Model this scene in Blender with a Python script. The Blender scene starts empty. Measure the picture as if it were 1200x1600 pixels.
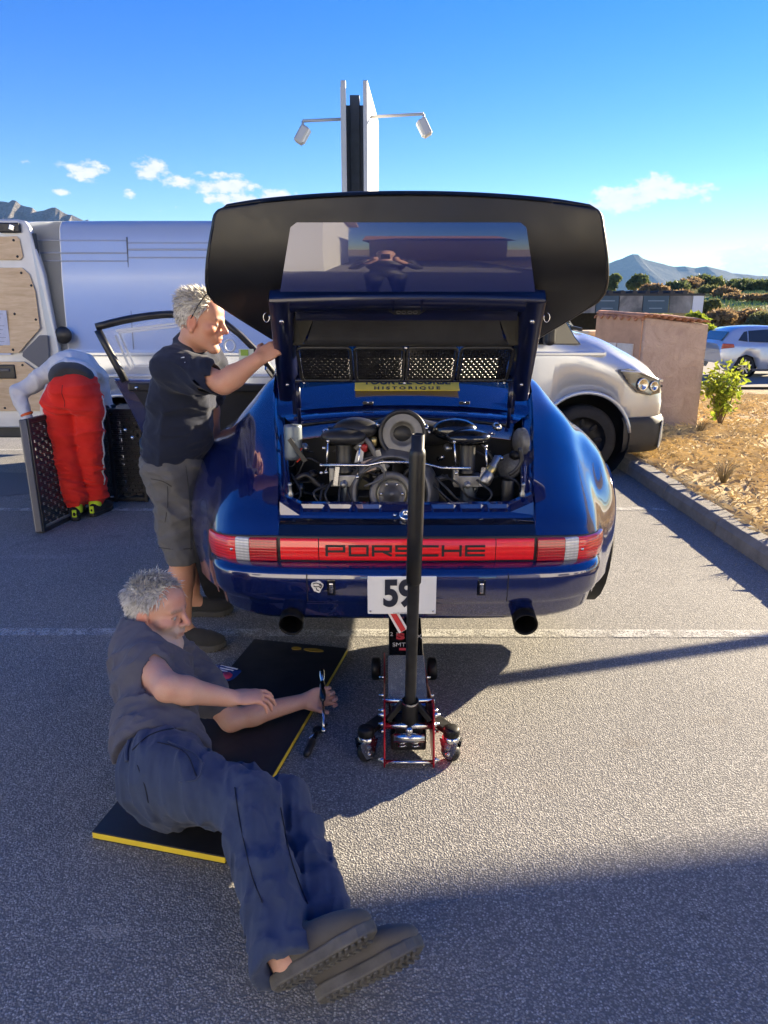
import bpy, math, random
import numpy as np
from mathutils import Vector, Matrix
R = math.radians
SC = bpy.context.scene
COL = SC.collection
rnd = random.Random(11)

# ------------------------------------------------------------------ camera
CAM_H, CAM_P, CAM_F = 1.6, R(16), 1110.0          # height, pitch, focal length in photo pixels (1200 x 1600)
cd = bpy.data.cameras.new('camera'); cam = bpy.data.objects.new('camera', cd); COL.objects.link(cam)
cam.location = (0, 0, CAM_H); cam.rotation_euler = (R(90) - CAM_P, 0, 0)
cd.sensor_fit = 'VERTICAL'; cd.sensor_height = 36.0; cd.lens = 36.0 * CAM_F / 1600.0
cd.clip_start = 0.02; cd.clip_end = 40000
SC.camera = cam
# ------------------------------------------------------------------ sky and sun
SUN_EL, SUN_AZ = R(16.5), R(38.0)                 # azimuth from +X towards +Y
SUN_DIR = Vector((math.cos(SUN_EL) * math.cos(SUN_AZ), math.cos(SUN_EL) * math.sin(SUN_AZ), math.sin(SUN_EL)))
world = bpy.data.worlds.new('World'); SC.world = world; world.use_nodes = True
wn, wl = world.node_tree.nodes, world.node_tree.links
wn.clear()
SKY_STRENGTH = 0.05
sun = bpy.data.lights.new('sun', 'SUN'); sun.energy = 4.5; sun.angle = R(0.55); sun.color = (1.0, 0.84, 0.59)
so = bpy.data.objects.new('sun', sun); COL.objects.link(so)
so.rotation_euler = (-SUN_DIR).to_track_quat('-Z', 'Y').to_euler(); so.location = SUN_DIR * 60
SC.view_settings.view_transform = 'Standard'; SC.view_settings.look = 'None'
SC.view_settings.gamma = 1.0; SC.view_settings.use_curve_mapping = False
SC.view_settings.exposure = 2.35
SC.render.engine = 'CYCLES'
SC.cycles.max_bounces = 6; SC.cycles.diffuse_bounces = 3; SC.cycles.glossy_bounces = 4; SC.cycles.transparent_max_bounces = 12; SC.cycles.sample_clamp_indirect = 8.0
SC.cycles.use_denoising = True; SC.cycles.use_adaptive_sampling = True
SC.render.resolution_x = 768; SC.render.resolution_y = 1024

_c, _s = math.cos(CAM_P), math.sin(CAM_P)
def at(px, py, Y):
    """world point seen at photo pixel (px,py) at distance Y in front of the photographer"""
    a = (px - 600) / CAM_F; b = -(py - 800) / CAM_F
    t = Y / (_c + b * _s)
    return Vector((a * t, Y, CAM_H + (-_s + b * _c) * t))
def gnd(px, py, z=0.0):
    a = (px - 600) / CAM_F; b = -(py - 800) / CAM_F
    t = (z - CAM_H) / (-_s + b * _c)
    return Vector((a * t, (_c + b * _s) * t, z))

def build_world():
    N = lambda t, **k: _mk(wn, t, **k)
    out = N('ShaderNodeOutputWorld'); bg = N('ShaderNodeBackground')
    sky = N('ShaderNodeTexSky'); sky.sky_type = 'NISHITA'; sky.sun_disc = False
    sky.sun_elevation = SUN_EL; sky.sun_rotation = R(90) - SUN_AZ
    sky.altitude = 100; sky.air_density = 1.1; sky.dust_density = 0.0; sky.ozone_density = 4.0
    hs = N('ShaderNodeHueSaturation'); hs.inputs['Saturation'].default_value = 1.33; hs.inputs['Hue'].default_value = .525; wl.new(sky.outputs[0], hs.inputs['Color'])
    tc = N('ShaderNodeTexCoord')
    sep = N('ShaderNodeSeparateXYZ'); wl.new(tc.outputs['Generated'], sep.inputs[0])
    def M(op, a, b=None, c=None, clamp=False):
        n = N('ShaderNodeMath'); n.operation = op; n.use_clamp = clamp
        for i, v in enumerate((a, b, c)):
            if v is None: continue
            if isinstance(v, (int, float)): n.inputs[i].default_value = v
            else: wl.new(v, n.inputs[i])
        return n.outputs[0]
    az = M('ARCTAN2', sep.outputs[0], sep.outputs[1]); el = M('ARCSINE', sep.outputs[2])
    # turbulence for the cloud edges
    comb = N('ShaderNodeCombineXYZ'); wl.new(az, comb.inputs[0]); wl.new(M('MULTIPLY', el, 1.7), comb.inputs[1])
    nz = N('ShaderNodeTexNoise'); nz.inputs['Scale'].default_value = 52; nz.inputs['Detail'].default_value = 7; nz.inputs['Roughness'].default_value = 0.62
    wl.new(comb.outputs[0], nz.inputs['Vector'])
    nb = M('SUBTRACT', nz.outputs['Fac'], 0.5)
    clouds = [(133,267,26,12,1.),(118,259,22,5,.6),(152,272,10,6,.6),(236,265,22,13,1.),(290,288,34,8,.75),(330,292,30,9,.85),(356,292,44,10,1.),(372,309,46,8,.9),(345,276,30,6,.75),(425,306,30,8,.9),(262,280,26,7,.6),
              (96,298,10,5,.8),(42,254,9,4,.55),(202,303,9,5,.6),(328,313,14,5,.7),(240,327,9,3,.3),(280,322,6,6,.4),
              (962,312,32,15,1.15),(990,308,32,14,1.15),(945,322,22,7,.8),(1022,291,26,14,1.1),(1052,298,40,10,1.05),(1096,298,24,7,.75),(1105,312,12,4,.5),
              (1172,412,44,24,1.2),(1205,408,30,14,1.),(1140,418,16,8,.6),(1098,411,10,3,.35),
              (600,-420,160,30,.6),(-500,150,120,20,.8),(1900,120,150,26,.8)]
    tot = None
    for (cx, cy, rx, ry, s) in clouds:
        v = at(cx, cy, 1.0) - Vector((0, 0, CAM_H)); d = v.normalized()
        k = 1.0 / v.length / CAM_F * (1.0 if abs(cx - 600) < 700 else .8)
        a0 = math.atan2(d.x, d.y); e0 = math.asin(d.z); rx *= k * 1.05; ry *= k * 1.15
        u = M('MULTIPLY', M('SUBTRACT', az, a0), 1 / rx); w = M('MULTIPLY', M('SUBTRACT', el, e0), 1 / ry)
        r2 = M('ADD', M('MULTIPLY', u, u), M('MULTIPLY', w, w))
        g = M('MULTIPLY', M('SUBTRACT', 1.0, M('MULTIPLY', r2, 0.5), clamp=True), s)
        tot = g if tot is None else M('MAXIMUM', tot, g)
    m = M('ADD', M('SUBTRACT', tot, 0.38), M('MULTIPLY', nb, 2.7))
    m = M('MULTIPLY', m, 2.1, clamp=True)
    m = M('MULTIPLY', M('MULTIPLY', m, M('MULTIPLY', M('SUBTRACT', tot, 0.02), 4.0, clamp=True)), 0.93)
    mix = N('ShaderNodeMix'); mix.data_type = 'RGBA'
    # lit cloud colour, a little greyer where the cloud is thick and low
    cr = N('ShaderNodeMix'); cr.data_type = 'RGBA'
    wl.new(M('MULTIPLY', M('ADD', nb, 0.25), 2.0, clamp=True), cr.inputs['Factor'])
    cr.inputs['A'].default_value = (3.3, 3.5, 3.9, 1); cr.inputs['B'].default_value = (4.6, 4.5, 4.4, 1)
    wl.new(m, mix.inputs['Factor']); wl.new(hs.outputs[0], mix.inputs['A']); wl.new(cr.outputs['Result'], mix.inputs['B'])
    wl.new(mix.outputs['Result'], bg.inputs['Color']); bg.inputs['Strength'].default_value = SKY_STRENGTH
    wl.new(bg.outputs[0], out.inputs[0])
def _mk(nodes, t, **k):
    n = nodes.new(t)
    for a, b in k.items(): setattr(n, a, b)
    return n
build_world()

# ------------------------------------------------------------------ materials
def lin(h):
    """sRGB 0-255 triple -> linear"""
    return tuple(((v / 255) / 12.92 if v / 255 <= .04045 else ((v / 255 + .055) / 1.055) ** 2.4) for v in h)
class NT:
    def __init__(s, name):
        s.m = bpy.data.materials.new(name); s.m.use_nodes = True
        s.t = s.m.node_tree; s.n = s.t.nodes; s.l = s.t.links
        s.b = s.n['Principled BSDF']; s.out = s.n['Material Output']
        s.tc = s.n.new('ShaderNodeTexCoord')
    def new(s, t, **k): return _mk(s.n, t, **k)
    def link(s, a, b): s.l.new(a, b)
    def noise(s, scale, detail=4, rough=.55, vec=None, typ='noise', dist=0):
        n = s.new('ShaderNodeTexNoise'); n.inputs['Scale'].default_value = scale
        n.inputs['Detail'].default_value = detail; n.inputs['Roughness'].default_value = rough; n.inputs['Distortion'].default_value = dist
        s.link(vec or s.tc.outputs['Object'], n.inputs['Vector']); return n.outputs['Fac']
    def voro(s, scale, feat='F1', vec=None, out='Distance', rand=1):
        n = s.new('ShaderNodeTexVoronoi'); n.feature = feat; n.inputs['Scale'].default_value = scale
        n.inputs['Randomness'].default_value = rand
        s.link(vec or s.tc.outputs['Object'], n.inputs['Vector']); return n.outputs[out]
    def mapping(s, scale=(1, 1, 1), rot=(0, 0, 0), loc=(0, 0, 0)):
        n = s.new('ShaderNodeMapping'); n.inputs['Scale'].default_value = scale; n.inputs['Rotation'].default_value = rot; n.inputs['Location'].default_value = loc
        s.link(s.tc.outputs['Object'], n.inputs['Vector']); return n.outputs[0]
    def ramp(s, fac, stops, interp='LINEAR'):
        n = s.new('ShaderNodeValToRGB'); n.color_ramp.interpolation = interp
        e = n.color_ramp.elements
        while len(e) < len(stops): e.new(.5)
        for i, (p, c) in enumerate(stops):
            e[i].position = p; e[i].color = (c, c, c, 1) if isinstance(c, (int, float)) else (*c, 1)
        s.link(fac, n.inputs[0]); return n.outputs[0]
    def mix(s, fac, a, b, mode='MIX'):
        n = s.new('ShaderNodeMix'); n.data_type = 'RGBA'; n.blend_type = mode
        for sock, v in (('Factor', fac), ('A', a), ('B', b)):
            if isinstance(v, (int, float)) and sock == 'Factor': n.inputs['Factor'].default_value = v
            elif isinstance(v, (tuple, list)): n.inputs[sock].default_value = (*v, 1) if len(v) == 3 else v
            elif isinstance(v, (int, float)): n.inputs[sock].default_value = (v, v, v, 1)
            else: s.link(v, n.inputs[sock])
        return n.outputs['Result']
    def math(s, op, a, b=None, clamp=False):
        n = s.new('ShaderNodeMath'); n.operation = op; n.use_clamp = clamp
        for i, v in enumerate((a, b)):
            if v is None: continue
            if isinstance(v, (int, float)): n.inputs[i].default_value = v
            else: s.link(v, n.inputs[i])
        return n.outputs[0]
    def bump(s, h, strength=.3, dist=.01, prev=None):
        n = s.new('ShaderNodeBump'); n.inputs['Strength'].default_value = strength; n.inputs['Distance'].default_value = dist
        s.link(h, n.inputs['Height'])
        if prev is not None: s.link(prev, n.inputs['Normal'])
        return n.outputs[0]
    def set(s, **k):
        names = dict(color='Base Color', rough='Roughness', metal='Metallic', coat='Coat Weight', coatr='Coat Roughness', spec='Specular IOR Level', ior='IOR', trans='Transmission Weight', alpha='Alpha', normal='Normal', sheen='Sheen Weight', sheenr='Sheen Roughness', sss='Subsurface Weight', emit='Emission Color', emits='Emission Strength', tint='Coat Tint', coation='Coat IOR')
        for a, v in k.items():
            i = s.b.inputs[names[a]]
            if isinstance(v, (int, float)): i.default_value = v
            elif isinstance(v, (tuple, list)): i.default_value = (*v, 1) if len(v) == 3 else v
            else: s.link(v, i)
        return s.m
MATS = {}
def mat(name, color, rough=.5, metal=0., coat=0., var=.0, vscale=8., bump=0., bscale=60., bdist=.002, spec=.5, coatr=.03, rvar=0.):
    """plain painted / plastic / metal surface with a little colour and roughness variation"""
    if name in MATS: return MATS[name]
    t = NT(name)
    c = color
    if var > 0:
        f = t.noise(vscale, 5)
        c = t.mix(t.ramp(f, [(.3, 0.), (.7, 1.)]), tuple(x * (1 - var) for x in color), tuple(min(1, x * (1 + var)) for x in color))
    t.set(color=c, metal=metal, coat=coat, coatr=coatr, spec=spec)
    if rvar > 0:
        t.set(rough=t.ramp(t.noise(vscale * 2.3, 5), [(.25, max(.02, rough - rvar)), (.75, min(1, rough + rvar))]))
    else: t.set(rough=rough)
    if bump > 0: t.set(normal=t.bump(t.noise(bscale, 5), bump, bdist))
    MATS[name] = t.m
    return t.m

# ------------------------------------------------------------------ objects
def tag(o, label=None, cat=None, group=None, kind=None):
    if label: o['label'] = label
    if cat: o['category'] = cat
    if group: o['group'] = group
    if kind: o['kind'] = kind
    return o
def empty(name, loc, label=None, cat=None, group=None, rz=0.0):
    o = bpy.data.objects.new(name, None); COL.objects.link(o)
    o.location = loc; o.rotation_euler = (0, 0, rz); o.empty_display_size = .2
    return tag(o, label, cat, group)
def link_mesh(name, me, m, parent=None):
    o = bpy.data.objects.new(name, me); COL.objects.link(o)
    if m is not None and not me.materials: me.materials.append(m)
    if parent is not None: o.parent = parent
    return o
class MB:
    """collects simple solids and builds ONE mesh object"""
    def __init__(s): s.v = []; s.f = []; s.sm = []; s.mi = []; s.cur = 0
    def add(s, vs, fs, smooth=False):
        o = len(s.v); s.v += [tuple(p) for p in vs]
        for f in fs: s.f.append(tuple(i + o for i in f)); s.sm.append(smooth); s.mi.append(s.cur)
        return s
    def box(s, c, d, M=None, taper=None):
        """centre, full size, optional 3x3 rotation; taper=(fx,fy) scales the top"""
        hx, hy, hz = d[0] / 2, d[1] / 2, d[2] / 2
        tx, ty = taper or (1, 1)
        vs = [(-hx, -hy, -hz), (hx, -hy, -hz), (hx, hy, -hz), (-hx, hy, -hz), (-hx * tx, -hy * ty, hz), (hx * tx, -hy * ty, hz), (hx * tx, hy * ty, hz), (-hx * tx, hy * ty, hz)]
        c = Vector(c)
        vs = [((M @ Vector(p)) if M else Vector(p)) + c for p in vs]
        return s.add(vs, [(0, 3, 2, 1), (4, 5, 6, 7), (0, 1, 5, 4), (1, 2, 6, 5), (2, 3, 7, 6), (3, 0, 4, 7)])
    def hexa(s, p8):
        return s.add(p8, [(0, 3, 2, 1), (4, 5, 6, 7), (0, 1, 5, 4), (1, 2, 6, 5), (2, 3, 7, 6), (3, 0, 4, 7)])
    def bar(s, a, b, w, h, up=(0, 0, 1)):
        a, b = Vector(a), Vector(b); d = (b - a); L = d.length; d.normalize()
        up = Vector(up); x = d.cross(up)
        if x.length < 1e-5: x = d.cross(Vector((1, 0, 0)))
        x.normalize(); z = x.cross(d)
        M = Matrix((x, d, z)).transposed()
        return s.box((a + b) / 2, (w, L, h), M)
    def tube(s, pts, r, n=10, cap=True, closed=False):
        pts = [Vector(p) for p in pts]; m = len(pts)
        rs = r if isinstance(r, (list, tuple)) else [r] * m
        rings = []; prev = None
        for i, p in enumerate(pts):
            if closed: d = pts[(i + 1) % m] - pts[i - 1]
            else: d = pts[min(i + 1, m - 1)] - pts[max(i - 1, 0)]
            d.normalize()
            if prev is None:
                x = d.orthogonal().normalized()
            else:
                x = prev - d * prev.dot(d)
                x = x.normalized() if x.length > 1e-6 else d.orthogonal().normalized()
            prev = x; y = d.cross(x)
            rings.append([p + (x * math.cos(2 * math.pi * k / n) + y * math.sin(2 * math.pi * k / n)) * rs[i] for k in range(n)])
        vs = [q for g in rings for q in g]; fs = []
        for i in range(m if closed else m - 1):
            for k in range(n):
                a = i * n + k; b = i * n + (k + 1) % n; c = ((i + 1) % m) * n
                fs.append((a, b, c + (k + 1) % n, c + k))
        s.add(vs, fs, True)
        if cap and not closed:
            o = len(s.v) - len(vs)
            s.f.append(tuple(o + k for k in range(n))[::-1]); s.sm.append(False); s.mi.append(s.cur)
            s.f.append(tuple(o + (m - 1) * n + k for k in range(n))); s.sm.append(False); s.mi.append(s.cur)
        return s
    def lathe(s, prof, c=(0, 0, 0), axis=(0, 0, 1), n=32, a0=0, a1=2 * math.pi):
        """prof: (radius, height along axis)"""
        ax = Vector(axis).normalized(); x = ax.orthogonal().normalized(); y = ax.cross(x); c = Vector(c)
        full = abs(a1 - a0 - 2 * math.pi) < 1e-6; m = n if full else n + 1
        vs = []
        for (r, h) in prof:
            for k in range(m):
                a = a0 + (a1 - a0) * k / n
                vs.append(c + ax * h + (x * math.cos(a) + y * math.sin(a)) * r)
        fs = []
        for i in range(len(prof) - 1):
            for k in range(n):
                k2 = (k + 1) % m
                fs.append((i * m + k, i * m + k2, (i + 1) * m + k2, (i + 1) * m + k))
        return s.add(vs, fs, True)
    def prism(s, poly, fn, smooth=False):
        """poly: 2-D outline; fn(u, v, 0|1) -> 3-D point on either face"""
        n = len(poly)
        vs = [fn(u, v, 0) for u, v in poly] + [fn(u, v, 1) for u, v in poly]
        fs = [tuple(range(n))[::-1], tuple(range(n, 2 * n))] + [(k, (k + 1) % n, n + (k + 1) % n, n + k) for k in range(n)]
        return s.add(vs, fs, smooth)
    def grid(s, P, smooth=True, skip=None, flip=False, closeu=False):
        nu, nv = len(P), len(P[0]); vs = [q for row in P for q in row]; fs = []
        for i in range(nu if closeu else nu - 1):
            for j in range(nv - 1):
                if skip and skip(i, j): continue
                i2 = (i + 1) % nu
                f = (i * nv + j, i * nv + j + 1, i2 * nv + j + 1, i2 * nv + j)
                fs.append(f[::-1] if flip else f)
        return s.add(vs, fs, smooth)
    def ball(s, c, r, n=12, m=8, M=None):
        r = (r, r, r) if isinstance(r, (int, float)) else r; c = Vector(c); P = []
        for i in range(m + 1):
            th = math.pi * i / m
            row = []
            for k in range(n):
                ph = 2 * math.pi * k / n
                q = Vector((r[0] * math.sin(th) * math.cos(ph), r[1] * math.sin(th) * math.sin(ph), r[2] * math.cos(th)))
                row.append(((M @ q) if M else q) + c)
            P.append(row)
        vs = [q for row in P for q in row]
        fs = [(i * n + k, (i + 1) * n + k, (i + 1) * n + (k + 1) % n, i * n + (k + 1) % n) for i in range(m) for k in range(n)]
        return s.add(vs, fs, True)
    def build(s, name, m, parent=None, bevel=0, bseg=2, solid=0, subsurf=0, smooth=None, off=None, weld=False):
        me = bpy.data.meshes.new(name)
        vs = s.v if off is None else [(p[0] - off[0], p[1] - off[1], p[2] - off[2]) for p in s.v]
        me.from_pydata([tuple(p) for p in vs], [], s.f)
        ms = m if isinstance(m, (list, tuple)) else [m]
        for q in ms: me.materials.append(q)
        sm = s.sm if smooth is None else [smooth] * len(s.f)
        me.polygons.foreach_set('use_smooth', sm)
        if len(ms) > 1: me.polygons.foreach_set('material_index', s.mi)
        me.update()
        o = bpy.data.objects.new(name, me); COL.objects.link(o)
        if parent is not None: o.parent = parent
        if weld: w = o.modifiers.new('weld', 'WELD'); w.merge_threshold = 1e-4
        if solid: q = o.modifiers.new('solid', 'SOLIDIFY'); q.thickness = solid; q.offset = 0
        if bevel:
            b = o.modifiers.new('bevel', 'BEVEL'); b.width = bevel; b.segments = bseg; b.limit_method = 'ANGLE'; b.angle_limit = R(40); b.harden_normals = False
        if subsurf: q = o.modifiers.new('sub', 'SUBSURF'); q.levels = subsurf; q.render_levels = subsurf
        return o
def copy_tree(o, parent=None, kids=None):
    c = o.copy(); COL.objects.link(c); c.parent = parent
    for ch in [q for q in ALLKIDS(o)]: copy_tree(ch, c)
    return c
def ALLKIDS(o): return [q for q in COL.objects if q.parent == o]
def rotz(a): return Matrix.Rotation(a, 3, 'Z')
def rotx(a): return Matrix.Rotation(a, 3, 'X')
def roty(a): return Matrix.Rotation(a, 3, 'Y')
def crom(pts, n):
    """Catmull-Rom through pts (lists of floats), n samples per span"""
    P = [np.array(p, float) for p in pts]; P = [2 * P[0] - P[1]] + P + [2 * P[-1] - P[-2]]
    out = []
    for i in range(1, len(P) - 2):
        for k in range(n):
            t = k / n
            out.append(.5 * (2 * P[i] + (P[i + 1] - P[i - 1]) * t + (2 * P[i - 1] - 5 * P[i] + 4 * P[i + 1] - P[i + 2]) * t * t + (3 * P[i] - 3 * P[i + 1] + P[i + 2] - P[i - 1]) * t ** 3))
    out.append(P[-2]); return out
def lerp(a, b, t): return a + (b - a) * t
def text(name, s, size, m, parent, M, extrude=.0006, align='CENTER', sx=1.0, bold=0.0, space=1.0):
    """flat lettering as a mesh part. M: 4x4 placing the text's XY plane"""
    cu = bpy.data.curves.new(name, 'FONT'); cu.body = s; cu.size = size; cu.extrude = extrude; cu.align_x = align; cu.align_y = 'CENTER'; cu.offset = bold; cu.space_character = space
    tmp = bpy.data.objects.new(name + '_tmp', cu); COL.objects.link(tmp)
    dg = bpy.context.evaluated_depsgraph_get(); me = bpy.data.meshes.new_from_object(tmp.evaluated_get(dg))
    bpy.data.objects.remove(tmp); bpy.data.curves.remove(cu)
    me.transform(M @ Matrix.Diagonal((sx, 1, 1, 1))); me.materials.clear()
    me.name = name
    return link_mesh(name, me, m, parent)
def frame(o, x, y, z=None):
    """4x4 from origin and axes"""
    x = Vector(x).normalized(); y = Vector(y); y = (y - x * y.dot(x)).normalized(); z = x.cross(y)
    return Matrix(((x.x, y.x, z.x, o[0]), (x.y, y.y, z.y, o[1]), (x.z, y.z, z.z, o[2]), (0, 0, 0, 1)))
# ================================================================== SETTING
def hash2(ix, iy, s=0):
    h = (ix * 374761393 + iy * 668265263 + s * 1442695041) & 0xFFFFFFFF
    h = ((h ^ (h >> 13)) * 1274126177) & 0xFFFFFFFF
    return ((h ^ (h >> 16)) & 0xFFFF) / 65535.0
def vnoise(x, y, s=0):
    ix, iy = math.floor(x), math.floor(y); fx, fy = x - ix, y - iy
    fx = fx * fx * (3 - 2 * fx); fy = fy * fy * (3 - 2 * fy)
    return lerp(lerp(hash2(ix, iy, s), hash2(ix + 1, iy, s), fx), lerp(hash2(ix, iy + 1, s), hash2(ix + 1, iy + 1, s), fx), fy)
def fbm(x, y, o=4, s=0, ridged=False):
    a, t, f = .5, 0, 1
    for k in range(o):
        n = vnoise(x * f, y * f, s + k)
        if ridged: n = 1 - abs(2 * n - 1)
        t += a * n; a *= .5; f *= 2.03
    return t

KX = 2.43          # x of the kerb face
def asphalt_mat():
    t = NT('asphalt')
    big = t.noise(.45, 3, .6); mid = t.noise(3.1, 3, .6)
    # aggregate: stones bedded in dark binder
    n = t.new('ShaderNodeTexVoronoi'); n.inputs['Scale'].default_value = 165; t.link(t.tc.outputs['Object'], n.inputs['Vector'])
    fine = t.noise(260, 2, .6)
    e1 = t.ramp(n.outputs['Distance'], [(.22, 1.), (.70, 0.)])
    h = t.math('ADD', t.math('MULTIPLY', e1, .62), t.math('MULTIPLY', fine, .5))
    sepc = t.new('ShaderNodeSeparateColor'); t.link(n.outputs['Color'], sepc.inputs[0])
    stone = t.ramp(sepc.outputs[0], [(0., (.235, .228, .212)), (.45, (.325, .314, .29)), (.8, (.405, .388, .352)), (.97, (.57, .545, .50))])
    base = t.mix(t.ramp(h, [(.34, 0.), (.66, 1.)]), (.18, .176, .171), stone)
    base = t.mix(t.ramp(big, [(.35, 0.), (.65, 1.)]), base, t.mix(1.0, base, (.80, .80, .81), 'MULTIPLY'))
    base = t.mix(t.ramp(mid, [(.62, 0.), (.78, .55)]), base, t.mix(1.0, base, (.66, .66, .66), 'MULTIPLY'))
    sp = t.noise(1.7, 3, .5); base = t.mix(t.ramp(sp, [(.66, 0.), (.74, .6)]), base, (.09, .088, .086)); st = t.noise(.23, 5, .7, dist=1.5); base = t.mix(t.ramp(st, [(.5, 0.), (.66, .35)]), base, t.mix(1.0, base, (.72, .71, .70), 'MULTIPLY'))
    gx = t.new('ShaderNodeSeparateXYZ'); t.link(t.tc.outputs['Object'], gx.inputs[0]); wob = t.noise(22, 5, .7)
    for (px, py, rx, ry, col, k) in ((165, 1455, .075, .03, (.52, .47, .40), .7), (1098, 1432, .03, .022, (.07, .07, .07), .8), (985, 1160, .10, .05, (.16, .14, .12), .6), (1110, 1125, .13, .05, (.20, .18, .155), .5), (175, 838, .12, .05, (.13, .12, .12), .7), (60, 870, .35, .06, (.42, .41, .39), .35), (860, 1230, .09, .05, (.20, .185, .165), .5), (820, 1380, .05, .03, (.14, .13, .12), .5)):
        p = gnd(px, py); u = t.math('MULTIPLY', t.math('SUBTRACT', gx.outputs[0], p.x), 1 / rx); v = t.math('MULTIPLY', t.math('SUBTRACT', gx.outputs[1], p.y), 1 / ry)
        d2 = t.math('ADD', t.math('MULTIPLY', u, u), t.math('MULTIPLY', v, v)); mk = t.math('MULTIPLY', t.math('SUBTRACT', t.math('MULTIPLY', wob, 3.0), t.math('ADD', d2, .7)), k, True)
        base = t.mix(t.math('MULTIPLY', mk, .8), base, col)
    nrm = t.bump(h, .7, .004)
    return t.set(color=base, rough=.86, normal=nrm, spec=.35)
M_ASPH = asphalt_mat()
def paint_mat():
    t = NT('worn_road_paint')
    d = t.voro(120); n = t.noise(9, 6, .65); n2 = t.noise(55, 4, .7)
    wear = t.math('ADD', t.math('MULTIPLY', n, .8), t.math('ADD', t.math('MULTIPLY', d, .35), t.math('MULTIPLY', n2, .45)))
    a = t.ramp(wear, [(.70, .85), (.92, .12)])
    t.set(color=t.mix(n2, (.50, .50, .48), (.62, .61, .58)), rough=.8, alpha=a, normal=t.bump(d, .5, .003))
    return t.m
M_LINE = paint_mat()
def soil_mat():
    t = NT('dry_ground')
    a = t.noise(.9, 6, .65); b = t.noise(14, 6, .7); c = t.noise(90, 4, .7)
    straw = t.mix(t.ramp(c, [(.3, 0.), (.7, 1.)]), (.24, .165, .075), (.42, .31, .155))
    earth = t.mix(b, (.135, .085, .05), (.25, .17, .105))
    col = t.mix(t.ramp(t.math('ADD', t.math('MULTIPLY', a, .6), t.math('MULTIPLY', b, .4)), [(.40, 0.), (.58, 1.)]), earth, straw)
    return t.set(color=col, rough=.95, spec=.2, normal=t.bump(t.math('ADD', b, t.math('MULTIPLY', c, .5)), .8, .03))
M_SOIL = soil_mat()

# ---- parking lot: one sheet
def parking():
    mb = MB(); xs = [-60, -12, -4, 0, KX + .05]; ys = [-30, -4, 0, 4, 8, 16, 40]
    mb.grid([[(x, y, 0) for y in ys] for x in xs], smooth=False, flip=True)
    o = mb.build('parking_lot', M_ASPH); tag(o, 'grey coarse asphalt of the parking lot', kind='structure')
    def line(name, a, b, w, lab):
        a = Vector((*a, 0)); b = Vector((*b, 0)); d = (b - a).normalized(); n = Vector((-d.y, d.x, 0)) * w / 2; m = MB()
        m.add([a - n + Vector((0, 0, .004)), b - n + Vector((0, 0, .004)), b + n + Vector((0, 0, .004)), a + n + Vector((0, 0, .004))], [(0, 1, 2, 3)])
        tag(m.build(name, M_LINE), lab, kind='structure')
    line('parking_line', (-4.2, 3.345), (KX - .06, 3.315), .085, 'worn white parking line crossing the lot under the blue car')
    line('parking_line', (-6.5, 5.64), (KX - .1, 5.66), .085, 'worn white parking line behind the blue car')
    line('parking_line', (-6.5, 8.2), (KX - .1, 8.22), .085, 'worn white parking line under the van')
    # darker patch at the left near the van
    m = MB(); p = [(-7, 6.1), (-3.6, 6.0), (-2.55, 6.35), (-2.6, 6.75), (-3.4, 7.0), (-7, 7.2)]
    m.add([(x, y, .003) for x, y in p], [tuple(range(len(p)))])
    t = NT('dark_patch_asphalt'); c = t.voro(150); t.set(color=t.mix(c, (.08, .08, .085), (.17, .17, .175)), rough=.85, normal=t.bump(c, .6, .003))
    tag(m.build('asphalt_patch', t.m), 'darker patch of asphalt beside the van', kind='structure')
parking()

# ---- kerb: separate stones
def kerb():
    t = NT('kerb_concrete'); n = t.noise(7, 6, .65); s = t.voro(160); st = t.noise(1.7, 4)
    col = t.mix(t.ramp(n, [(.3, 0.), (.7, 1.)]), (.20, .185, .165), (.33, .31, .28)); col = t.mix(t.ramp(s, [(.05, .5), (.25, 0.)]), col, (.09, .085, .08))
    col = t.mix(t.ramp(st, [(.55, 0.), (.75, .5)]), col, (.14, .125, .10))
    m = t.set(color=col, rough=.9, normal=t.bump(t.math('ADD', n, s), .6, .006))
    root = empty('kerb', (KX, 0, 0)); tag(root, 'concrete kerb along the dry grass verge', kind='structure')
    y = -8.0; i = 0
    while y < 17:
        L = 1.0 if i != 11 else 1.0
        mb = MB(); g = .006; dz = rnd.uniform(-.006, .006); dx = rnd.uniform(-.006, .006)
        # profile with a sloped front
        pr = [(0, -.08), (.012, .085), (.045, .13), (.165, .135), (.17, -.08)]
        mb.prism(pr, lambda u, v, k: (u + dx, (y + g) if k == 0 else (y + L - g), v + (dz if v > 0 else 0)))
        mb.build('kerb_stone', m, root, bevel=.008)
        y += L; i += 1
kerb()

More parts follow.
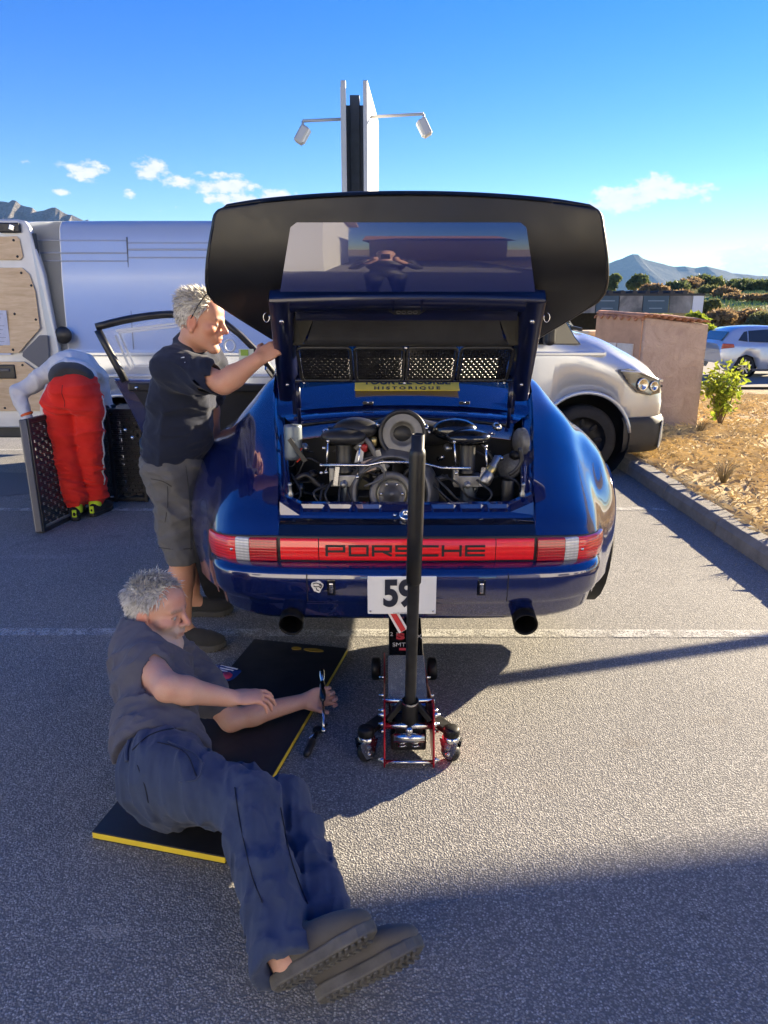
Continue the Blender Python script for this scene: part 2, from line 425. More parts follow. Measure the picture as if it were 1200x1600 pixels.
# ---- terrain: verge, road, hill, plain in one sheet to the horizon
def ter(x, y):
    """height of the land right of and beyond the lot"""
    d = max(0.0, min(1.0, (y - 11.0) / 7.0)); d = d * d * (3 - 2 * d)
    z = lerp(.115, -.42, d)
    if x < KX + .16: 
        z = min(z, -.06)
    near = 1 if y < 17.5 else 0
    z += (fbm(x * 1.1, y * 1.1, 3, 5) - .45) * .09 * near * min(1, max(0, (x - KX - .2) / .5))
    # hill far behind the road
    k = max(0.0, min(1.0, (y - 34) / 66.0)); k = k * k * (3 - 2 * k)
    hz = 2.6 + 2.2 * max(0, min(1, (x - 22) / 30)) - 3.0 * max(0, min(1, (12 - x) / 30)) + (fbm(x * .035, y * .035, 4, 9) - .45) * 1.6
    z += k * (hz + .3)
    if y > 120: z = lerp(z, -6.0, min(1, (y - 120) / 120))
    return z
def terrain():
    xs = [-4400, -3000, -900, -300, -120, -60, -30, -14, -6, -2, 0, 1.5, KX + .1] + [KX + .17 + .22 * i for i in range(28)] + [9, 10, 11.5, 13, 15, 17, 20, 23, 26, 30, 34, 38, 43, 48, 54, 60, 70, 85, 110, 160, 300, 900, 3000, 4400]
    ys = [-2000, -1000, -300, -80, -20] + [-8 + .5 * i for i in range(20)] + [2 + .25 * i for i in range(66)] + [19, 20.5, 24, 28, 31, 34, 37, 40, 44, 48, 52, 56, 60, 65, 70, 75, 80, 86, 92, 98, 104, 110, 118, 128, 150, 190, 260, 600, 2000, 4000, 6800]
    mb = MB(); P = [[(x, y, ter(x, y) if (x > KX + .12 or y > 17) else -.08) for y in ys] for x in xs]
    mb.grid(P, smooth=True, flip=True)
    t = NT('verge_and_hill')
    geo = t.new('ShaderNodeSeparateXYZ'); t.link(t.tc.outputs['Object'], geo.inputs[0])
    a = t.noise(.9, 6, .65); b = t.noise(14, 6, .7); c = t.noise(90, 4, .7)
    straw = t.mix(t.ramp(c, [(.3, 0.), (.7, 1.)]), (.42, .31, .15), (.72, .57, .31))
    earth = t.mix(b, (.26, .18, .11), (.42, .31, .20))
    near = t.mix(t.ramp(t.math('ADD', t.math('MULTIPLY', a, .6), t.math('MULTIPLY', b, .4)), [(.38, 0.), (.56, 1.)]), earth, straw)
    g1 = t.noise(.09, 6, .6); g2 = t.noise(.7, 5, .7)
    hill = t.mix(t.ramp(g1, [(.36, 0.), (.62, 1.)]), (.28, .30, .09), (.46, .40, .16))
    hill = t.mix(t.ramp(g2, [(.45, 0.), (.7, .6)]), hill, (.14, .12, .05))
    far = t.ramp(t.math('MULTIPLY', geo.outputs[1], .01), [(.24, 0.), (.36, 1.)])
    col = t.mix(far, near, hill)
    o = mb.build('ground', t.set(color=col, rough=.95, spec=.2, normal=t.bump(t.math('ADD', b, t.math('MULTIPLY', c, .5)), .8, .03)))
    tag(o, 'dry straw-coloured verge, hillside and plain', kind='structure')
    # road behind the verge
    m = MB(); m.grid([[(x, 18.6 + (yy * 9.5), -.36 + .0 * x) for yy in (0, .5, 1)] for x in (-400, -50, 0, 10, 30, 80, 400)], flip=True, smooth=False)
    tr = NT('road_asphalt'); n = tr.noise(1.2, 6); tr.set(color=tr.mix(n, (.16, .145, .13), (.24, .22, .20)), rough=.9)
    tag(m.build('road', tr.m), 'light grey asphalt road behind the verge', kind='structure')
terrain()

# ---- mountains
def mountain(name, lab, pts, Y, col1, col2, rough_amp, depth, seed, base=-12):
    """pts: skyline in photo pixels; a ridge with slopes falling towards and away from us"""
    sk = [at(px, py, Y) for px, py in pts]; mb = MB()
    xs = np.linspace(sk[0].x, sk[-1].x, 150); hz = np.interp(xs, [p.x for p in sk], [p.z for p in sk])
    P = []
    hm = max(hz)
    for i, x in enumerate(xs):
        row = []
        for j in range(-14, 15):
            v = j / 14.0
            y = Y + v * depth
            fall = 1 - abs(v) ** .8
            r = fbm(x / hm * 4.2, y / hm * 4.2, 5, seed, True) - .62
            rr = fbm(x / hm * 14, y / hm * 14, 4, seed + 7, True) - .6
            z = base + (hz[i] - base) * fall + (r * rough_amp * hm * (.25 + min(1, abs(v) * 4) * .75) + rr * rough_amp * .35 * hm) * (fall ** .3 if fall > 0 else 0)
            row.append((x, y, z))
        P.append(row)
    mb.grid(P, smooth=False, flip=True)
    t = NT(name + '_rock'); a = t.noise(9 / hm, 7, .65); b = t.noise(50 / hm, 6, .7)
    c = t.mix(t.ramp(a, [(.4, 0.), (.6, 1.)]), col1, col2); c = t.mix(t.ramp(b, [(.45, 0.), (.65, .6)]), c, tuple(q * .55 for q in col1))
    o = mb.build(name, t.set(color=c, rough=1., spec=.1, normal=t.bump(b, 1., hm * .02))); tag(o, lab, kind='structure')
mountain('mountain', 'jagged grey rocky mountain above the van at the far left', [(-420, 318), (-300, 296), (-180, 322), (-90, 306), (-40, 318), (0, 316), (12, 317), (22, 315), (34, 320), (46, 321), (58, 329), (72, 328), (86, 325), (98, 332), (112, 337), (128, 343), (150, 352), (220, 366), (330, 380), (480, 400)], 1100, (.24, .22, .20), (.33, .31, .29), .16, 290, 3)
mountain('mountain', 'blue hazy pointed mountain far behind the hill on the right', [(560, 440), (700, 428), (800, 426), (880, 424), (925, 419), (945, 414), (962, 407), (974, 404), (984, 398), (992, 396), (999, 399), (1006, 405), (1016, 408), (1030, 411), (1052, 417), (1070, 416), (1085, 419), (1105, 416), (1122, 420), (1145, 427), (1165, 429), (1185, 431), (1230, 433), (1330, 428), (1500, 436), (1800, 440)], 4000, (.05, .055, .045), (.085, .085, .065), .05, 900, 21)

# ---- air: pale haze that fades the far mountains
def haze():
    m = MB(); m.box((0, 2400, 145), (9000, 9000, 335)); me = NT('haze_air'); me.n.remove(me.b)
    v = me.new('ShaderNodeVolumePrincipled'); v.inputs['Color'].default_value = (.30, .56, 1.0, 1); v.inputs['Density'].default_value = .00008; v.inputs['Anisotropy'].default_value = 0.0
    me.link(v.outputs[0], me.out.inputs['Volume'])
    o = m.build('haze', me.m); tag(o, 'thin bluish haze in the air', kind='stuff')
haze()
# ================================================================== BLUE CAR (rear jacked up, engine lid open)
CX, CY = .09, 2.53
def paint_blue(name='dark_blue_paint', ior=1.9):
    t = NT(name); fl = t.voro(900, out='Color')
    s = t.new('ShaderNodeSeparateColor'); t.link(fl, s.inputs[0])
    n = t.noise(3, 3)
    dust = t.noise(34, 6, .75)
    col = t.mix(s.outputs[0], (.0022, .008, .075), (.0045, .015, .115))
    return t.set(color=col, rough=t.ramp(n, [(.3, .20), (.7, .27)]), metal=.3, coat=1., coatr=t.ramp(dust, [(.45, .012), (.75, .05)]), spec=.5, normal=t.bump(t.noise(11, 2), .012, .01), coation=ior)
M_BLUE = paint_blue()
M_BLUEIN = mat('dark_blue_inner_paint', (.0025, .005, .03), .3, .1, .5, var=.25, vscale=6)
M_RUB = mat('matte_black_rubber', (.008, .008, .0085), .40, var=.3, vscale=5, bump=.05, bscale=300, rvar=.08)
M_BLK = mat('black_plastic', (.020, .020, .021), .42, var=.3, vscale=14, rvar=.1)
M_BLKG = mat('gloss_black', (.008, .008, .009), .16, coat=.6, var=.2)
M_BLKM = mat('black_matt_metal', (.02, .02, .021), .5, .6, var=.3, vscale=20, rvar=.12)
M_CHR = mat('bright_metal', (.62, .62, .63), .22, 1., var=.15, vscale=40, rvar=.1)
M_ALU = mat('cast_aluminium', (.36, .36, .36), .42, 1., var=.25, vscale=30, bump=.3, bscale=120, rvar=.12)
M_TYRE = mat('tyre_rubber', (.017, .017, .018), .78, var=.35, vscale=12, bump=.2, bscale=90)
M_DARK = mat('dark_interior', (.008, .008, .009), .7, var=.3)
M_GREY = mat('grey_plastic', (.10, .10, .105), .5, var=.2)
M_WHITE = mat('white_plate', (.78, .79, .80), .35, coat=.3, var=.04)
M_YEL = mat('yellow_print', (.80, .60, .04), .45, var=.08)
M_RED = mat('red_anodised', (.42, .012, .03), .3, .6, var=.2)
def glass_mat(name, tint, alpha=.25, rough=.02):
    t = NT(name); return t.set(color=tint, rough=rough, alpha=alpha, spec=.6, coat=.5)
M_GLASS = glass_mat('car_glass', (.01, .014, .016), .62)
M_PERSP = glass_mat('perspex', (.75, .78, .80), .10, .05)

car = empty('race_car', (CX, CY, 0), 'dark blue sports car with engine lid raised and big black spoiler', 'car')
WY, WZ, WR = .93, .545, .318                       # rear axle y, z, tyre radius
FWY, FWZ = 3.20, .40
def side_rows():
    return [
     [(.50,.10,.752),(.61,.112,.749),(.70,.140,.744),(.755,.185,.739),(.78,.222,.735),(.792,.248,.727),(.80,.265,.69),(.80,.27,.58),(.79,.28,.44)],
     [(.51,.165,.822),(.613,.172,.818),(.70,.192,.803),(.758,.228,.778),(.785,.256,.76),(.80,.275,.738),(.812,.285,.69),(.814,.29,.58),(.80,.30,.44)],
     [(.525,.30,.905),(.62,.30,.898),(.702,.30,.870),(.765,.31,.825),(.797,.32,.79),(.815,.33,.75),(.832,.34,.69),(.84,.345,.58),(.82,.35,.44)],
     [(.55,.45,.985),(.64,.45,.977),(.722,.45,.945),(.785,.45,.888),(.82,.45,.842),(.855,.45,.792),(.89,.45,.715),(.905,.45,.59),(.885,.45,.44)],
     [(.575,.60,1.06),(.66,.60,1.053),(.742,.60,1.018),(.803,.60,.958),(.853,.60,.912),(.91,.60,.862),(.962,.60,.765),(.975,.60,.62),(.955,.60,.44)],
     [(.605,.77,1.135),(.685,.77,1.125),(.762,.77,1.085),(.825,.77,1.025),(.886,.77,.978),(.948,.77,.912),(.99,.77,.805),(.995,.77,.66),(.97,.77,.44)],
     [(.625,.93,1.21),(.690,.93,1.185),(.765,.93,1.125),(.832,.93,1.058),(.90,.93,1.008),(.962,.93,.938),(.998,.93,.83),(1.,.93,.68),(.975,.93,.44)],
     [(.64,1.10,1.27),(.685,1.10,1.235),(.752,1.10,1.155),(.825,1.10,1.075),(.89,1.10,1.022),(.95,1.10,.952),(.982,1.10,.845),(.985,1.10,.68),(.96,1.10,.44)],
     [(.655,1.30,1.25),(.70,1.30,1.21),(.755,1.30,1.145),(.815,1.30,1.08),(.868,1.30,1.02),(.915,1.30,.945),(.94,1.30,.84),(.94,1.30,.68),(.915,1.30,.44)],
     [(.665,1.48,1.19),(.70,1.48,1.17),(.75,1.48,1.125),(.80,1.48,1.07),(.838,1.48,1.01),(.868,1.48,.93),(.88,1.48,.83),(.88,1.48,.68),(.86,1.48,.42)],
     [(.665,1.90,1.165),(.70,1.90,1.15),(.745,1.90,1.115),(.785,1.90,1.065),(.815,1.90,1.0),(.835,1.90,.92),(.845,1.90,.82),(.845,1.90,.66),(.83,1.90,.40)],
     [(.66,2.55,1.13),(.70,2.55,1.125),(.745,2.55,1.10),(.785,2.55,1.05),(.812,2.55,.99),(.832,2.55,.91),(.84,2.55,.81),(.84,2.55,.65),(.825,2.55,.38)],
     [(.56,2.95,1.09),(.63,2.95,1.10),(.70,2.95,1.085),(.765,2.95,1.045),(.81,2.95,.985),(.84,2.95,.915),(.855,2.95,.82),(.855,2.95,.66),(.84,2.95,.38)],
     [(.54,3.25,1.03),(.61,3.25,1.06),(.68,3.25,1.055),(.75,3.25,1.02),(.81,3.25,.965),(.845,3.25,.90),(.865,3.25,.82),(.865,3.25,.68),(.85,3.25,.38)],
     [(.52,3.65,.92),(.58,3.65,.96),(.65,3.65,.955),(.71,3.65,.92),(.76,3.65,.875),(.795,3.65,.815),(.81,3.65,.73),(.81,3.65,.60),(.79,3.65,.38)],
     [(.48,3.95,.78),(.54,3.95,.81),(.60,3.95,.80),(.65,3.94,.77),(.69,3.93,.735),(.715,3.92,.69),(.725,3.91,.63),(.72,3.90,.54),(.70,3.90,.38)],
     [(.42,4.12,.62),(.46,4.12,.625),(.50,4.11,.615),(.54,4.10,.60),(.57,4.08,.58),(.59,4.06,.56),(.60,4.05,.53),(.60,4.04,.48),(.58,4.04,.38)]]
def dense(rows, nu, nv):
    cols = [crom(r, nv) for r in rows]                       # along the profile
    return [list(x) for x in zip(*[crom([cols[i][j] for i in range(len(rows))], nu) for j in range(len(cols[0]))])]
def car_body():
    NU, NV = 8, 5
    D = dense(side_rows(), NU, NV)
    def arch(p):
        x, y, z = p
        for (yc, zc, r) in ((WY, WZ - .05, .372), (FWY, FWZ, .36)):
            if abs(y - yc) < r and z < zc + math.sqrt(r * r - (y - yc) ** 2):
                z = zc + math.sqrt(r * r - (y - yc) ** 2)
        return (x, y, z)
    for sx in (1, -1):
        P = [[(sx * a[0], a[1], a[2]) for a in map(arch, row)] for row in D]
        i0, i1 = 9 * NU + 2, 11 * NU - 1                           # door region
        body = MB(); body.grid(P, skip=lambda i, j: i0 <= i < i1 and j >= 0, flip=(sx > 0))
        # inner lip round the arch so the edge has thickness
        body.build('body_side' if sx > 0 else 'body_side', M_BLUE, car)
        if sx > 0:
            d = MB(); d.grid(P, skip=lambda i, j: not (i0 <= i < i1), flip=True); d.build('door', M_BLUE, car)
    # wheel wells
    for sx in (1, -1):
        for (yc, zc, x0) in ((WY, WZ, .985), (FWY, FWZ, .84)):
            w = MB(); w.lathe([(.385, 0), (.385, -.42), (.02, -.42)], (sx * (x0 - .03), yc, zc), (sx, 0, 0), 24); w.build('wheel_well', M_DARK, car)
    # hood between the front wings, roof, pillars
    hood = MB(); H = []
    for (y, w, z, cr) in [(2.50, .655, 1.13, .02), (2.8, .60, 1.10, .03), (3.1, .55, 1.055, .035), (3.4, .535, .985, .035), (3.7, .515, .90, .03), (3.95, .48, .78, .02), (4.12, .42, .62, .0)]:
        H.append([(w * u, y, z + cr * (1 - u * u)) for u in np.linspace(-1, 1, 13)])
    hood.grid(H, flip=True); hood.build('hood', M_BLUE, car)
    nose = MB(); nose.grid([[(.60 * u, 4.05 + .16 * (1 - u * u) * (1 if k in (1, 2) else .6), z) for u in np.linspace(-1, 1, 13)] for k, z in enumerate((.62, .55, .42, .34))], flip=False); nose.build('front_bumper', M_BLUE, car)
    # greenhouse: roof skin, C-pillar fastback
    roof = MB(); G = []
    rl = [(.80, .615, 1.145, .02), (.97, .63, 1.225, .03), (1.2, .64, 1.315, .045), (1.45, .625, 1.40, .06), (1.7, .585, 1.452, .06), (1.95, .56, 1.465, .055), (2.12, .55, 1.445, .05)]
    rl = crom(rl, 4)
    for y, w, z, cr in rl: G.append([(w * math.sin(u * 1.35) / math.sin(1.35), y, z - .035 + (.035 + cr) * (math.cos(u * 1.35) - math.cos(1.35)) / (1 - math.cos(1.35))) for u in np.linspace(-1, 1, 21)])
    def skip(i, j):
        return rl[i][0] > .955 and rl[i][0] < 1.44 and 3 <= j < 17
    roof.grid(G, skip=skip, flip=True); roof.build('roof', M_BLUE, car)
    gl = MB(); gi = [i for i in range(len(rl) - 1) if skip(i, 5)]; gl.grid([[(p[0], p[1], p[2] - .006) for p in G[i][3:18]] for i in gi + [gi[-1] + 1]], flip=True); gl.build('rear_window', M_GLASS, car)
    sg = MB()
    for sx in (1, -1):
        A = [(.655, 1.30, 1.235), (.665, 1.5, 1.18), (.66, 2.35, 1.14)]; B = [(.63, 1.40, 1.36), (.60, 1.6, 1.415), (.555, 2.08, 1.425)]
        q = MB(); q.add([(sx * a, b, c) for a, b, c in A + B], [(0, 1, 4, 3), (1, 2, 5, 4)]) if sx > 0 else None
        if sx > 0: q.build('side_window', M_GLASS, car)
        p = MB(); p.tube([(sx * .66, 2.50, 1.12), (sx * .61, 2.3, 1.30), (sx * .56, 2.10, 1.425)], .022, 8); p.tube([(sx * .56, 2.1, 1.43), (sx * .60, 1.6, 1.42), (sx * .632, 1.38, 1.36), (sx * .66, 1.28, 1.25)], .018, 8)
        p.build('window_pillar', M_BLUE, car)
    ws = MB(); ws.grid([[(w * u, y - .10 * u * u, z) for u in np.linspace(-1, 1, 9)] for y, w, z in ((2.62, .66, 1.12), (2.40, .60, 1.30), (2.16, .55, 1.45))], flip=True); ws.build('windscreen', M_GLASS, car)
    # floor, firewall, seats, roll cage: dark inside seen through the open door
    fl = MB(); fl.box((0, 2.1, .44), (1.6, 2.6, .03)); fl.box((0, 1.22, .72), (1.6, .03, .78)); fl.box((0, 2.75, .75), (1.5, .03, .7)); fl.build('cabin_floor', M_DARK, car)
    rc = MB()
    for sx in (1, -1):
        rc.tube([(sx * .60, 1.5, .4), (sx * .60, 1.52, 1.1), (sx * .53, 1.55, 1.36), (0, 1.55, 1.40)], .02, 8)
        rc.tube([(sx * .53, 1.55, 1.34), (sx * .50, 1.25, 1.1)], .02, 8); rc.tube([(sx * .62, 1.52, .6), (sx * .64, 2.5, .75)], .02, 8); rc.tube([(sx * .62, 1.52, .85), (sx * .64, 2.5, .55)], .02, 8)
    rc.build('roll_cage', M_BLKG, car)
    for sx in (1, -1):
        s = MB(); s.box((sx * .36, 1.95, .50), (.48, .5, .18)); s.box((sx * .36, 1.66, .85), (.48, .12, .72), rotx(R(10))); s.box((sx * .36, 1.60, 1.24), (.26, .09, .2), rotx(R(10))); s.build('bucket_seat', M_DARK, car, bevel=.04, bseg=3)
car_body()

def wheel(yc, zc, x, w, sx):
    r = MB(); R0 = WR
    r.lathe([(R0 - .085, -w / 2 + .012), (R0 - .06, -w / 2), (R0 - .03, -w / 2 - .006), (R0 - .008, -w / 2 + .012), (R0, -w / 2 + .035), (R0 + .003, 0), (R0, w / 2 - .035), (R0 - .008, w / 2 - .012), (R0 - .03, w / 2 + .006), (R0 - .06, w / 2), (R0 - .085, w / 2 - .012)], (x, yc, zc), (sx, 0, 0), 44)
    for k in range(4):                                             # tread grooves: thin dark ribs between
        pass
    ty = r.build('tyre', M_TYRE, car)
    q = MB(); q.lathe([(R0 - .08, -w / 2 + .01), (R0 - .09, w / 2 - .04), (R0 - .078, w / 2 - .008), (R0 - .098, w / 2 - .012), (R0 - .11, w / 2 - .05)], (x, yc, zc), (sx, 0, 0), 40)
    for k in range(5):
        a = 2 * math.pi * k / 5
        d = Vector((0, math.cos(a), math.sin(a))); n = Vector((0, -math.sin(a), math.cos(a)))
        c0 = Vector((x + sx * (w / 2 - .07), yc, zc))
        q.hexa([c0 + d * .03 - n * .035, c0 + d * .215 - n * .03, c0 + d * .215 + n * .03, c0 + d * .03 + n * .035] + [c0 + Vector((sx * .035, 0, 0)) + v for v in (d * .03 - n * .028, d * .21 - n * .018, d * .21 + n * .018, d * .03 + n * .028)])
    q.lathe([(.07, -.02), (.07, .03), (.03, .05), (0, .05)], (x + sx * (w / 2 - .07), yc, zc), (sx, 0, 0), 24)
    q.build('rim', M_BLKM, car)
for sx in (1, -1):
    wheel(WY, WZ, sx * .862, .25, sx); wheel(FWY, FWZ, sx * .74, .22, sx)

# ---- tail lights and reflector band
def lens_mat(name, c1, c2, ribs=170):
    t = NT(name); w = t.new('ShaderNodeTexWave'); w.bands_direction = 'Z'; w.inputs['Scale'].default_value = ribs / 6.28; w.inputs['Distortion'].default_value = .0
    t.link(t.tc.outputs['Object'], w.inputs['Vector'])
    w2 = t.new('ShaderNodeTexWave'); w2.bands_direction = 'X'; w2.inputs['Scale'].default_value = ribs / 6.28 * .7; t.link(t.tc.outputs['Object'], w2.inputs['Vector'])
    col = t.mix(w.outputs['Fac'], c1, c2); col = t.mix(t.math('MULTIPLY', w2.outputs['Fac'], .3), col, c1)
    return t.set(color=col, rough=.28, coat=1., coatr=.02, normal=t.bump(w.outputs['Fac'], .5, .002), spec=.6)
M_LRED = lens_mat('red_lamp_lens', (.62, .006, .008), (.90, .018, .02))
M_LDRED = lens_mat('dark_red_lamp_lens', (.34, .005, .008), (.58, .010, .014))
M_LCLR = lens_mat('clear_lamp_lens', (.42, .42, .41), (.72, .72, .70))
M_REFL = lens_mat('red_reflector', (.84, .010, .010), (.95, .02, .018), 90)
def tail_lights():
    # outline of the rear in plan: x -> y
    pl = [(0, .085), (.3, .088), (.50, .095), (.61, .107), (.70, .135), (.755, .180), (.78, .217), (.792, .243), (.80, .262)]
    def py(x): return float(np.interp(abs(x), [p[0] for p in pl], [p[1] for p in pl]))
    def strip(x0, x1, zt, zb, name, m, out=.0, parent=car, n=8, tz=0.0):
        mb = MB(); xs = np.linspace(x0, x1, n); P = []
        for x in xs:
            y = py(x); dx = .01; s = (py(abs(x) + dx) - py(max(0, abs(x) - dx))) / (2 * dx); nl = math.hypot(1, s); sg = 1 if x >= 0 else -1
            nx, ny = sg * s / nl, -1 / nl
            f = (abs(x) - .5) / .3
            dz = -.012 * max(0, f) ** 1.5
            q = lambda o, z: (x + nx * o, y + ny * o, z + dz)
            P.append([q(-.03, zt + .0), q(out - .004, zt), q(out, zt - .004), q(out + .004, (zt + zb) / 2), q(out, zb + .004), q(out - .004, zb), q(-.03, zb)])
        mb.grid(P, flip=(x1 > x0)); mb.add([P[0][k] for k in range(7)], [tuple(range(7))]); mb.add([P[-1][k] for k in range(7)], [tuple(range(7))[::-1]])
        return mb.build(name, m, parent)
    strip(-.80, .80, .752, .640, 'light_surround', M_BLK, .0, n=60)
    strip(-.492, -.345, .742, .655, 'reflector_segment', M_REFL, .010, n=6)
    strip(-.341, .341, .742, .655, 'reflector_band', M_REFL, .012, n=14)
    strip(.345, .492, .742, .655, 'reflector_segment', M_REFL, .010, n=6)
    for s in (1, -1):
        l = empty('tail_light', (0, 0, 0)); l.parent = car
        strip(s * .506, s * .612, .744, .650, 'lens', M_LDRED, .013, l, 8)
        strip(s * .6135, s * .668, .744, .650, 'clear_lens', M_LCLR, .014, l, 6)
        strip(s * .6695, s * .795, .744, .650, 'lens', M_LRED, .013, l, 16)
        sc = MB(); sc.lathe([(.006, 0), (.006, .004), (0, .004)], (s * .69, py(.69) - .016, .69), (0, -1, 0), 10); sc.build('screw', M_CHR, l)
    # wide letters: drawn as strokes on the band
    W, Hh, st = .078, .037, .0095
    x = -.312; pitch = .0795
    L = {'P': [[(0, 0), (0, 1), (1, 1), (1, .42), (0, .42)]], 'O': [[(0, 0), (0, 1), (1, 1), (1, 0), (0, 0)]], 'R': [[(0, 0), (0, 1), (1, 1), (1, .42), (0, .42)], [(.55, .42), (1, 0)]],
         'S': [[(0, 0), (1, 0), (1, .5), (0, .5), (0, 1), (1, 1)]], 'C': [[(1, 0), (0, 0), (0, 1), (1, 1)]], 'H': [[(0, 0), (0, 1)], [(1, 0), (1, 1)], [(0, .5), (1, .5)]], 'E': [[(1, 0), (0, 0), (0, 1), (1, 1)], [(0, .5), (1, .5)]]}
    mb = MB(); k = 0
    for ch in 'PORSCHE':
        for pth in L[ch]:
            for (a, b), (c, d) in zip(pth[:-1], pth[1:]):
                p = Vector((x + a * (W - .010), 0, .680 + b * Hh)); q = Vector((x + c * (W - .010), 0, .680 + d * Hh)); dd = (q - p).normalized() * st / 2
                n = Vector((-dd.z, 0, dd.x)); e = .00006 * k; k += 1
                vs = [p - dd - n, q + dd - n, q + dd + n, p - dd + n]
                mb.add([(v.x, py(v.x) - .0172 - e, v.z) for v in vs], [(0, 1, 2, 3)])
        x += pitch + .0105
    mb.build('lettering', M_BLK, car)
tail_lights()

# ---- bumper
def bumper():
    pl = [(0, .0), (.25, .003), (.45, .012), (.6, .03), (.70, .065), (.757, .115), (.785, .18), (.80, .26), (.82, .36), (.86, .46)]
    pl = crom(pl, 3)
    prof = [(.13, .648), (.085, .650), (.045, .646), (.012, .634), (.0, .618), (.002, .59), (.006, .54), (.012, .512), (.022, .500), (.030, .488), (.040, .44), (.062, .418), (.11, .412)]
    P = []
    for sx in (-1, 1):
        rng = pl[::-1] if sx < 0 else pl[1:]
        for i, (x, y) in enumerate(rng):
            X = sx * x
            j = [k for k, q in enumerate(pl) if q[0] == x][0]
            a = pl[max(0, j - 1)]; b = pl[min(len(pl) - 1, j + 1)]
            t = Vector((b[0] - a[0], b[1] - a[1])).normalized(); n = Vector((t.y, -t.x))           # outward
            tz = max(0, (x - .55) / .3); row = []
            for (o, z) in prof:
                zz = z + (.03 * tz * (1 - (z - .41) / .24)) * (1 if z < .53 else max(0, (.62 - z) / .09))
                row.append((X - sx * n.x * o, y - n.y * o, zz))
            P.append(row)
    mb = MB(); mb.grid(P, flip=False); mb.build('bumper', M_BLUE, car)
    # seams, rubber bumperettes, small badges, clip holes
    for sx in (-1, 1):
        s = MB(); s.bar((sx * .385, .004, .628), (sx * .385, .018, .508), .003, .004, (0, 1, 0)); s.build('seam', M_BLK, car)
        c = MB(); c.box((sx * (.283 if sx > 0 else .292), .0, .572), (.017, .012, .044)); c.build('clip', M_CHR, car, bevel=.006)
        r = MB(); r.box((sx * (.283 if sx > 0 else .292), .006, .572), (.032, .01, .066)); r.build('clip_recess', M_BLKG, car, bevel=.012)
    # emblem left of the clip: white blob with a dark headband outline
    o = [(math.cos(a) * (.022 + .004 * math.sin(3 * a)), math.sin(a) * (.023 + .003 * math.cos(5 * a))) for a in np.linspace(0, 2 * math.pi, 25)[:-1]]
    e = MB(); e.prism(o, lambda u, v, k: (-.345 + u, .0105 - .004 * k - .006, .577 + v)); eb = e.build('emblem', mat('emblem_white', (.72, .70, .66), .5), car)
    d = MB()
    for pts in ([(-.016, .012), (-.004, .016), (.008, .012), (.012, .004)], [(-.014, .004), (-.006, .0), (.006, .002), (.014, -.006)], [(-.004, -.004), (-.002, -.012), (.006, -.016)], [(.01, .014), (.018, .006), (.014, -.004)]):
        d.tube([(-.345 + u, -.0004, .577 + v) for u, v in pts], .0022, 6)
    d.build('mark', M_BLK, eb)
    # number plate 59
    p = MB(); p.box((-.022, -.012, .548), (.262, .006, .160), rotx(R(4))); pt = p.build('number_plate', M_WHITE, car, bevel=.004)
    text('number', '59', .150, mat('plate_ink', (.012, .016, .035), .5), pt, frame((-.034, -.0195, .553), (1, 0, 0), (0, -.07, 1)), .0006, bold=.006, sx=.80)
    text('small_print', 'RALLYE HISTORIQUE', .007, M_GREY, pt, frame((-.022, -.0205, .477), (1, 0, 0), (0, -.07, 1)), .0003)
    for sx in (-1, 1): s = MB(); s.lathe([(.004, 0), (.004, .003), (0, .003)], (-.022 + sx * .12, -.0165, .484), (0, -1, 0), 8); s.build('screw', M_CHR, pt)
    # red/white tow strap under the plate
    t = MB(); a = Vector((-.06, .01, .475)); b = Vector((-.015, -.015, .40)); t.bar(a, b, .038, .004, (0, -1, .3)); st = t.build('tow_strap', mat('strap_white', (.7, .68, .66), .7), car)
    t = MB(); t.bar(a + Vector((0, -.004, 0)), b + Vector((0, -.004, .003)), .02, .004, (0, -1, .3)); t.build('stripe', mat('strap_red', (.5, .02, .02), .7), st)
    # exhausts
    for sx, x in ((-1, -.452), (1, .462)):
        e = MB(); c = (x, .045, .425); ax = Vector((-.02 * sx, -1, -.16)).normalized()
        e.lathe([(.040, -.30), (.043, -.1), (.047, .0), (.0475, .045), (.044, .047), (.042, .03), (.040, -.1), (.0, -.14)], c, ax, 30); e.build('exhaust_pipe', mat('sooty_exhaust', (.012, .0115, .011), .5, .7, var=.4, vscale=25, rvar=.12), car)
    m = MB(); m.tube([(-.45, .30, .47), (.45, .30, .47)], .11, 20); m.build('muffler', M_BLKM, car)
    u = MB(); u.box((0, .55, .58), (1.1, .75, .10)); u.box((0, .95, .55), (.4, .5, .16)); u.box((0, 1.6, .52), (.3, 1.2, .10)); u.build('engine_sump', M_BLKM, car, bevel=.03)
    for x in (-.40, .40, -.515, .515): h = MB(); h.bar((x, .1, .46), (x, .26, .50), .03, .004, (1, 0, 0)); h.build('exhaust_bracket', M_ALU, car)
    for sx in (-1, 1): tr = MB(); tr.tube([(sx * .25, .85, .52), (sx * .74, WY, WZ)], .035, 8); tr.tube([(sx * .3, 1.45, .38), (sx * .7, WY, WZ - .05)], .04, 8); tr.build('suspension_arm', M_BLKM, car)
bumper()

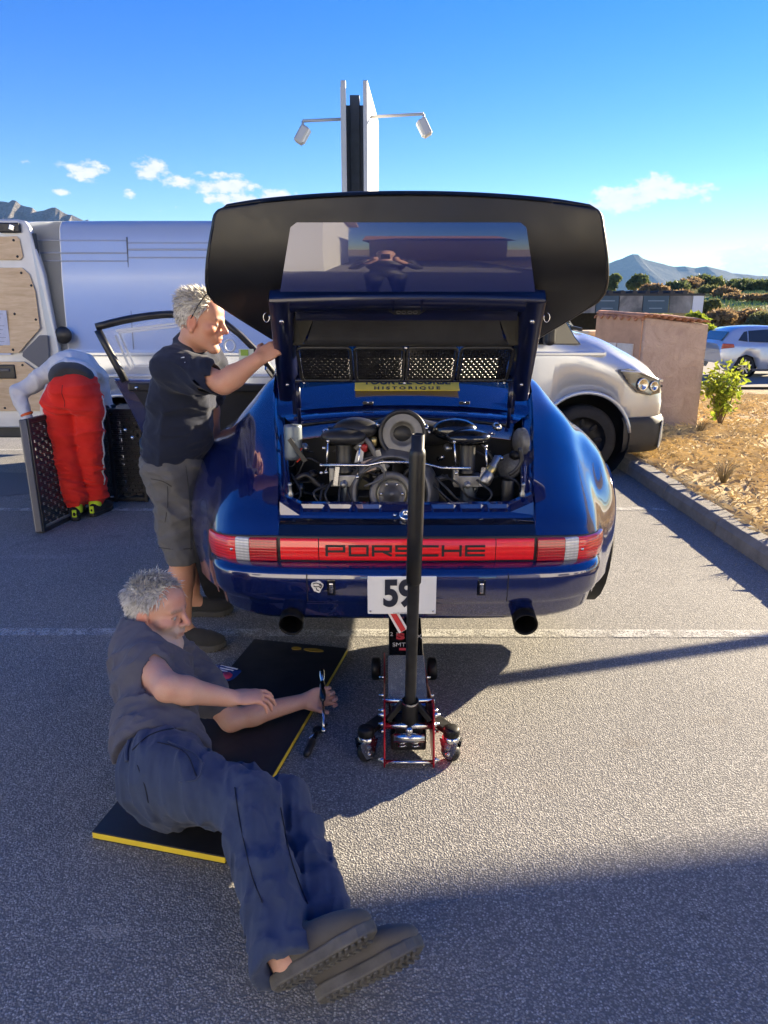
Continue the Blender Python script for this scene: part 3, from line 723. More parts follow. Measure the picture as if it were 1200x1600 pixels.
# ---- rear deck: strip above lights, ledge, gutter and bay
def deck():
    # dark gloss strip curved above the lights (lid rests on it)
    P = []
    for u in np.linspace(-1, 1, 21):
        x = .499 * u; k = .01 * u * u
        P.append([(x, .088 + k, .752), (x, .10 + k, .765), (x, .122 + k, .784), (x, .150 + k, .797), (x, .165 + k, .800)])
    m = MB(); m.grid(P, flip=True); m.build('rear_panel', mat('black_blue_gloss', (.006, .008, .02), .12, .1, .8, var=.3), car)
    # ledge with recessed pockets
    pk = [(-.425, -.33), (-.315, -.22), (-.205, -.10), (.10, .20), (.215, .31), (.325, .415)]
    m = MB(); xs = sorted(set([-.505, .505] + [round(v, 4) for p in pk for v in p] + [round(v + s, 4) for p in pk for v, s in ((p[0], .009), (p[1], -.009))]))
    ys = [(.165, .797), (.172, .810), (.186, .820), (.191, .823), (.222, .838), (.227, .841), (.248, .846), (.254, .80)]
    def dep(x, j):
        for a, b in pk:
            if a + .0085 <= x <= b - .0085 and j in (3, 4): return -.013
        return 0
    m.grid([[(x, y + .01 * (x / .5) ** 2, z + dep(x, j) + (.035 * max(0, (abs(x) - .43) / .07) ** 2 if j > 1 else 0)) for j, (y, z) in enumerate(ys)] for x in xs], smooth=False, flip=True)
    lg = m.build('bay_ledge', M_BLUE, car)
    b = MB(); b.lathe([(.024, 0), (.026, .012), (.022, .018), (.012, .018), (.011, .008), (0, .006)], (-.005, .160, .812), (0, -.75, .66), 24); b.build('lid_latch', M_CHR, car)
    b = MB(); b.lathe([(.007, 0), (.007, .006), (0, .006)], (-.047, .166, .815), (0, -.75, .66), 12); b.build('bolt', M_CHR, car)
    for sx in (-1, 1):
        b = MB(); b.lathe([(.011, 0), (.012, .012), (.007, .018), (.007, .045), (.009, .05), (.006, .058), (0, .058)], (sx * .465, .232, .875), (0, -.2, 1), 14); b.build('stop_pin', M_ALU, car)
    # side gutters following the fender's inner edge
    c0 = [r[0] for r in side_rows()[:7]]
    C = [tuple(p) for p in crom(c0, 5)]
    for sx in (1, -1):
        P = []
        for (x, y, z) in C:
            P.append([(sx * x, y, z), (sx * (x - .004), y, z - .004), (sx * (x - .008), y, z - .028), (sx * (x - .035), y, z - .034), (sx * (x - .048), y, z - .028), (sx * (x - .052), y + .004, z - .04), (sx * (x - .055), y + .01, z - .10)])
        m = MB(); m.grid(P, flip=(sx < 0)); m.build('gutter', M_BLUE, car)
    # scuttle panel between bay and rear window
    rows = [(.69, 1.02, .49), (.70, 1.092, .505), (.715, 1.105, .53), (.745, 1.118, .55), (.76, 1.112, .56), (.785, 1.122, .58), (.80, 1.135, .59), (.83, 1.158, .60)]
    P = [[(w * u, y + .035 * (1 - u * u), z + .028 * (1 - u * u)) for u in np.linspace(-1, 1, 21)] for y, z, w in rows]
    m = MB(); m.grid(P, flip=True); m.build('scuttle_panel', M_BLUE, car)
    s = MB(); s.tube([(.48 * u, .70 + .035 * (1 - u * u), 1.085 + .028 * (1 - u * u)) for u in np.linspace(-1, 1, 15)], .008, 8); s.build('seal', M_RUB, car)
    for u in (-.165, .285):
        c = MB(); c.box((u, .80, 1.175), (.05, .02, .014)); cc = c.build('window_clip', M_BLK, car, bevel=.004)
        c = MB(); c.lathe([(.006, 0), (.005, .004), (0, .005)], (u, .789, 1.178), (0, -1, .2), 10); c.build('screw', M_CHR, cc)
    # yellow event sticker along the foot of the rear window
    q = MB(); q.grid([[(u, .965 + .03 * (1 - (u / .6) ** 2) * 0 + v * .055, 1.252 + v * .032 + .002) for v in (0, 1)] for u in np.linspace(-.20, .33, 7)], smooth=False)
    n = Vector((0, -.50, .86)); o = Vector((.020, .925, 1.250)); yv = Vector((0, .86, .5))
    q = MB(); q.box(o, (.50, .105, .003), frame((0, 0, 0), (1, 0, 0), yv).to_3x3()); st = q.build('event_sticker', M_YEL, car)
    text('lettering', 'TOUR DE CORSE', .066, M_BLK, st, frame(o + yv * .016 + n * .0022, (1, 0, 0), yv), .0004, sx=.83, bold=.002)
    text('lettering', 'H I S T O R I Q U E', .030, M_BLK, st, frame(o - yv * .036 + n * .0022, (1, 0, 0), yv), .0004, sx=1.28, bold=.001)
    # bay walls
    w = MB(); x0, x1, y0, y1, z0, z1 = -.50, .50, .27, .72, .52, 1.10
    w.add([(x0, y0, z0), (x1, y0, z0), (x1, y1, z0), (x0, y1, z0), (x0, y0, .81), (x1, y0, .81), (x1, y1, z1), (x0, y1, z1)], [(0, 1, 2, 3), (3, 2, 6, 7), (0, 3, 7, 4), (1, 5, 6, 2), (0, 4, 5, 1)])
    w.build('engine_bay', mat('bay_black', (.006, .006, .0065), .6, var=.4, vscale=9), car)
deck()
# ================================================================== ENGINE LID AND SPOILER (parts of the car)
def lid():
    hin = Vector((0, .80, 1.19)); vh = Vector((0, -.48, .455)).normalized(); nh = Vector((0, vh.z * -1, vh.y))   # nh towards the viewer
    if nh.y > 0: nh = -nh
    LEN = .661
    def L(x, v, w): return hin + vh * v + nh * w + Vector((x, 0, 0))
    hw = lambda v: lerp(.575, .532, v / LEN)
    bow = lambda x, v: .016 * (1 - (x / .55) ** 2) * (v / LEN) ** 2               # rear edge bows out
    root = empty('engine_lid', (0, 0, 0)); root.parent = car
    # outer skin with grille opening
    xs = [-1, -.92, -.82, -.6, -.3, 0, .3, .6, .82, .92, 1]; vs = [.138, .145, .155, .26, .38, .45, .52, .60, .645, LEN]
    m = MB(); m.grid([[L(x * hw(v), v + bow(x * .55, v), -.028 - .02 * (1 - x * x)) for v in vs] for x in xs], smooth=True, skip=lambda i, j: 2 <= i < 8 and 2 <= j < 4)
    m.build('lid_skin', M_BLUE, root, solid=.004)
    # inner frame: sides, rear lip, front rail
    for sx in (1, -1):
        P = []
        for v in np.linspace(.035, LEN - .002, 9):
            h = hw(v); t = v / LEN
            P.append([L(sx * h, v, -.028), L(sx * (h + .002), v, .012), L(sx * (h - .004), v, .030), L(sx * (h - .030), v, .036), L(sx * (h - .055 - .02 * t), v, .034), L(sx * (h - .075 - .015 * t), v, .012), L(sx * (h - .09), v, -.03)])
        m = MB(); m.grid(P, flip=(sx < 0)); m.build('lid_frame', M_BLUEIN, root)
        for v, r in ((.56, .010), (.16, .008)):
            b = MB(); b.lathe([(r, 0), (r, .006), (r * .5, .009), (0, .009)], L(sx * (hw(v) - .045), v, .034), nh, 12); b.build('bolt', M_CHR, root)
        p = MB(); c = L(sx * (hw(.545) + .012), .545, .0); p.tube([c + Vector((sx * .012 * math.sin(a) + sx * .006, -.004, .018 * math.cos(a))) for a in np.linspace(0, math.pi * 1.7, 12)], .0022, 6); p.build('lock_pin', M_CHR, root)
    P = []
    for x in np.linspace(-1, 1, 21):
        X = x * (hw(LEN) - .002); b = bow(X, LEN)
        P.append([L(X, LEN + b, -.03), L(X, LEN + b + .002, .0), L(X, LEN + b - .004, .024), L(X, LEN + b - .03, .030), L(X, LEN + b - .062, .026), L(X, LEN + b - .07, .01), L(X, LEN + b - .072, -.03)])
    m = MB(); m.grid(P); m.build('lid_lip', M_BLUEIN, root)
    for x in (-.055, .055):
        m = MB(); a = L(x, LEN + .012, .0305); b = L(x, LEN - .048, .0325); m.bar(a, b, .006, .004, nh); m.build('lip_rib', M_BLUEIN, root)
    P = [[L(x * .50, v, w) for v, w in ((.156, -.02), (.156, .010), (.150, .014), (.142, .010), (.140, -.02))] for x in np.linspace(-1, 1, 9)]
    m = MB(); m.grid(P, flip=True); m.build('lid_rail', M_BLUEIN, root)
    # dark recess wall and the scoop
    m = MB(); m.grid([[L(x * .445, v, w) for v, w in ((.592, -.022), (.55, -.020), (.515, -.012))] for x in np.linspace(-1, 1, 5)], flip=True); m.build('recess', M_BLUEIN, root)
    o = [(-.075, .585), (-.05, .560), (.05, .560), (.075, .585), (.07, .598), (-.07, .598)]
    m = MB(); m.prism(o, lambda u, v, k: L(u, v, -.012 + .014 * k)); lb = m.build('latch_plate', M_BLK, root, bevel=.003)
    for k, u in enumerate((-.033, -.012, .012, .033)):
        m = MB(); m.tube([L(u + .008 * math.cos(a), .578 + .0075 * math.sin(a), .004) for a in np.linspace(0, 2 * math.pi, 13)], .0018, 5); m.build('latch_bolt', M_GREY, lb)
    P = []
    for x in np.linspace(-1, 1, 13):
        P.append([L(x * .43, .385, .012), L(x * .425, .41, .020), L(x * .405, .425, .006), L(x * .385, .48, -.012), L(x * .375, .515, -.02)])
    m = MB(); m.grid(P, flip=True); m.build('air_scoop', M_BLK, root)
    for sx in (1, -1):
        m = MB(); m.add([L(sx * .43, .385, .012), L(sx * .425, .41, .020), L(sx * .375, .515, -.02), L(sx * .45, .53, -.022), L(sx * .47, .40, .015)], [(0, 1, 2, 3, 4)]); m.build('scoop_cheek', mat('olive_black_plastic', (.03, .028, .02), .5), root, solid=.003)
    # four grilles
    for (a, b) in ((-.455, -.232), (-.214, -.006), (.008, .218), (.236, .455)):
        g = MB(); v0, v1, r = .160, .378, .022
        pts = []
        for cx_, cv, a0 in ((b - r, v1 - r, 0), (a + r, v1 - r, 90), (a + r, v0 + r, 180), (b - r, v0 + r, 270)):
            for k in range(4): q = R(a0 + 30 * k); pts.append(L(cx_ + r * math.cos(q), cv + r * math.sin(q), .012))
        g.tube(pts, .0075, 8, closed=True); gr = g.build('grille_frame', M_BLK, root)
        w = MB(); n = 12
        for k in range(n):                                                             # expanded metal: two families of zigzag strands
            v = v0 + .012 + (v1 - v0 - .024) * k / (n - 1); m_ = 17
            for fam in (0, 1):
                p = [L(a + .010 + (b - a - .020) * i / m_, v + (.0072 if (i + k + fam) % 2 else -.0072), .008 + .003 * fam) for i in range(m_ + 1)]
                for q0, q1 in zip(p[:-1], p[1:]): w.bar(q0, q1, .0084, .0014, nh)
        tag(w.build('grille_mesh', mat('dark_mesh_metal', (.05, .05, .055), .35, .8, var=.3, vscale=30), gr), kind='stuff')
    for x in (.001, ):
        for v in (.150, .385):
            b = MB(); b.lathe([(.007, 0), (.007, .006), (0, .008)], L(x, v, .018), nh, 10); b.build('bolt', M_CHR, root)
    for x in (-.447, .447):
        b = MB(); b.lathe([(.007, 0), (.007, .006), (0, .008)], L(x, .15, .018), nh, 10); b.build('bolt', M_CHR, root)
    # gas struts down to the body
    for sx in (1, -1):
        s = MB(); s.tube([L(sx * .475, .17, .03), Vector((sx * .470, .66, 1.08))], .0085, 10); s.tube([L(sx * .475, .17, .03), L(sx * .475, .17, .03) * .45 + Vector((sx * .470, .66, 1.08)) * .55], .012, 10); s.build('lid_strut', M_BLUEIN, root)
        h = MB(); h.bar((sx * .50, .76, 1.13), L(sx * .50, .10, .0), .02, .02); h.build('lid_hinge', M_BLUEIN, root)

    # ---- spoiler: thick rubber-edged tail standing up from the lid
    tail = empty('spoiler', (0, 0, 0)); tail.parent = car
    Y0 = CY
    def width(v):
        t = [(0, .545), (.10, .615), (.20, .685), (.28, .738), (.33, .770), (.37, .785), (.42, .787), (.50, .782), (.60, .770), (.75, .750), (.88, .731), (.93, .725), (.96, .718), (.985, .703), (1., .682)]
        return float(np.interp(v, [a for a, b in t], [b for a, b in t]))
    def S(u, v):
        """front (camera side) surface; u -1..1, v 0 (lid) .. 1 (rim)"""
        w = width(v)
        z = 1.455 + .508 * v + .040 * (1 - abs(u) ** 2.1) * v ** 3
        y = float(np.interp(v, [0, .2, .4, .5, .65, .8, 1], [3.14, 3.03, 2.925, 2.885, 2.855, 2.84, 2.835])) - Y0 + .05 * abs(u) ** 3 * (1 - .35 * v)
        y -= .018 * math.sin(math.pi * min(1, v)) * (1 - u * u)                      # belly
        return Vector((w * u, y, z))
    us = np.sin(np.linspace(-1, 1, 41) * math.pi / 2); vs = [0, .06, .12, .18, .25, .33, .4, .48, .56, .65, .74, .82, .88, .92, .95, .97, .985, 1.]
    F = [[S(u, v) for v in vs] for u in us]
    def th(u, v): return .075 * (1 - .55 * v) * (1 - .6 * abs(u) ** 2) + .012
    B = [[S(u, v) + Vector((0, th(u, v), 0)) for v in vs] for u in us]
    m = MB(); m.grid(F, flip=False); m.grid(B, flip=True)
    def rim(seq):
        P = []
        for (i, j, out) in seq:
            f, b = F[i][j], B[i][j]; c = (f + b) / 2; h = (b - f).length / 2
            P.append([f] + [c + Vector((0, -math.cos(a) * h, 0)) + out * (math.sin(a) * min(h, .016)) for a in np.linspace(.35, math.pi - .35, 5)] + [b])
        return P
    nU, nV = len(us), len(vs); seq = []
    for j in range(nV): seq.append((0, j, Vector((-1, 0, .15 if j > 12 else -.1)).normalized()))
    for i in range(1, nU): seq.append((i, nV - 1, Vector((0, 0, 1))))
    for j in range(nV - 2, -1, -1): seq.append((nU - 1, j, Vector((1, 0, .15 if j > 12 else -.1)).normalized()))
    m.grid(rim(seq), flip=True)
    m.build('spoiler_rubber', M_RUB, tail, weld=True)
    # painted centre panel, proud of the rubber
    us2 = np.linspace(-1, 1, 25); vs2 = np.linspace(.415, .86, 17); P = []
    for u in us2:
        row = []
        for v in vs2:
            k = (v - .415) / .445; half = lerp(.485, .432, k) - .02 * max(0, (k - .93) / .07) ** 2
            x = half * u; z0 = 1.455 + .485 * v + .05 * v ** 3
            z = 1.455 + .488 * v + .046 * v ** 3
            # own gentle curvature: smooth convex sheet just proud of the rubber
            yy = (2.838 - Y0) - .052 * k + .034 * k * k + .012 * x * x - .012
            row.append(Vector((x, yy, z)))
        P.append(row)
    m = MB(); m.grid(P); m.build('spoiler_panel', M_BLUE, tail)
    # rubber bumps on the rim
    for sx in (-1, 1):
        s = MB(); s.tube([tuple(S(sx, v) + Vector((0, .02, 0))) for v in (.42, .6, .75, .86)], .010, 8); s.build('edge_bead', M_RUB, tail)
lid()
# ================================================================== ENGINE (parts of the car)
def engine():
    eng = empty('engine', (0, 0, 0)); eng.parent = car
    def E(px, py, Y): p = at(px, py, Y); return Vector((p.x - CX, p.y - CY, p.z))
    y_ = Vector((0, -1, 0)); ax = Vector((0, -.96, .28)).normalized()
    # fan housing with a ring, blades, alternator
    c = E(612, 772, 2.93)
    m = MB(); m.lathe([(.215, .10), (.20, .02), (.168, -.012), (.160, -.02), (.152, -.012), (.148, .02), (.146, .12)], c, -ax, 44); m.build('fan_ring', mat('dark_grey_magnesium', (.12, .12, .125), .42, .4, var=.25, vscale=20), eng)
    for k in range(11):
        a = 2 * math.pi * k / 11 + .2; x = Vector((1, 0, 0)); y = ax.cross(x).normalized()
        d = x * math.cos(a) + y * math.sin(a); t = -x * math.sin(a) + y * math.cos(a); b = MB()
        p0 = c - ax * .03 + d * .078; p1 = c - ax * .03 + d * .142
        b.hexa([p0 - t * .018 - ax * .02, p1 - t * .024 - ax * .03, p1 - t * .021 - ax * .03, p0 - t * .015 - ax * .02, p0 + t * .016 + ax * .012, p1 + t * .022 + ax * .012, p1 + t * .025 + ax * .012, p0 + t * .019 + ax * .012])
        b.build('fan_blade', M_BLKM, eng)
    m = MB(); m.lathe([(.090, -.05), (.096, .012), (.089, .022), (.074, .022), (.064, .012), (.030, .010), (.028, .022), (.012, .022), (.012, .030), (0, .030)], c, ax, 36); m.build('fan_hub', MATS['dark_grey_magnesium'], eng)
    m = MB(); m.lathe([(.060, 0), (.066, .008), (.058, .012)], c + ax * .014, ax, 36); m.build('pulley', mat('brass_zinc', (.42, .36, .22), .4, .8, var=.2), eng)
    for k in range(6):
        a = k * math.pi / 3; x = Vector((1, 0, 0)); y = ax.cross(x).normalized()
        b = MB(); b.lathe([(.007, 0), (.007, .008), (0, .008)], c + ax * .012 + (x * math.cos(a) + y * math.sin(a)) * .046, ax, 6); b.build('bolt', M_CHR, eng)
    # triangular shroud wings
    for sx in (-1, 1):
        m = MB(); p = [c + Vector((sx * .10, .03, .11)), c + Vector((sx * .27, .06, -.075)), c + Vector((sx * .08, .03, -.09))]
        m.prism([(q.x, q.z) for q in p], lambda u, v, k: (u, c.y + .05 + .03 * k, v)); m.build('fan_shroud', mat('olive_metal', (.045, .043, .03), .45, .5, var=.3), eng, bevel=.006)
        b = MB(); b.lathe([(.006, 0), (.006, .006), (0, .006)], p[1] + Vector((-sx * .01, -.01, .006)), ax, 8); b.build('bolt', M_CHR, eng)
    # intake ring in the middle
    c2 = E(629, 678, 3.02); a2 = Vector((-.02, -.985, .17)).normalized()
    m = MB(); m.lathe([(.085, -.12), (.098, -.02), (.103, 0), (.105, .014), (.100, .022), (.092, .020), (.088, .012), (.086, .010)], c2, a2, 48); m.build('air_intake', M_BLK, eng)
    m = MB(); m.lathe([(.085, .010), (.060, .016), (.052, .012), (.050, -.03), (.03, -.05), (0, -.05)], c2, a2, 44); m.build('intake_throat', mat('pale_rubber', (.20, .195, .18), .6, var=.15, vscale=20), eng)
    # plenum body behind the ring
    m = MB()
    P = []
    for x in np.linspace(-.33, .33, 25):
        w = .045 + .035 * math.exp(-(x / .12) ** 2); zc = c2.z - .012 - .02 * (abs(x) / .33); yc = c2.y + .13
        P.append([(x + c2.x, yc + w * 1.2 * math.cos(a), zc + w * math.sin(a)) for a in np.linspace(0, 2 * math.pi, 17)])
    m.grid(P); m.build('intake_plenum', M_BLK, eng)
    for dx in (-.115, .115):
        b = MB(); b.lathe([(.009, 0), (.009, .006), (.004, .008), (0, .008)], c2 + Vector((dx, .03, .003)), a2, 12); b.build('bolt', M_CHR, eng)
    # left and right intake mushrooms with stacks and throttle bodies
    for sx, (px, py) in ((-1, (537, 682)), (1, (731, 683))):
        q = E(px, py, 2.98)
        m = MB(); m.ball(q, (.098, .075, .036), 24, 14); m.ball(q + Vector((-sx * .05, .07, .02)), (.10, .08, .05), 18, 10); m.build('intake_elbow', M_BLKG if sx > 0 else M_BLK, eng)
        m = MB(); m.lathe([(.034, 0), (.033, -.02), (.033, -.125), (.036, -.13), (.036, -.14)], q + Vector((0, 0, -.012)), (0, .06, 1), 24); m.build('velocity_stack', M_BLK, eng)
        m = MB(); m.box(q + Vector((0, .0, -.185)), (.115, .08, .05)); m.box(q + Vector((-.05, -.01, -.165)), (.022, .07, .075)); m.lathe([(.016, 0), (.016, .03), (.010, .034), (.010, .044), (0, .044)], q + Vector((.0, -.03, -.195)), y_, 14); m.build('throttle_body', M_ALU, eng, bevel=.005)
        m = MB(); m.lathe([(.03, 0), (.035, -.04), (.036, -.10)], q + Vector((.01, .0, -.21)), (0, 0, 1), 20); m.build('intake_runner', mat('blue_grey_alloy', (.10, .12, .15), .42, .7, var=.2), eng)
        for dx, dz in ((-.062, -.01), (.070, -.03)):
            m = MB(); a = q + Vector((dx, -.055, dz)); b = q + Vector((dx + .012 * sx, -.05, dz - .135)); m.tube([a, b], .0038, 8); m.ball(a, .008, 10, 6); m.ball(b, .009, 10, 6); m.build('linkage_rod', M_CHR, eng)
        m = MB(); m.bar(q + Vector((.045 * sx + .02, -.05, -.12)), q + Vector((.045 * sx + .01, -.055, -.20)), .018, .006, (0, -1, 0)); m.build('throttle_lever', M_CHR, eng)
    # cross rod
    m = MB(); m.tube([E(502, 727, 2.90), E(575, 727, 2.90), E(598, 722, 2.89), E(632, 722, 2.89), E(665, 725, 2.89), E(690, 731, 2.90), E(735, 732, 2.90)], .0065, 10); m.build('throttle_shaft', M_CHR, eng)
    for px, py in ((502, 727), (502, 739), (506, 700)):
        b = MB(); b.ball(E(px, py, 2.90), .008, 10, 6); b.build('rod_end', M_CHR, eng)
    # distributor / ignition box with pale cover
    m = MB(); q = E(577, 725, 3.0); m.box(q, (.085, .06, .075), roty(R(-18))); ib = m.build('ignition_box', M_BLK, eng, bevel=.008)
    m = MB(); m.box(q + Vector((-.002, -.034, .0)), (.055, .008, .05), roty(R(-18))); m.build('cover', mat('salmon_paper', (.45, .34, .27), .6, var=.2, vscale=40), ib, bevel=.003)
    m = MB(); m.box(q + Vector((.05, -.01, .02)), (.022, .05, .10), roty(R(-18))); m.build('bracket', M_ALU, eng, bevel=.003)
    m = MB(); m.lathe([(.014, 0), (.016, .03), (.0, .032)], E(569, 703, 2.99), (0, -.5, .8), 14); m.build('red_cap', mat('red_cap', (.35, .02, .02), .4), eng)
    m = MB(); m.lathe([(.018, 0), (.018, .03), (.006, .036), (0, .036)], E(583, 694, 3.02), (0, -.4, .9), 14); m.build('filler_cap', mat('brass', (.45, .36, .16), .35, .9), eng)
    m = MB(); q = E(561, 712, 2.97); m.add([q + Vector((-.02, 0, -.03)), q + Vector((.015, 0, -.025)), q + Vector((.022, .01, .03)), q + Vector((.0, .01, .04)), q + Vector((-.012, .005, .005))], [(0, 1, 2, 3, 4)]); m.build('paper_tag', mat('tag_paper', (.55, .55, .52), .7), eng, solid=.002)
    # canister left, oil filter and hoses right
    q = E(458, 690, 2.95); m = MB(); m.lathe([(.0, .075), (.036, .07), (.038, .06), (.038, -.06), (.034, -.075), (0, -.075)], q, (0, .1, 1), 24); m.build('oil_canister', mat('steel_blue', (.16, .19, .22), .42, .6, var=.2), eng)
    m = MB(); m.bar(q + Vector((-.01, -.045, .02)), q + Vector((.055, -.05, -.075)), .018, .006, (0, -1, 0)); m.build('canister_strap', M_BLK, eng)
    q = E(765, 738, 2.93); d = Vector((.45, .2, .86)).normalized(); m = MB(); m.lathe([(0, -.055), (.022, -.055), (.026, -.045), (.026, -.01), (.018, .0), (.018, .035), (.014, .04), (.014, .075), (0, .08)], q, d, 20); m.build('sensor_plug', M_ALU, eng)
    m = MB(); m.lathe([(.02, .0), (.02, .022), (.0165, .026)], q + d * .002, d, 20); m.build('brass_collar', mat('brass', (.45, .36, .16), .35, .9), eng)
    q = E(797, 730, 3.05); m = MB(); m.lathe([(.055, 0), (.058, .012), (.05, .018), (0, .02)], q, Vector((-.5, -.7, .3)), 30); m.build('oil_filler_lid', mat('grey_perforated', (.14, .14, .135), .5, .6, var=.3, vscale=90), eng)
    q = E(793, 768, 2.9); m = MB(); m.lathe([(.024, .05), (.026, .045), (.026, -.03), (.02, -.05), (0, -.05)], q, (0, 0, 1), 18); m.build('relay', M_BLK, eng)
    q = E(818, 690, 3.08); m = MB(); m.lathe([(.06, 0), (.06, .02), (.05, .03), (0, .03)], q, Vector((-1, -.3, 0)), 26); m.build('heater_flange', mat('grey_cover', (.16, .16, .155), .5, .3, var=.3, vscale=40), eng)
    # ignition leads and hoses
    r2 = random.Random(5)
    for k, (p0, p1, p2, p3) in enumerate([((505, 755), (500, 790), (515, 800), (560, 792)), ((520, 750), (508, 775), (530, 800), (575, 788)), ((532, 752), (530, 785), (545, 795), (590, 790)), ((545, 748), (545, 775), (560, 790), (600, 786)), ((512, 758), (490, 770), (505, 792), (530, 800)),
                                          ((680, 745), (700, 765), (715, 780), (740, 790)), ((675, 752), (695, 775), (712, 788), (730, 795)), ((690, 742), (715, 755), (730, 775), (755, 782)), ((560, 742), (590, 728), (600, 745), (570, 760)), ((745, 750), (768, 770), (760, 785), (750, 792)),
                                          ((455, 740), (470, 770), (460, 790), (480, 795)), ((780, 745), (800, 748), (812, 760), (806, 775))]):
        m = MB(); Yk = 2.86 + .02 * (k % 4); pts = crom([tuple(E(*p, Yk + dy)) for p, dy in zip((p0, p1, p2, p3), (.06, .0, .0, .05))], 5)
        m.tube(pts, .0052, 8); m.build('ignition_lead', M_BLK if k != 8 else M_GREY, eng)
    m = MB(); m.tube(crom([tuple(E(*p, 2.92)) for p in ((464, 722), (470, 715), (467, 708), (472, 700))], 4), .003, 6); m.build('red_wire', mat('red_wire', (.5, .03, .01), .5), eng)
    m = MB(); m.tube(crom([tuple(E(*p, 2.95)) for p in ((795, 742), (805, 735), (815, 720), (812, 700))], 4), .009, 8); m.build('hose', M_BLK, eng)
    m = MB(); m.tube([E(700, 660, 3.12), E(760, 690, 3.10)], .003, 6); m.build('cable', M_GREY, eng)
    rg = random.Random(14)
    for k in range(16):                                                                # more hoses and pipes filling the bay
        x0 = rg.uniform(455, 815); y0 = rg.uniform(700, 770); sgn = rg.choice((-1, 1)); Yk = rg.uniform(2.96, 3.12)
        pts = [(x0, y0), (x0 + sgn * rg.uniform(8, 22), y0 + rg.uniform(-18, 12)), (x0 + sgn * rg.uniform(25, 45), y0 + rg.uniform(0, 22)), (x0 + sgn * rg.uniform(40, 60), min(792, y0 + rg.uniform(15, 45)))]
        m = MB(); m.tube(crom([tuple(E(*p, Yk)) for p in pts], 5), rg.choice((.004, .006, .009, .012)), 8); m.build('hose', rg.choice((M_BLK, M_BLKM, M_BLK, M_GREY)), eng)
    for (px, py, r_, m_) in ((476, 700, .018, M_ALU), (488, 742, .022, M_BLKM), (508, 676, .014, M_CHR), (778, 668, .016, M_CHR), (806, 712, .020, M_BLKM), (700, 700, .016, M_ALU), (690, 715, .012, M_CHR), (596, 700, .014, M_BLKM), (740, 764, .020, M_ALU), (470, 762, .018, M_ALU), (548, 764, .014, M_CHR), (666, 668, .010, M_CHR), (590, 664, .010, M_CHR), (782, 716, .012, M_CHR), (530, 738, .012, M_CHR)):
        q = E(px, py, rg.uniform(2.94, 3.08)); m = MB(); m.lathe([(r_ * .6, -.03), (r_, -.025), (r_, .0), (r_ * .75, .006), (r_ * .75, .014), (0, .016)], q, Vector((rg.uniform(-.4, .4), -1, rg.uniform(-.2, .5))), 14); m.build('fitting', m_, eng)
    # floor clutter: dark engine tin
    m = MB(); m.box((0, .46, .74), (.96, .36, .06)); m.build('engine_tin', M_BLKM, eng, bevel=.01)
engine()
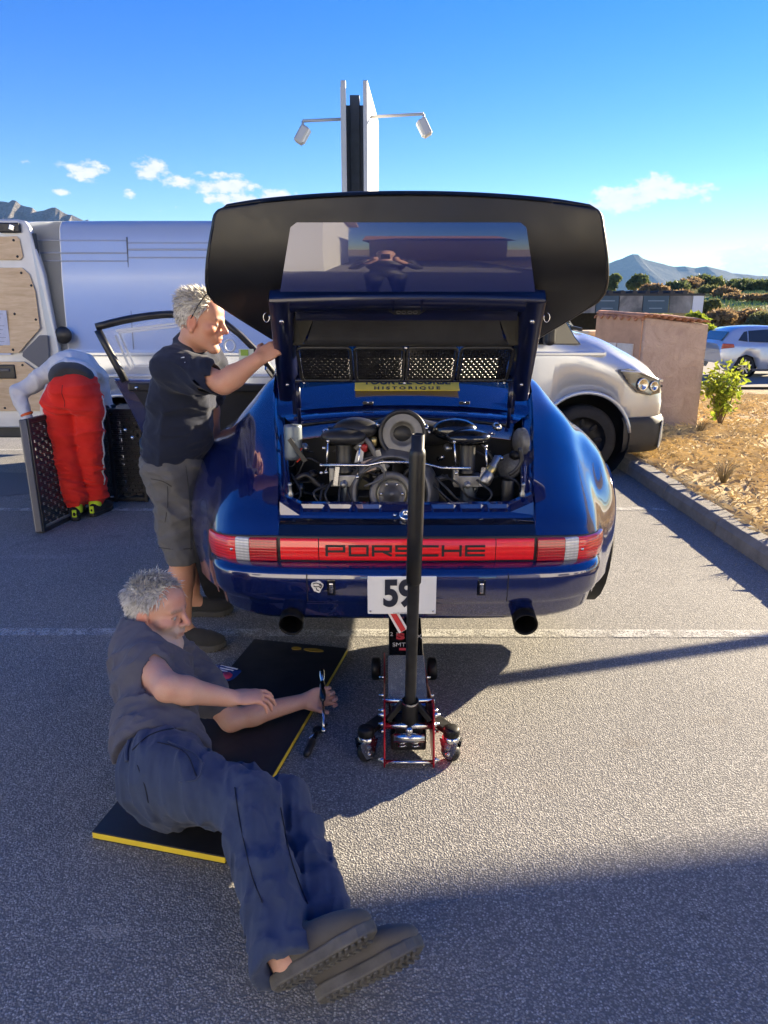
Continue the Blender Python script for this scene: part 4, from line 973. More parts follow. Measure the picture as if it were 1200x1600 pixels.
# ================================================================== SILVER PANEL VAN
def van_build():
    def silver():
        t = NT('silver_paint'); f = t.voro(1400, out='Color'); s = t.new('ShaderNodeSeparateColor'); t.link(f, s.inputs[0]); d = t.noise(2.2, 5)
        col = t.mix(s.outputs[0], (.54, .58, .62), (.64, .68, .72)); col = t.mix(t.ramp(d, [(.4, 0.), (.8, .25)]), col, (.52, .52, .53))
        return t.set(color=col, rough=.24, metal=.40, coat=1., coatr=.05, normal=t.bump(t.noise(1.6, 2), .03, .05))
    MS = silver(); MSI = mat('silver_inner', (.50, .52, .55), .4, .2, .4, var=.06)
    X0, X1, Y0 = -3.93, 2.74, 6.85; W = 2.0
    van = empty('panel_van', ((X0 + X1) / 2, Y0 + W / 2, 0), 'silver panel van parked across behind the blue car', 'van')
    off = Vector(((X0 + X1) / 2, Y0 + W / 2, 0))
    def B(mb, name, m, parent=van, **k): return mb.build(name, m, parent, off=off, **k)
    # side profile (height against depth), swept along x; front narrows into the bonnet
    # each station: x, roof z, list of (y offset inward, z)
    def prof(top, sill=.30, inset=0.0, shoulder=1.22):
        # tumblehome: straight lower side, leaning upper side, rounded roof edge
        t = top
        return [(.02 + inset, sill), (.0 + inset, sill + .08), (.0 + inset, .62), (.012 + inset, .68), (.0 + inset, .74), (.005 + inset, 1.10), (.02 + inset, 1.16), (.012 + inset, min(shoulder, t - .4)), (.03 + inset, 1.24 if t > 1.7 else t - .3),
                (.07 + inset, lerp(1.24, t, .55)), (.095 + inset, t - .40 if t > 2 else lerp(1.24, t, .6)), (.125 + inset, t - .19), (.155 + inset, t - .08), (.22 + inset, t - .02), (.36 + inset, t), (W / 2, t + .015)]
    ts = 2.395
    st = [(X0, ts - .06, .03), (X0 + .06, ts - .01, .0), (-2.5, ts, 0), (-1.0, ts, 0), (.4, ts, 0), (.95, ts - .02, .0)]
    P = []
    for x, t, i in st:
        h = [(x, Y0 + a, z) for a, z in prof(t, .42, i)]; P.append(h + [(x, 2 * Y0 + W - p[1], p[2]) for p in h[-2::-1]])
    st2 = sorted(set([-2.53 + .46 * math.cos(a) for a in np.linspace(0, math.pi, 15)] + [-2.99, -2.07])); P2 = []
    for r0, r1 in zip(P[:-1], P[1:]):
        P2.append(r0); xa, xb = r0[0][0], r1[0][0]
        for x in st2:
            if xa < x < xb: t_ = (x - xa) / (xb - xa); P2.append([tuple(lerp(p[i], q[i], t_) for i in range(3)) for p, q in zip(r0, r1)])
    P2.append(P[-1])
    def arz(p): return (p[0], p[1], max(p[2], .36 + math.sqrt(max(0, .44 ** 2 - (p[0] + 2.53) ** 2)))) if abs(p[0] + 2.53) < .44 and (p[1] < Y0 + .1 or p[1] > Y0 + W - .1) else p
    m = MB(); m.grid([[arz(p) for p in r] for r in P2], flip=False); m.add(P[0], [tuple(range(len(P[0])))]); B(m, 'cargo_body', MS)
    # swage lines pressed into the side
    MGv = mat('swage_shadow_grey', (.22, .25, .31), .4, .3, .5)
    def swage(name, z, x0, x1, depth, h, mm=MS):
        q = MB(); y = Y0 + float(np.interp(z, [.74, 1.1, 1.24, 1.9, ts - .19], [.0, .005, .03, .08, .125]))
        q.box(((x0 + x1) / 2, y - depth / 2 + .01, z), (x1 - x0, depth + .02, h)); B(q, name, mm, bevel=min(.012, h * .3), bseg=3)
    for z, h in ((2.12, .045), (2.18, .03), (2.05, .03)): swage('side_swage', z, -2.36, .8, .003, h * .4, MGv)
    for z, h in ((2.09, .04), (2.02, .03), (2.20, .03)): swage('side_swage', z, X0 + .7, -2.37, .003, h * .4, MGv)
    swage('side_swage', 1.185, X0 + .5, 2.1, .016, .045); swage('side_swage', .98, X0 + .5, 1.2, .010, .03)
    q = MB(); q.box((-2.365, Y0 + .075, 1.72), (.006, .02, 1.02), rotx(R(-5.5))); B(q, 'panel_seam', M_GREY)
    mat('van_grey_plastic', (.045, .046, .05), .6, var=.15)
    for xa, xb in ((X0 + .1, -2.98), (-2.08, 1.47)): q = MB(); q.box(((xa + xb) / 2, Y0 + .03, .47), (xb - xa, .10, .16)); B(q, 'side_sill', MATS['van_grey_plastic'], bevel=.02)
    q = MB(); q.box((-.3, Y0 + .0, .66), (3.5, .03, .10)); B(q, 'rub_strip', MATS['van_grey_plastic'], bevel=.012)
    q = MB(); q.box((-.4, Y0 + .3, .33), (3.2, .5, .12)); B(q, 'underbody', M_DARK)
    q = MB(); q.box((-2.05, Y0 + .0, .37), (1.2, .06, .06)); B(q, 'side_step', MSI, bevel=.015)
    # cab and bonnet: stations of x with lower side, waist, bonnet edge, centre height
    C = []
    rowsC = [  # x, top z, y inset at top, half: side-y inset low
        (.95, 2.375, .16, .0, 1.24), (1.15, 2.30, .17, .0, 1.24), (1.40, 2.02, .18, .0, 1.24), (1.62, 1.66, .17, .0, 1.25), (1.80, 1.40, .15, .0, 1.24), (1.95, 1.36, .17, .005, 1.20), (2.12, 1.31, .20, .02, 1.14), (2.32, 1.215, .24, .05, 1.05), (2.50, 1.125, .27, .09, .96), (2.65, 1.03, .33, .16, .88), (2.77, .91, .46, .28, .80), (2.83, .76, .68, .56, .70)]
    for x, t, it, il, wz in rowsC:
        h = [(il + .03, .53), (il + .004, .56), (il, .70), (il + .004, wz - .12), (il + .01, wz - .04), (lerp(il, it, .25), lerp(wz, t, .25)), (lerp(il, it, .6), lerp(wz, t, .66)), (it, t - .03), (it + .06, t - .004), (it + .16, t + .004), (W / 2, t + .03)]
        h = [(x, Y0 + a, z) for a, z in h]; C.append(h + [(x, 2 * Y0 + W - p[1], p[2]) for p in h[-2::-1]])
    Dn = [list(r) for r in zip(*[crom([C[i][j] for i in range(len(C))], 4) for j in range(len(C[0]))])]
    xf = 1.945; zf = .37                                    # front axle
    def archz(p):
        x, y, z = p
        if abs(x - xf) < .46 and (y < Y0 + .30 or y > Y0 + W - .30):
            a = zf + math.sqrt(.46 ** 2 - (x - xf) ** 2)
            if z < a: z = a
        return (x, y, z)
    m = MB(); m.grid([[archz(p) for p in r] for r in Dn], flip=False); B(m, 'cab', MS)
    # wheel arch lip
    for (xc, zc, r) in ((xf, zf, .455), (-2.53, .36, .44)):
        q = MB(); q.tube([(xc + r * math.cos(a), Y0 + (.0 if xc < 0 else max(0, (xc + r * math.cos(a) - 2.1) * .12)) - .002, zc + r * math.sin(a)) for a in np.linspace(R(8), R(172), 22)], .020, 8); B(q, 'wheel_arch', MS)
        q = MB(); q.lathe([(r - .005, 0), (r - .005, -.35), (.02, -.35)], (xc, Y0 + .008, zc), (0, -1, 0), 26, 0, 2 * math.pi); B(q, 'wheel_well', M_DARK)
        w = MB(); w.lathe([(.24, .11), (.30, .115), (.335, .095), (.345, .06), (.345, -.06), (.335, -.1), (.25, -.11)], (xc, Y0 + .16, zc - .02), (0, -1, 0), 40); ty = B(w, 'tyre', M_TYRE)
        w = MB(); w.lathe([(.242, .108), (.235, .118), (.222, .10), (.215, .06), (.12, .05), (.10, .085), (.05, .095), (0, .095)], (xc, Y0 + .16, zc - .02), (0, -1, 0), 36); B(w, 'rim', mat('van_rim', (.50, .50, .51), .4, .7, var=.15) if xc < 0 else M_BLKM, ty)  # front rim in black metal to imitate the shade inside its arch
        for k in range(8):
            a = 2 * math.pi * k / 8; s = MB(); s.ball((xc + .165 * math.cos(a), Y0 + .16 - .064, zc - .02 + .165 * math.sin(a)), (.026, .010, .042), 10, 6, roty(-a + R(90))); B(s, 'rim_slot', M_DARK, ty)
    # dark lower bumper, air slots
    q = MB(); P = []
    for (x, yi) in ((2.30, .03), (2.38, .05), (2.48, .07), (2.60, .115), (2.71, .19), (2.79, .32), (2.83, .54), (2.845, 1.0)):
        P.append([(x + .02, Y0 + yi + .05, .22), (x + .03, Y0 + yi - .005, .25), (x + .035, Y0 + yi - .02, .34), (x + .03, Y0 + yi - .016, .50), (x + .022, Y0 + yi - .008, .545), (x + .01, Y0 + yi + .01, .575)])
    P = P + [[(p[0], 2 * Y0 + W - p[1], p[2]) for p in r] for r in P[-2::-1]]
    q.grid(P); B(q, 'front_bumper', mat('bumper_black', (.028, .029, .031), .55, var=.15))
    q = MB(); 0 and q.grid([[(2.255 + .03 * (k / 4), Y0 + .015 - .003 * k, z) for z in (.24, .36, .47, .55)] for k in range(5)]); 
    for k in range(3):
        z = .455 - .075 * k; s = MB(); s.hexa([(2.765 - .012 * k, Y0 + .185, z - .018), (2.875, Y0 + .47, z - .018), (2.875, Y0 + .50, z - .018), (2.74, Y0 + .23, z - .018), (2.77 - .012 * k, Y0 + .185, z + .018), (2.878, Y0 + .47, z + .022), (2.873, Y0 + .50, z + .022), (2.74, Y0 + .23, z + .018)]); B(s, 'bumper_slat', MSI)
    q = MB(); q.add([(2.735, Y0 + .15, .26), (2.865, Y0 + .43, .26), (2.88, Y0 + .46, .52), (2.765, Y0 + .18, .525)], [(0, 1, 2, 3)]); B(q, 'air_intake', M_ALU, solid=.01)
    # headlight: glossy clear wedge with dark inner
    hl = [(2.22, 1.04), (2.32, 1.05), (2.54, .995), (2.68, .935), (2.70, .80), (2.58, .785), (2.43, .82), (2.34, .90)]
    def ys(x): return Y0 + float(np.interp(x, [2.12, 2.32, 2.50, 2.65, 2.77], [.0, .03, .072, .14, .26]))
    q = MB(); q.prism(hl, lambda u, v, k: (u + (.012 if k else 0), ys(u) + .02 - .038 * k, v)); hh = B(q, 'headlight', mat('headlight_shell', (.16, .165, .17), .10, .55, 1., var=.5, vscale=9), bevel=.01)
    for (x, z, r) in ((2.49, .895, .064), (2.62, .875, .052)):
        s = MB(); s.lathe([(r, 0), (r * .95, .012), (r * .7, .004), (0, -.012)], (x, ys(x) - .016, z), (.35, -1, .05), 22); B(s, 'reflector', M_CHR, hh)
    s = MB(); s.tube([(2.25, ys(2.25) - .024, 1.03), (2.46, ys(2.46) - .024, 1.01), (2.66, ys(2.66) - .022, .935)], .008, 6); B(s, 'lamp_strip', mat('lamp_white', (.7, .7, .7), .3), hh)
    for k in range(3):
        s = MB(); s.bar((2.76, Y0 + .30, .83 + .055 * k - .03), (2.835, Y0 + 1.0, .84 + .055 * k - .03), .03, .02); B(s, 'grille_bar', M_CHR if k != 1 else M_BLK)
    # door seam, side window, mirror, windscreen wiper
    q = MB(); q.bar((1.30, Y0 - .001, .60), (1.30, Y0 + .010, 1.24), .008, .006, (0, 1, 0)); B(q, 'door_seam', M_GREY)
    q = MB(); q.prism([(.98, 1.27), (1.86, 1.27), (1.80, 1.34), (1.42, 1.95), (1.0, 1.98)], lambda u, v, k: (u, Y0 + .030 + .12 * (v - 1.24) / .9 - .02 * k, v)); B(q, 'side_window', mat('van_dark_glass', (.012, .014, .016), .05, coat=.6), bevel=.01)
    q = MB(); q.bar((1.93, Y0 + .30, 1.40), (1.80, Y0 + .62, 1.44), .018, .03); B(q, 'wiper', M_BLK)
    q = MB(); q.add([(1.20, Y0 + .26, 2.24), (1.82, Y0 + .22, 1.435), (1.82, Y0 + W - .22, 1.435), (1.20, Y0 + W - .26, 2.24)], [(0, 1, 2, 3)]); B(q, 'windscreen', mat('van_screen', (.10, .13, .15), .04, coat=1.), solid=.01)
    q = MB(); q.box((1.52, Y0 - .12, 1.42), (.10, .16, .30)); B(q, 'mirror', M_BLK, bevel=.04, bseg=3)
    q = MB(); q.box((X0 - .03, Y0 + 1.0, .52), (.18, 1.9, .16)); B(q, 'rear_bumper', MATS['van_grey_plastic'], bevel=.03)
    # ---- rear door folded right back along the side, lining towards us
    dr = empty('rear_door', (0, 0, 0)); dr.parent = van
    yd = Y0 - .075
    outl = [(X0 - .02, .50), (-3.055, .50), (-3.02, .58), (-3.03, 1.25), (-3.10, 1.9), (-3.19, 2.30), (-3.225, 2.355), (-3.30, 2.37), (X0 + .02, 2.37)]
    def yl(z): return yd - .085 * max(0, (1.3 - z)) * .2 + max(0, z - 1.24) * .07
    q = MB(); q.prism(outl, lambda u, v, k: (u, yl(v) + .065 * (1 - k), v)); B(q, 'door_shell', MSI, dr, bevel=.015, bseg=3)
    MP = NT('plywood_lining')
    v_ = MP.mapping((3.5, 3.5, 24)); n = MP.noise(1.5, 6, .6, v_, dist=.6); kn = MP.noise(9, 3)
    MP.set(color=MP.mix(MP.ramp(n, [(.3, 0.), (.7, 1.)]), (.58, .40, .22), (.75, .57, .36)), rough=.6, normal=MP.bump(n, .15, .003)); MP = MP.m
    def panel(pts, name='plywood_panel'):
        q = MB(); q.prism(pts, lambda u, v, k: (u, yl(v) - .001 - .008 * k, v)); return B(q, name, MP, dr, bevel=.004)
    P1 = panel([(X0 + .1, 2.02), (-3.30, 2.02), (-3.27, 2.05), (-3.285, 2.20), (-3.31, 2.225), (X0 + .1, 2.21)])
    P2 = panel([(X0 + .1, 1.20), (-3.40, 1.20), (-3.18, 1.42), (-3.19, 1.75), (-3.23, 1.90), (-3.29, 1.955), (X0 + .1, 1.955)])
    P3 = panel([(X0 + .1, .66), (-3.19, .66), (-3.15, .70), (-3.14, .94), (-3.36, 1.12), (X0 + .1, 1.12)])
    for pan, pts in ((P1, [(-3.32, 2.05), (-3.34, 2.19), (-3.58, 2.04), (-3.59, 2.2)]), (P2, [(-3.30, 1.91), (-3.22, 1.80), (-3.21, 1.5), (-3.45, 1.23), (-3.40, 1.55), (-3.55, 1.92)]), (P3, [(-3.22, .69), (-3.18, .9), (-3.38, 1.09), (-3.60, 1.09), (-3.6, .69)])):
        for u, v in pts: s = MB(); s.lathe([(.012, 0), (.010, .005), (0, .006)], (u, yl(v) - .009, v), (0, -1, 0), 10); B(s, 'rivet', M_BLK, pan)
    q = MB(); q.prism([(-3.37, 1.17), (-3.14, 1.00), (-3.125, 1.02), (-3.115, 1.36), (-3.19, 1.36), (-3.36, 1.21)], lambda u, v, k: (u, yl(v) - .002 - .012 * k, v)); B(q, 'corner_trim', mat('trim_grey', (.13, .135, .15), .6), dr, bevel=.008)
    q = MB(); q.box((-3.55, yl(1.05) - .014, 1.03), (.20, .02, .13)); hb = B(q, 'handle_bezel', M_BLK, dr, bevel=.02)
    q = MB(); q.box((-3.55, yl(1.05) - .026, 1.045), (.11, .02, .03)); B(q, 'handle', M_GREY, hb, bevel=.008)
    q = MB(); q.box((-3.78, yl(.84) - .018, .84), (.28, .03, .05)); B(q, 'lower_latch', M_BLK, dr, bevel=.008)
    q = MB(); q.box((-3.36, yl(2.29) - .015, 2.295), (.19, .04, .085)); lt = B(q, 'upper_latch', M_BLK, dr, bevel=.012)
    q = MB(); q.box((-3.33, yl(2.29) - .036, 2.295), (.05, .02, .05), roty(R(20))); B(q, 'catch', M_CHR, lt, bevel=.006)
    q = MB(); q.lathe([(.075, 0), (.08, .02), (.07, .035), (0, .04)], (-2.985, Y0 - .025, 1.36), (0, -1, 0), 24); ds = B(q, 'door_stop', M_BLK, dr)
    q = MB(); q.bar((-3.075, yl(1.2) + .02, .6), (-3.165, yl(2.25) + .02, 2.25), .03, .03); B(q, 'door_seal', M_BLK, dr)
    q = MB(); q.box((-3.62, yl(1.35) - .012, 1.385), (.30, .003, .40), roty(R(1.5))); pp = B(q, 'paper_sheet', mat('printed_paper', (.52, .56, .70), .7, var=.06, vscale=30), dr)
    for k in range(9): s = MB(); s.box((-3.60, yl(1.35) - .0145, 1.55 - .035 * k), (.20 - .04 * (k % 3), .001, .006)); B(s, 'text_line', mat('print_grey', (.30, .33, .45), .7), pp)
van_build()
# ================================================================== THINGS BEHIND
def leaf_cloud(mb, c, r, n, size, rg, flat=.5, hollow=.35):
    """many small leaf faces spread through an uneven ellipsoid volume"""
    c = Vector(c)
    for k in range(n):
        while True:
            v = Vector((rg.uniform(-1, 1), rg.uniform(-1, 1), rg.uniform(-1, 1)))
            if hollow < v.length < 1: break
        p = c + Vector((v.x * r[0], v.y * r[1], v.z * r[2]))
        s = size * rg.uniform(.6, 1.35)
        a = Vector((rg.gauss(0, 1), rg.gauss(0, 1), rg.gauss(0, flat))).normalized(); b = a.orthogonal().normalized(); b = (b * math.cos(rg.random() * 6.28) + a.cross(b) * math.sin(rg.random() * 6.28))
        mb.add([p - a * s, p + b * s * .45, p + a * s, p - b * s * .45], [(0, 1, 2, 3)])
def leaf_mat(name, c1, c2, trans=.25):
    t = NT(name); i = t.new('ShaderNodeObjectInfo'); n = t.noise(.9, 3); n2 = t.noise(23, 2)
    col = t.mix(t.math('MULTIPLY', t.math('ADD', n, n2), .5), c1, c2)
    cc = t.mix(t.ramp(n2, [(.35, 0.), (.65, 1.)]), c1, c2); t.set(color=cc, rough=.6, spec=.3)
    tr = t.new('ShaderNodeBsdfTranslucent'); t.link(cc, tr.inputs[0]); mx = t.new('ShaderNodeMixShader'); mx.inputs[0].default_value = .45; t.link(t.b.outputs[0], mx.inputs[1]); t.link(tr.outputs[0], mx.inputs[2]); t.link(mx.outputs[0], t.out.inputs[0]); return t.m
def cabinet():
    # rendered masonry meter cabinet with a small tiled roof
    t = NT('rough_render'); a = t.noise(5, 6, .65, dist=.8); b = t.noise(34, 5, .7); v = t.voro(22)
    w = t.noise(1.4, 4)
    col = t.mix(t.ramp(a, [(.3, 0.), (.7, 1.)]), (.44, .33, .275), (.60, .48, .41)); col = t.mix(t.ramp(w, [(.5, 0.), (.75, .4)]), col, (.34, .26, .22))
    MR = t.set(color=col, rough=.95, normal=t.bump(t.math('ADD', a, t.math('MULTIPLY', b, .6)), .9, .03))
    MT = mat('terracotta', (.42, .20, .12), .85, var=.3, vscale=9, bump=.4, bscale=40, bdist=.01)
    MPk = mat('pink_render', (.50, .30, .19), .9, var=.15, vscale=6, bump=.4, bscale=50, bdist=.006)
    Yf = 9.25
    r = empty('meter_cabinet', (3.75, Yf + .45, .1), 'pinkish rendered masonry cabinet with a terracotta tile roof', 'cabinet'); off = (3.75, Yf + .45, .1)
    # plan: right wall faces us (broad), left wall carries the door
    A = Vector((3.28, Yf)); Bp = Vector((4.14, Yf + .10)); Cp = Vector((4.10, Yf + 1.05)); Dp = Vector((2.92, Yf + .85))
    zt = {0: 1.47, 1: 1.45, 2: 1.5, 3: 1.5}
    m = MB(); vs = [(*A, -.05), (*Bp, -.05), (*Cp, -.05), (*Dp, -.05), (*A, 1.49), (*Bp, 1.40), (*Cp, 1.45), (*Dp, 1.52)]
    m.hexa(vs); m.build('wall', MR, r, bevel=.02, off=off)
    # left (pink) face veneer with doors
    n = Vector(((Dp - A).y, -(Dp - A).x)).normalized() * -1
    if n.x > 0: n = -n
    def Lf(u, z, o=0): p = A + (Dp - A) * u; return Vector((p.x + n.x * o, p.y + n.y * o, z))
    m = MB(); m.prism([(.02, 0), (.98, 0), (.98, 1.50), (.02, 1.48)], lambda u, z, k: Lf(u, z, .004 + .016 * k)); m.build('plaster_face', MPk, r, off=off)
    for a, b in ((.14, .46), (.48, .80)):
        m = MB(); m.prism([(a, .35), (b, .35), (b, 1.16), (a, 1.16)], lambda u, z, k: Lf(u, z, .022 + .02 * k)); d = m.build('door', mat('weathered_white', (.62, .58, .53), .7, var=.15, vscale=7), r, bevel=.004, off=off)
        m = MB(); m.lathe([(.012, 0), (.012, .02), (0, .022)], Lf(b - .05 if a < .3 else a + .05, .8, .042), (n.x, n.y, 0), 10); m.build('handle', M_BLK, d, off=off)
    # roof tiles: rows of half-round tiles running front to back
    cx = (A + Bp + Cp + Dp) / 4
    sl = Bp - A
    N = 9
    for k in range(N):
        u = (k + .5) / N; m = MB(); p0 = A + sl * u + Vector((-.03, -.06)); p1 = Dp + (Cp - Dp) * u + Vector((-.0, .05)); z0 = lerp(1.50, 1.42, u); z1 = lerp(1.54, 1.47, u)
        q = []
        for i in range(4):
            c = Vector((*(p0 + (p1 - p0) * i / 3), lerp(z0, z1, i / 3) + rnd.uniform(-.004, .004))); q.append([c + Vector((.058 * math.cos(a), .0, .035 * math.sin(a))) for a in np.linspace(math.pi, 0, 7)])
        m.grid(q); m.build('roof_tile', MT, r, solid=.012, off=off)
    for k in range(7):
        u = (k + .5) / 7; p = A + (Dp - A) * u; m = MB(); q = []
        for i in range(2): c = Vector((p.x + n.x * (.05 - .12 * i), p.y + n.y * (.05 - .12 * i), 1.475 + .03 * u - .035 + .04 * i)); t_ = (Dp - A).normalized(); q.append([c + Vector((t_.x * .06 * math.cos(a), t_.y * .06 * math.cos(a), .045 * math.sin(a))) for a in np.linspace(math.pi, 0, 7)])
        m.grid(q); m.build('eave_tile', MT, r, solid=.012, off=off)
    # second low cabinet beside it
    r2 = empty('plastic_cabinet', (3.0, 10.55, .1), 'low cream utility cabinet left of the rendered cabinet', 'cabinet'); o2 = (3.0, 10.55, .1)
    MC = mat('cream_plastic', (.58, .45, .30), .7, var=.08, vscale=5)
    m = MB(); m.box((3.02, 10.5, .62), (.50, .45, 1.22), rotz(R(20))); m.build('body', MC, r2, bevel=.02, off=o2)
    m = MB(); m.box((3.02, 10.5, 1.26), (.56, .5, .07), rotz(R(20))); m.build('lid', MC, r2, bevel=.025, off=o2)
    m = MB(); m.box((2.975, 10.27, .65), (.34, .02, .9), rotz(R(20))); m.build('door', MC, r2, bevel=.006, off=o2)
cabinet()

def shrub(loc, h, lab, seed, M_, n=520, size=.055, w=.30):
    rg = random.Random(seed); r = empty('shrub', loc, lab, 'shrub'); L = Vector(loc)
    st = MB(); fo = MB()
    for k in range(13):
        a = rg.random() * 6.28; t = Vector((math.cos(a) * w * rg.uniform(.2, 1), math.sin(a) * w * rg.uniform(.2, 1), h * rg.uniform(.55, 1)))
        pts = crom([(0, 0, -.02), tuple(t * .5 + Vector((rg.gauss(0, .04), rg.gauss(0, .04), .08))), tuple(t)], 4); st.tube(pts, [.009 * (1 - .75 * i / (len(pts) - 1)) for i in range(len(pts))], 5)
        for j in range(n // 13):
            i = min(len(pts) - 1, 2 + int(rg.random() * (len(pts) - 2))); p = Vector(pts[i]) + Vector((rg.gauss(0, .06), rg.gauss(0, .06), rg.gauss(0, .04)))
            s = size * rg.uniform(.5, 1.3); a = Vector((rg.gauss(0, 1), rg.gauss(0, 1), rg.gauss(-.2, .6))).normalized(); b = a.cross(Vector((rg.gauss(0, 1), rg.gauss(0, 1), 1))).normalized(); c = a.cross(b)
            fo.add([p - a * s, p - a * s * .2 + b * s * .55 + c * s * .12, p + a * s + c * s * -.1, p - a * s * .2 - b * s * .55 + c * s * .12], [(0, 1, 2), (0, 2, 3)])
    st.build('stems', mat('woody_stem', (.13, .09, .055), .85), r); fo.build('foliage', M_, r)
LM1 = leaf_mat('shrub_leaves', (.13, .20, .02), (.38, .42, .05))
shrub((4.42, 9.30, ter(4.42, 9.30)), .84, 'yellow-green leafy shrub at the right corner of the rendered cabinet', 3, LM1)

def dry_grass():
    rg = random.Random(8); mb = MB()
    for k in range(42000):
        y = 3.6 + (rg.random() ** 1.3) * 13.5; x = KX + .16 + (rg.random() ** 1.15) * (7.5 if y > 6 else 4.5)
        if 3.0 < x < 4.2 and 9.2 < y < 10.4: continue
        z = ter(x, y); n_ = fbm(x * 1.4, y * 1.4, 3, 31)
        if n_ < .36 and rg.random() < .7: continue
        h = rg.uniform(.015, .07) * (1 + 1.4 * max(0, n_ - .5)) ; lay = rg.uniform(.3, 2.6); a = rg.random() * 6.28; w = .0022 + .0005 * y * .5
        d = Vector((math.cos(a), math.sin(a), 0)); s = Vector((-d.y, d.x, 0)) * w; p = Vector((x, y, z - .004))
        m1 = p + d * h * lay * .5 + Vector((0, 0, h * .8)); t = p + d * h * lay * 1.3 + Vector((0, 0, h))
        mb.add([p - s, p + s, m1 + s * .7, t, m1 - s * .7], [(0, 1, 2, 3, 4)])
    t = NT('dry_grass_blades'); n = t.noise(1.1, 4); n2 = t.noise(40, 2)
    o = mb.build('dry_grass', t.set(color=t.mix(n2, t.mix(n, (.46, .34, .17), (.70, .53, .26)), (.85, .70, .42)), rough=.8, spec=.2)); tag(o, 'dry straw grass covering the verge', 'grass', kind='stuff'); o.pop('category', None)
    for (x, y, h, n, lab) in ((3.02, 6.15, .22, 46, 'tuft of grey dry weeds on the verge beside the kerb'), (2.72, 4.55, .16, 16, 'thin dry weed growing by the kerb at the right edge'), (3.9, 8.7, .2, 40, 'low dry tuft in front of the rendered cabinet')):
        r = empty('weed_tuft', (x, y, ter(x, y)), lab, 'weed'); m = MB()
        for k in range(n):
            a = rg.random() * 6.28; l = rg.uniform(.5, 1.2) * h; d = Vector((math.cos(a) * rg.uniform(.2, 1), math.sin(a) * rg.uniform(.2, 1), 0)); 
            m.tube([(d.x * .02, d.y * .02, 0), tuple(d * l * .4 + Vector((0, 0, l * .6))), tuple(d * l * .9 + Vector((0, 0, l * .85)))], [.003, .0022, .001], 4)
        m.build('stems', mat('grey_straw', (.26, .21, .12), .85, var=.3, vscale=20), r)
dry_grass()

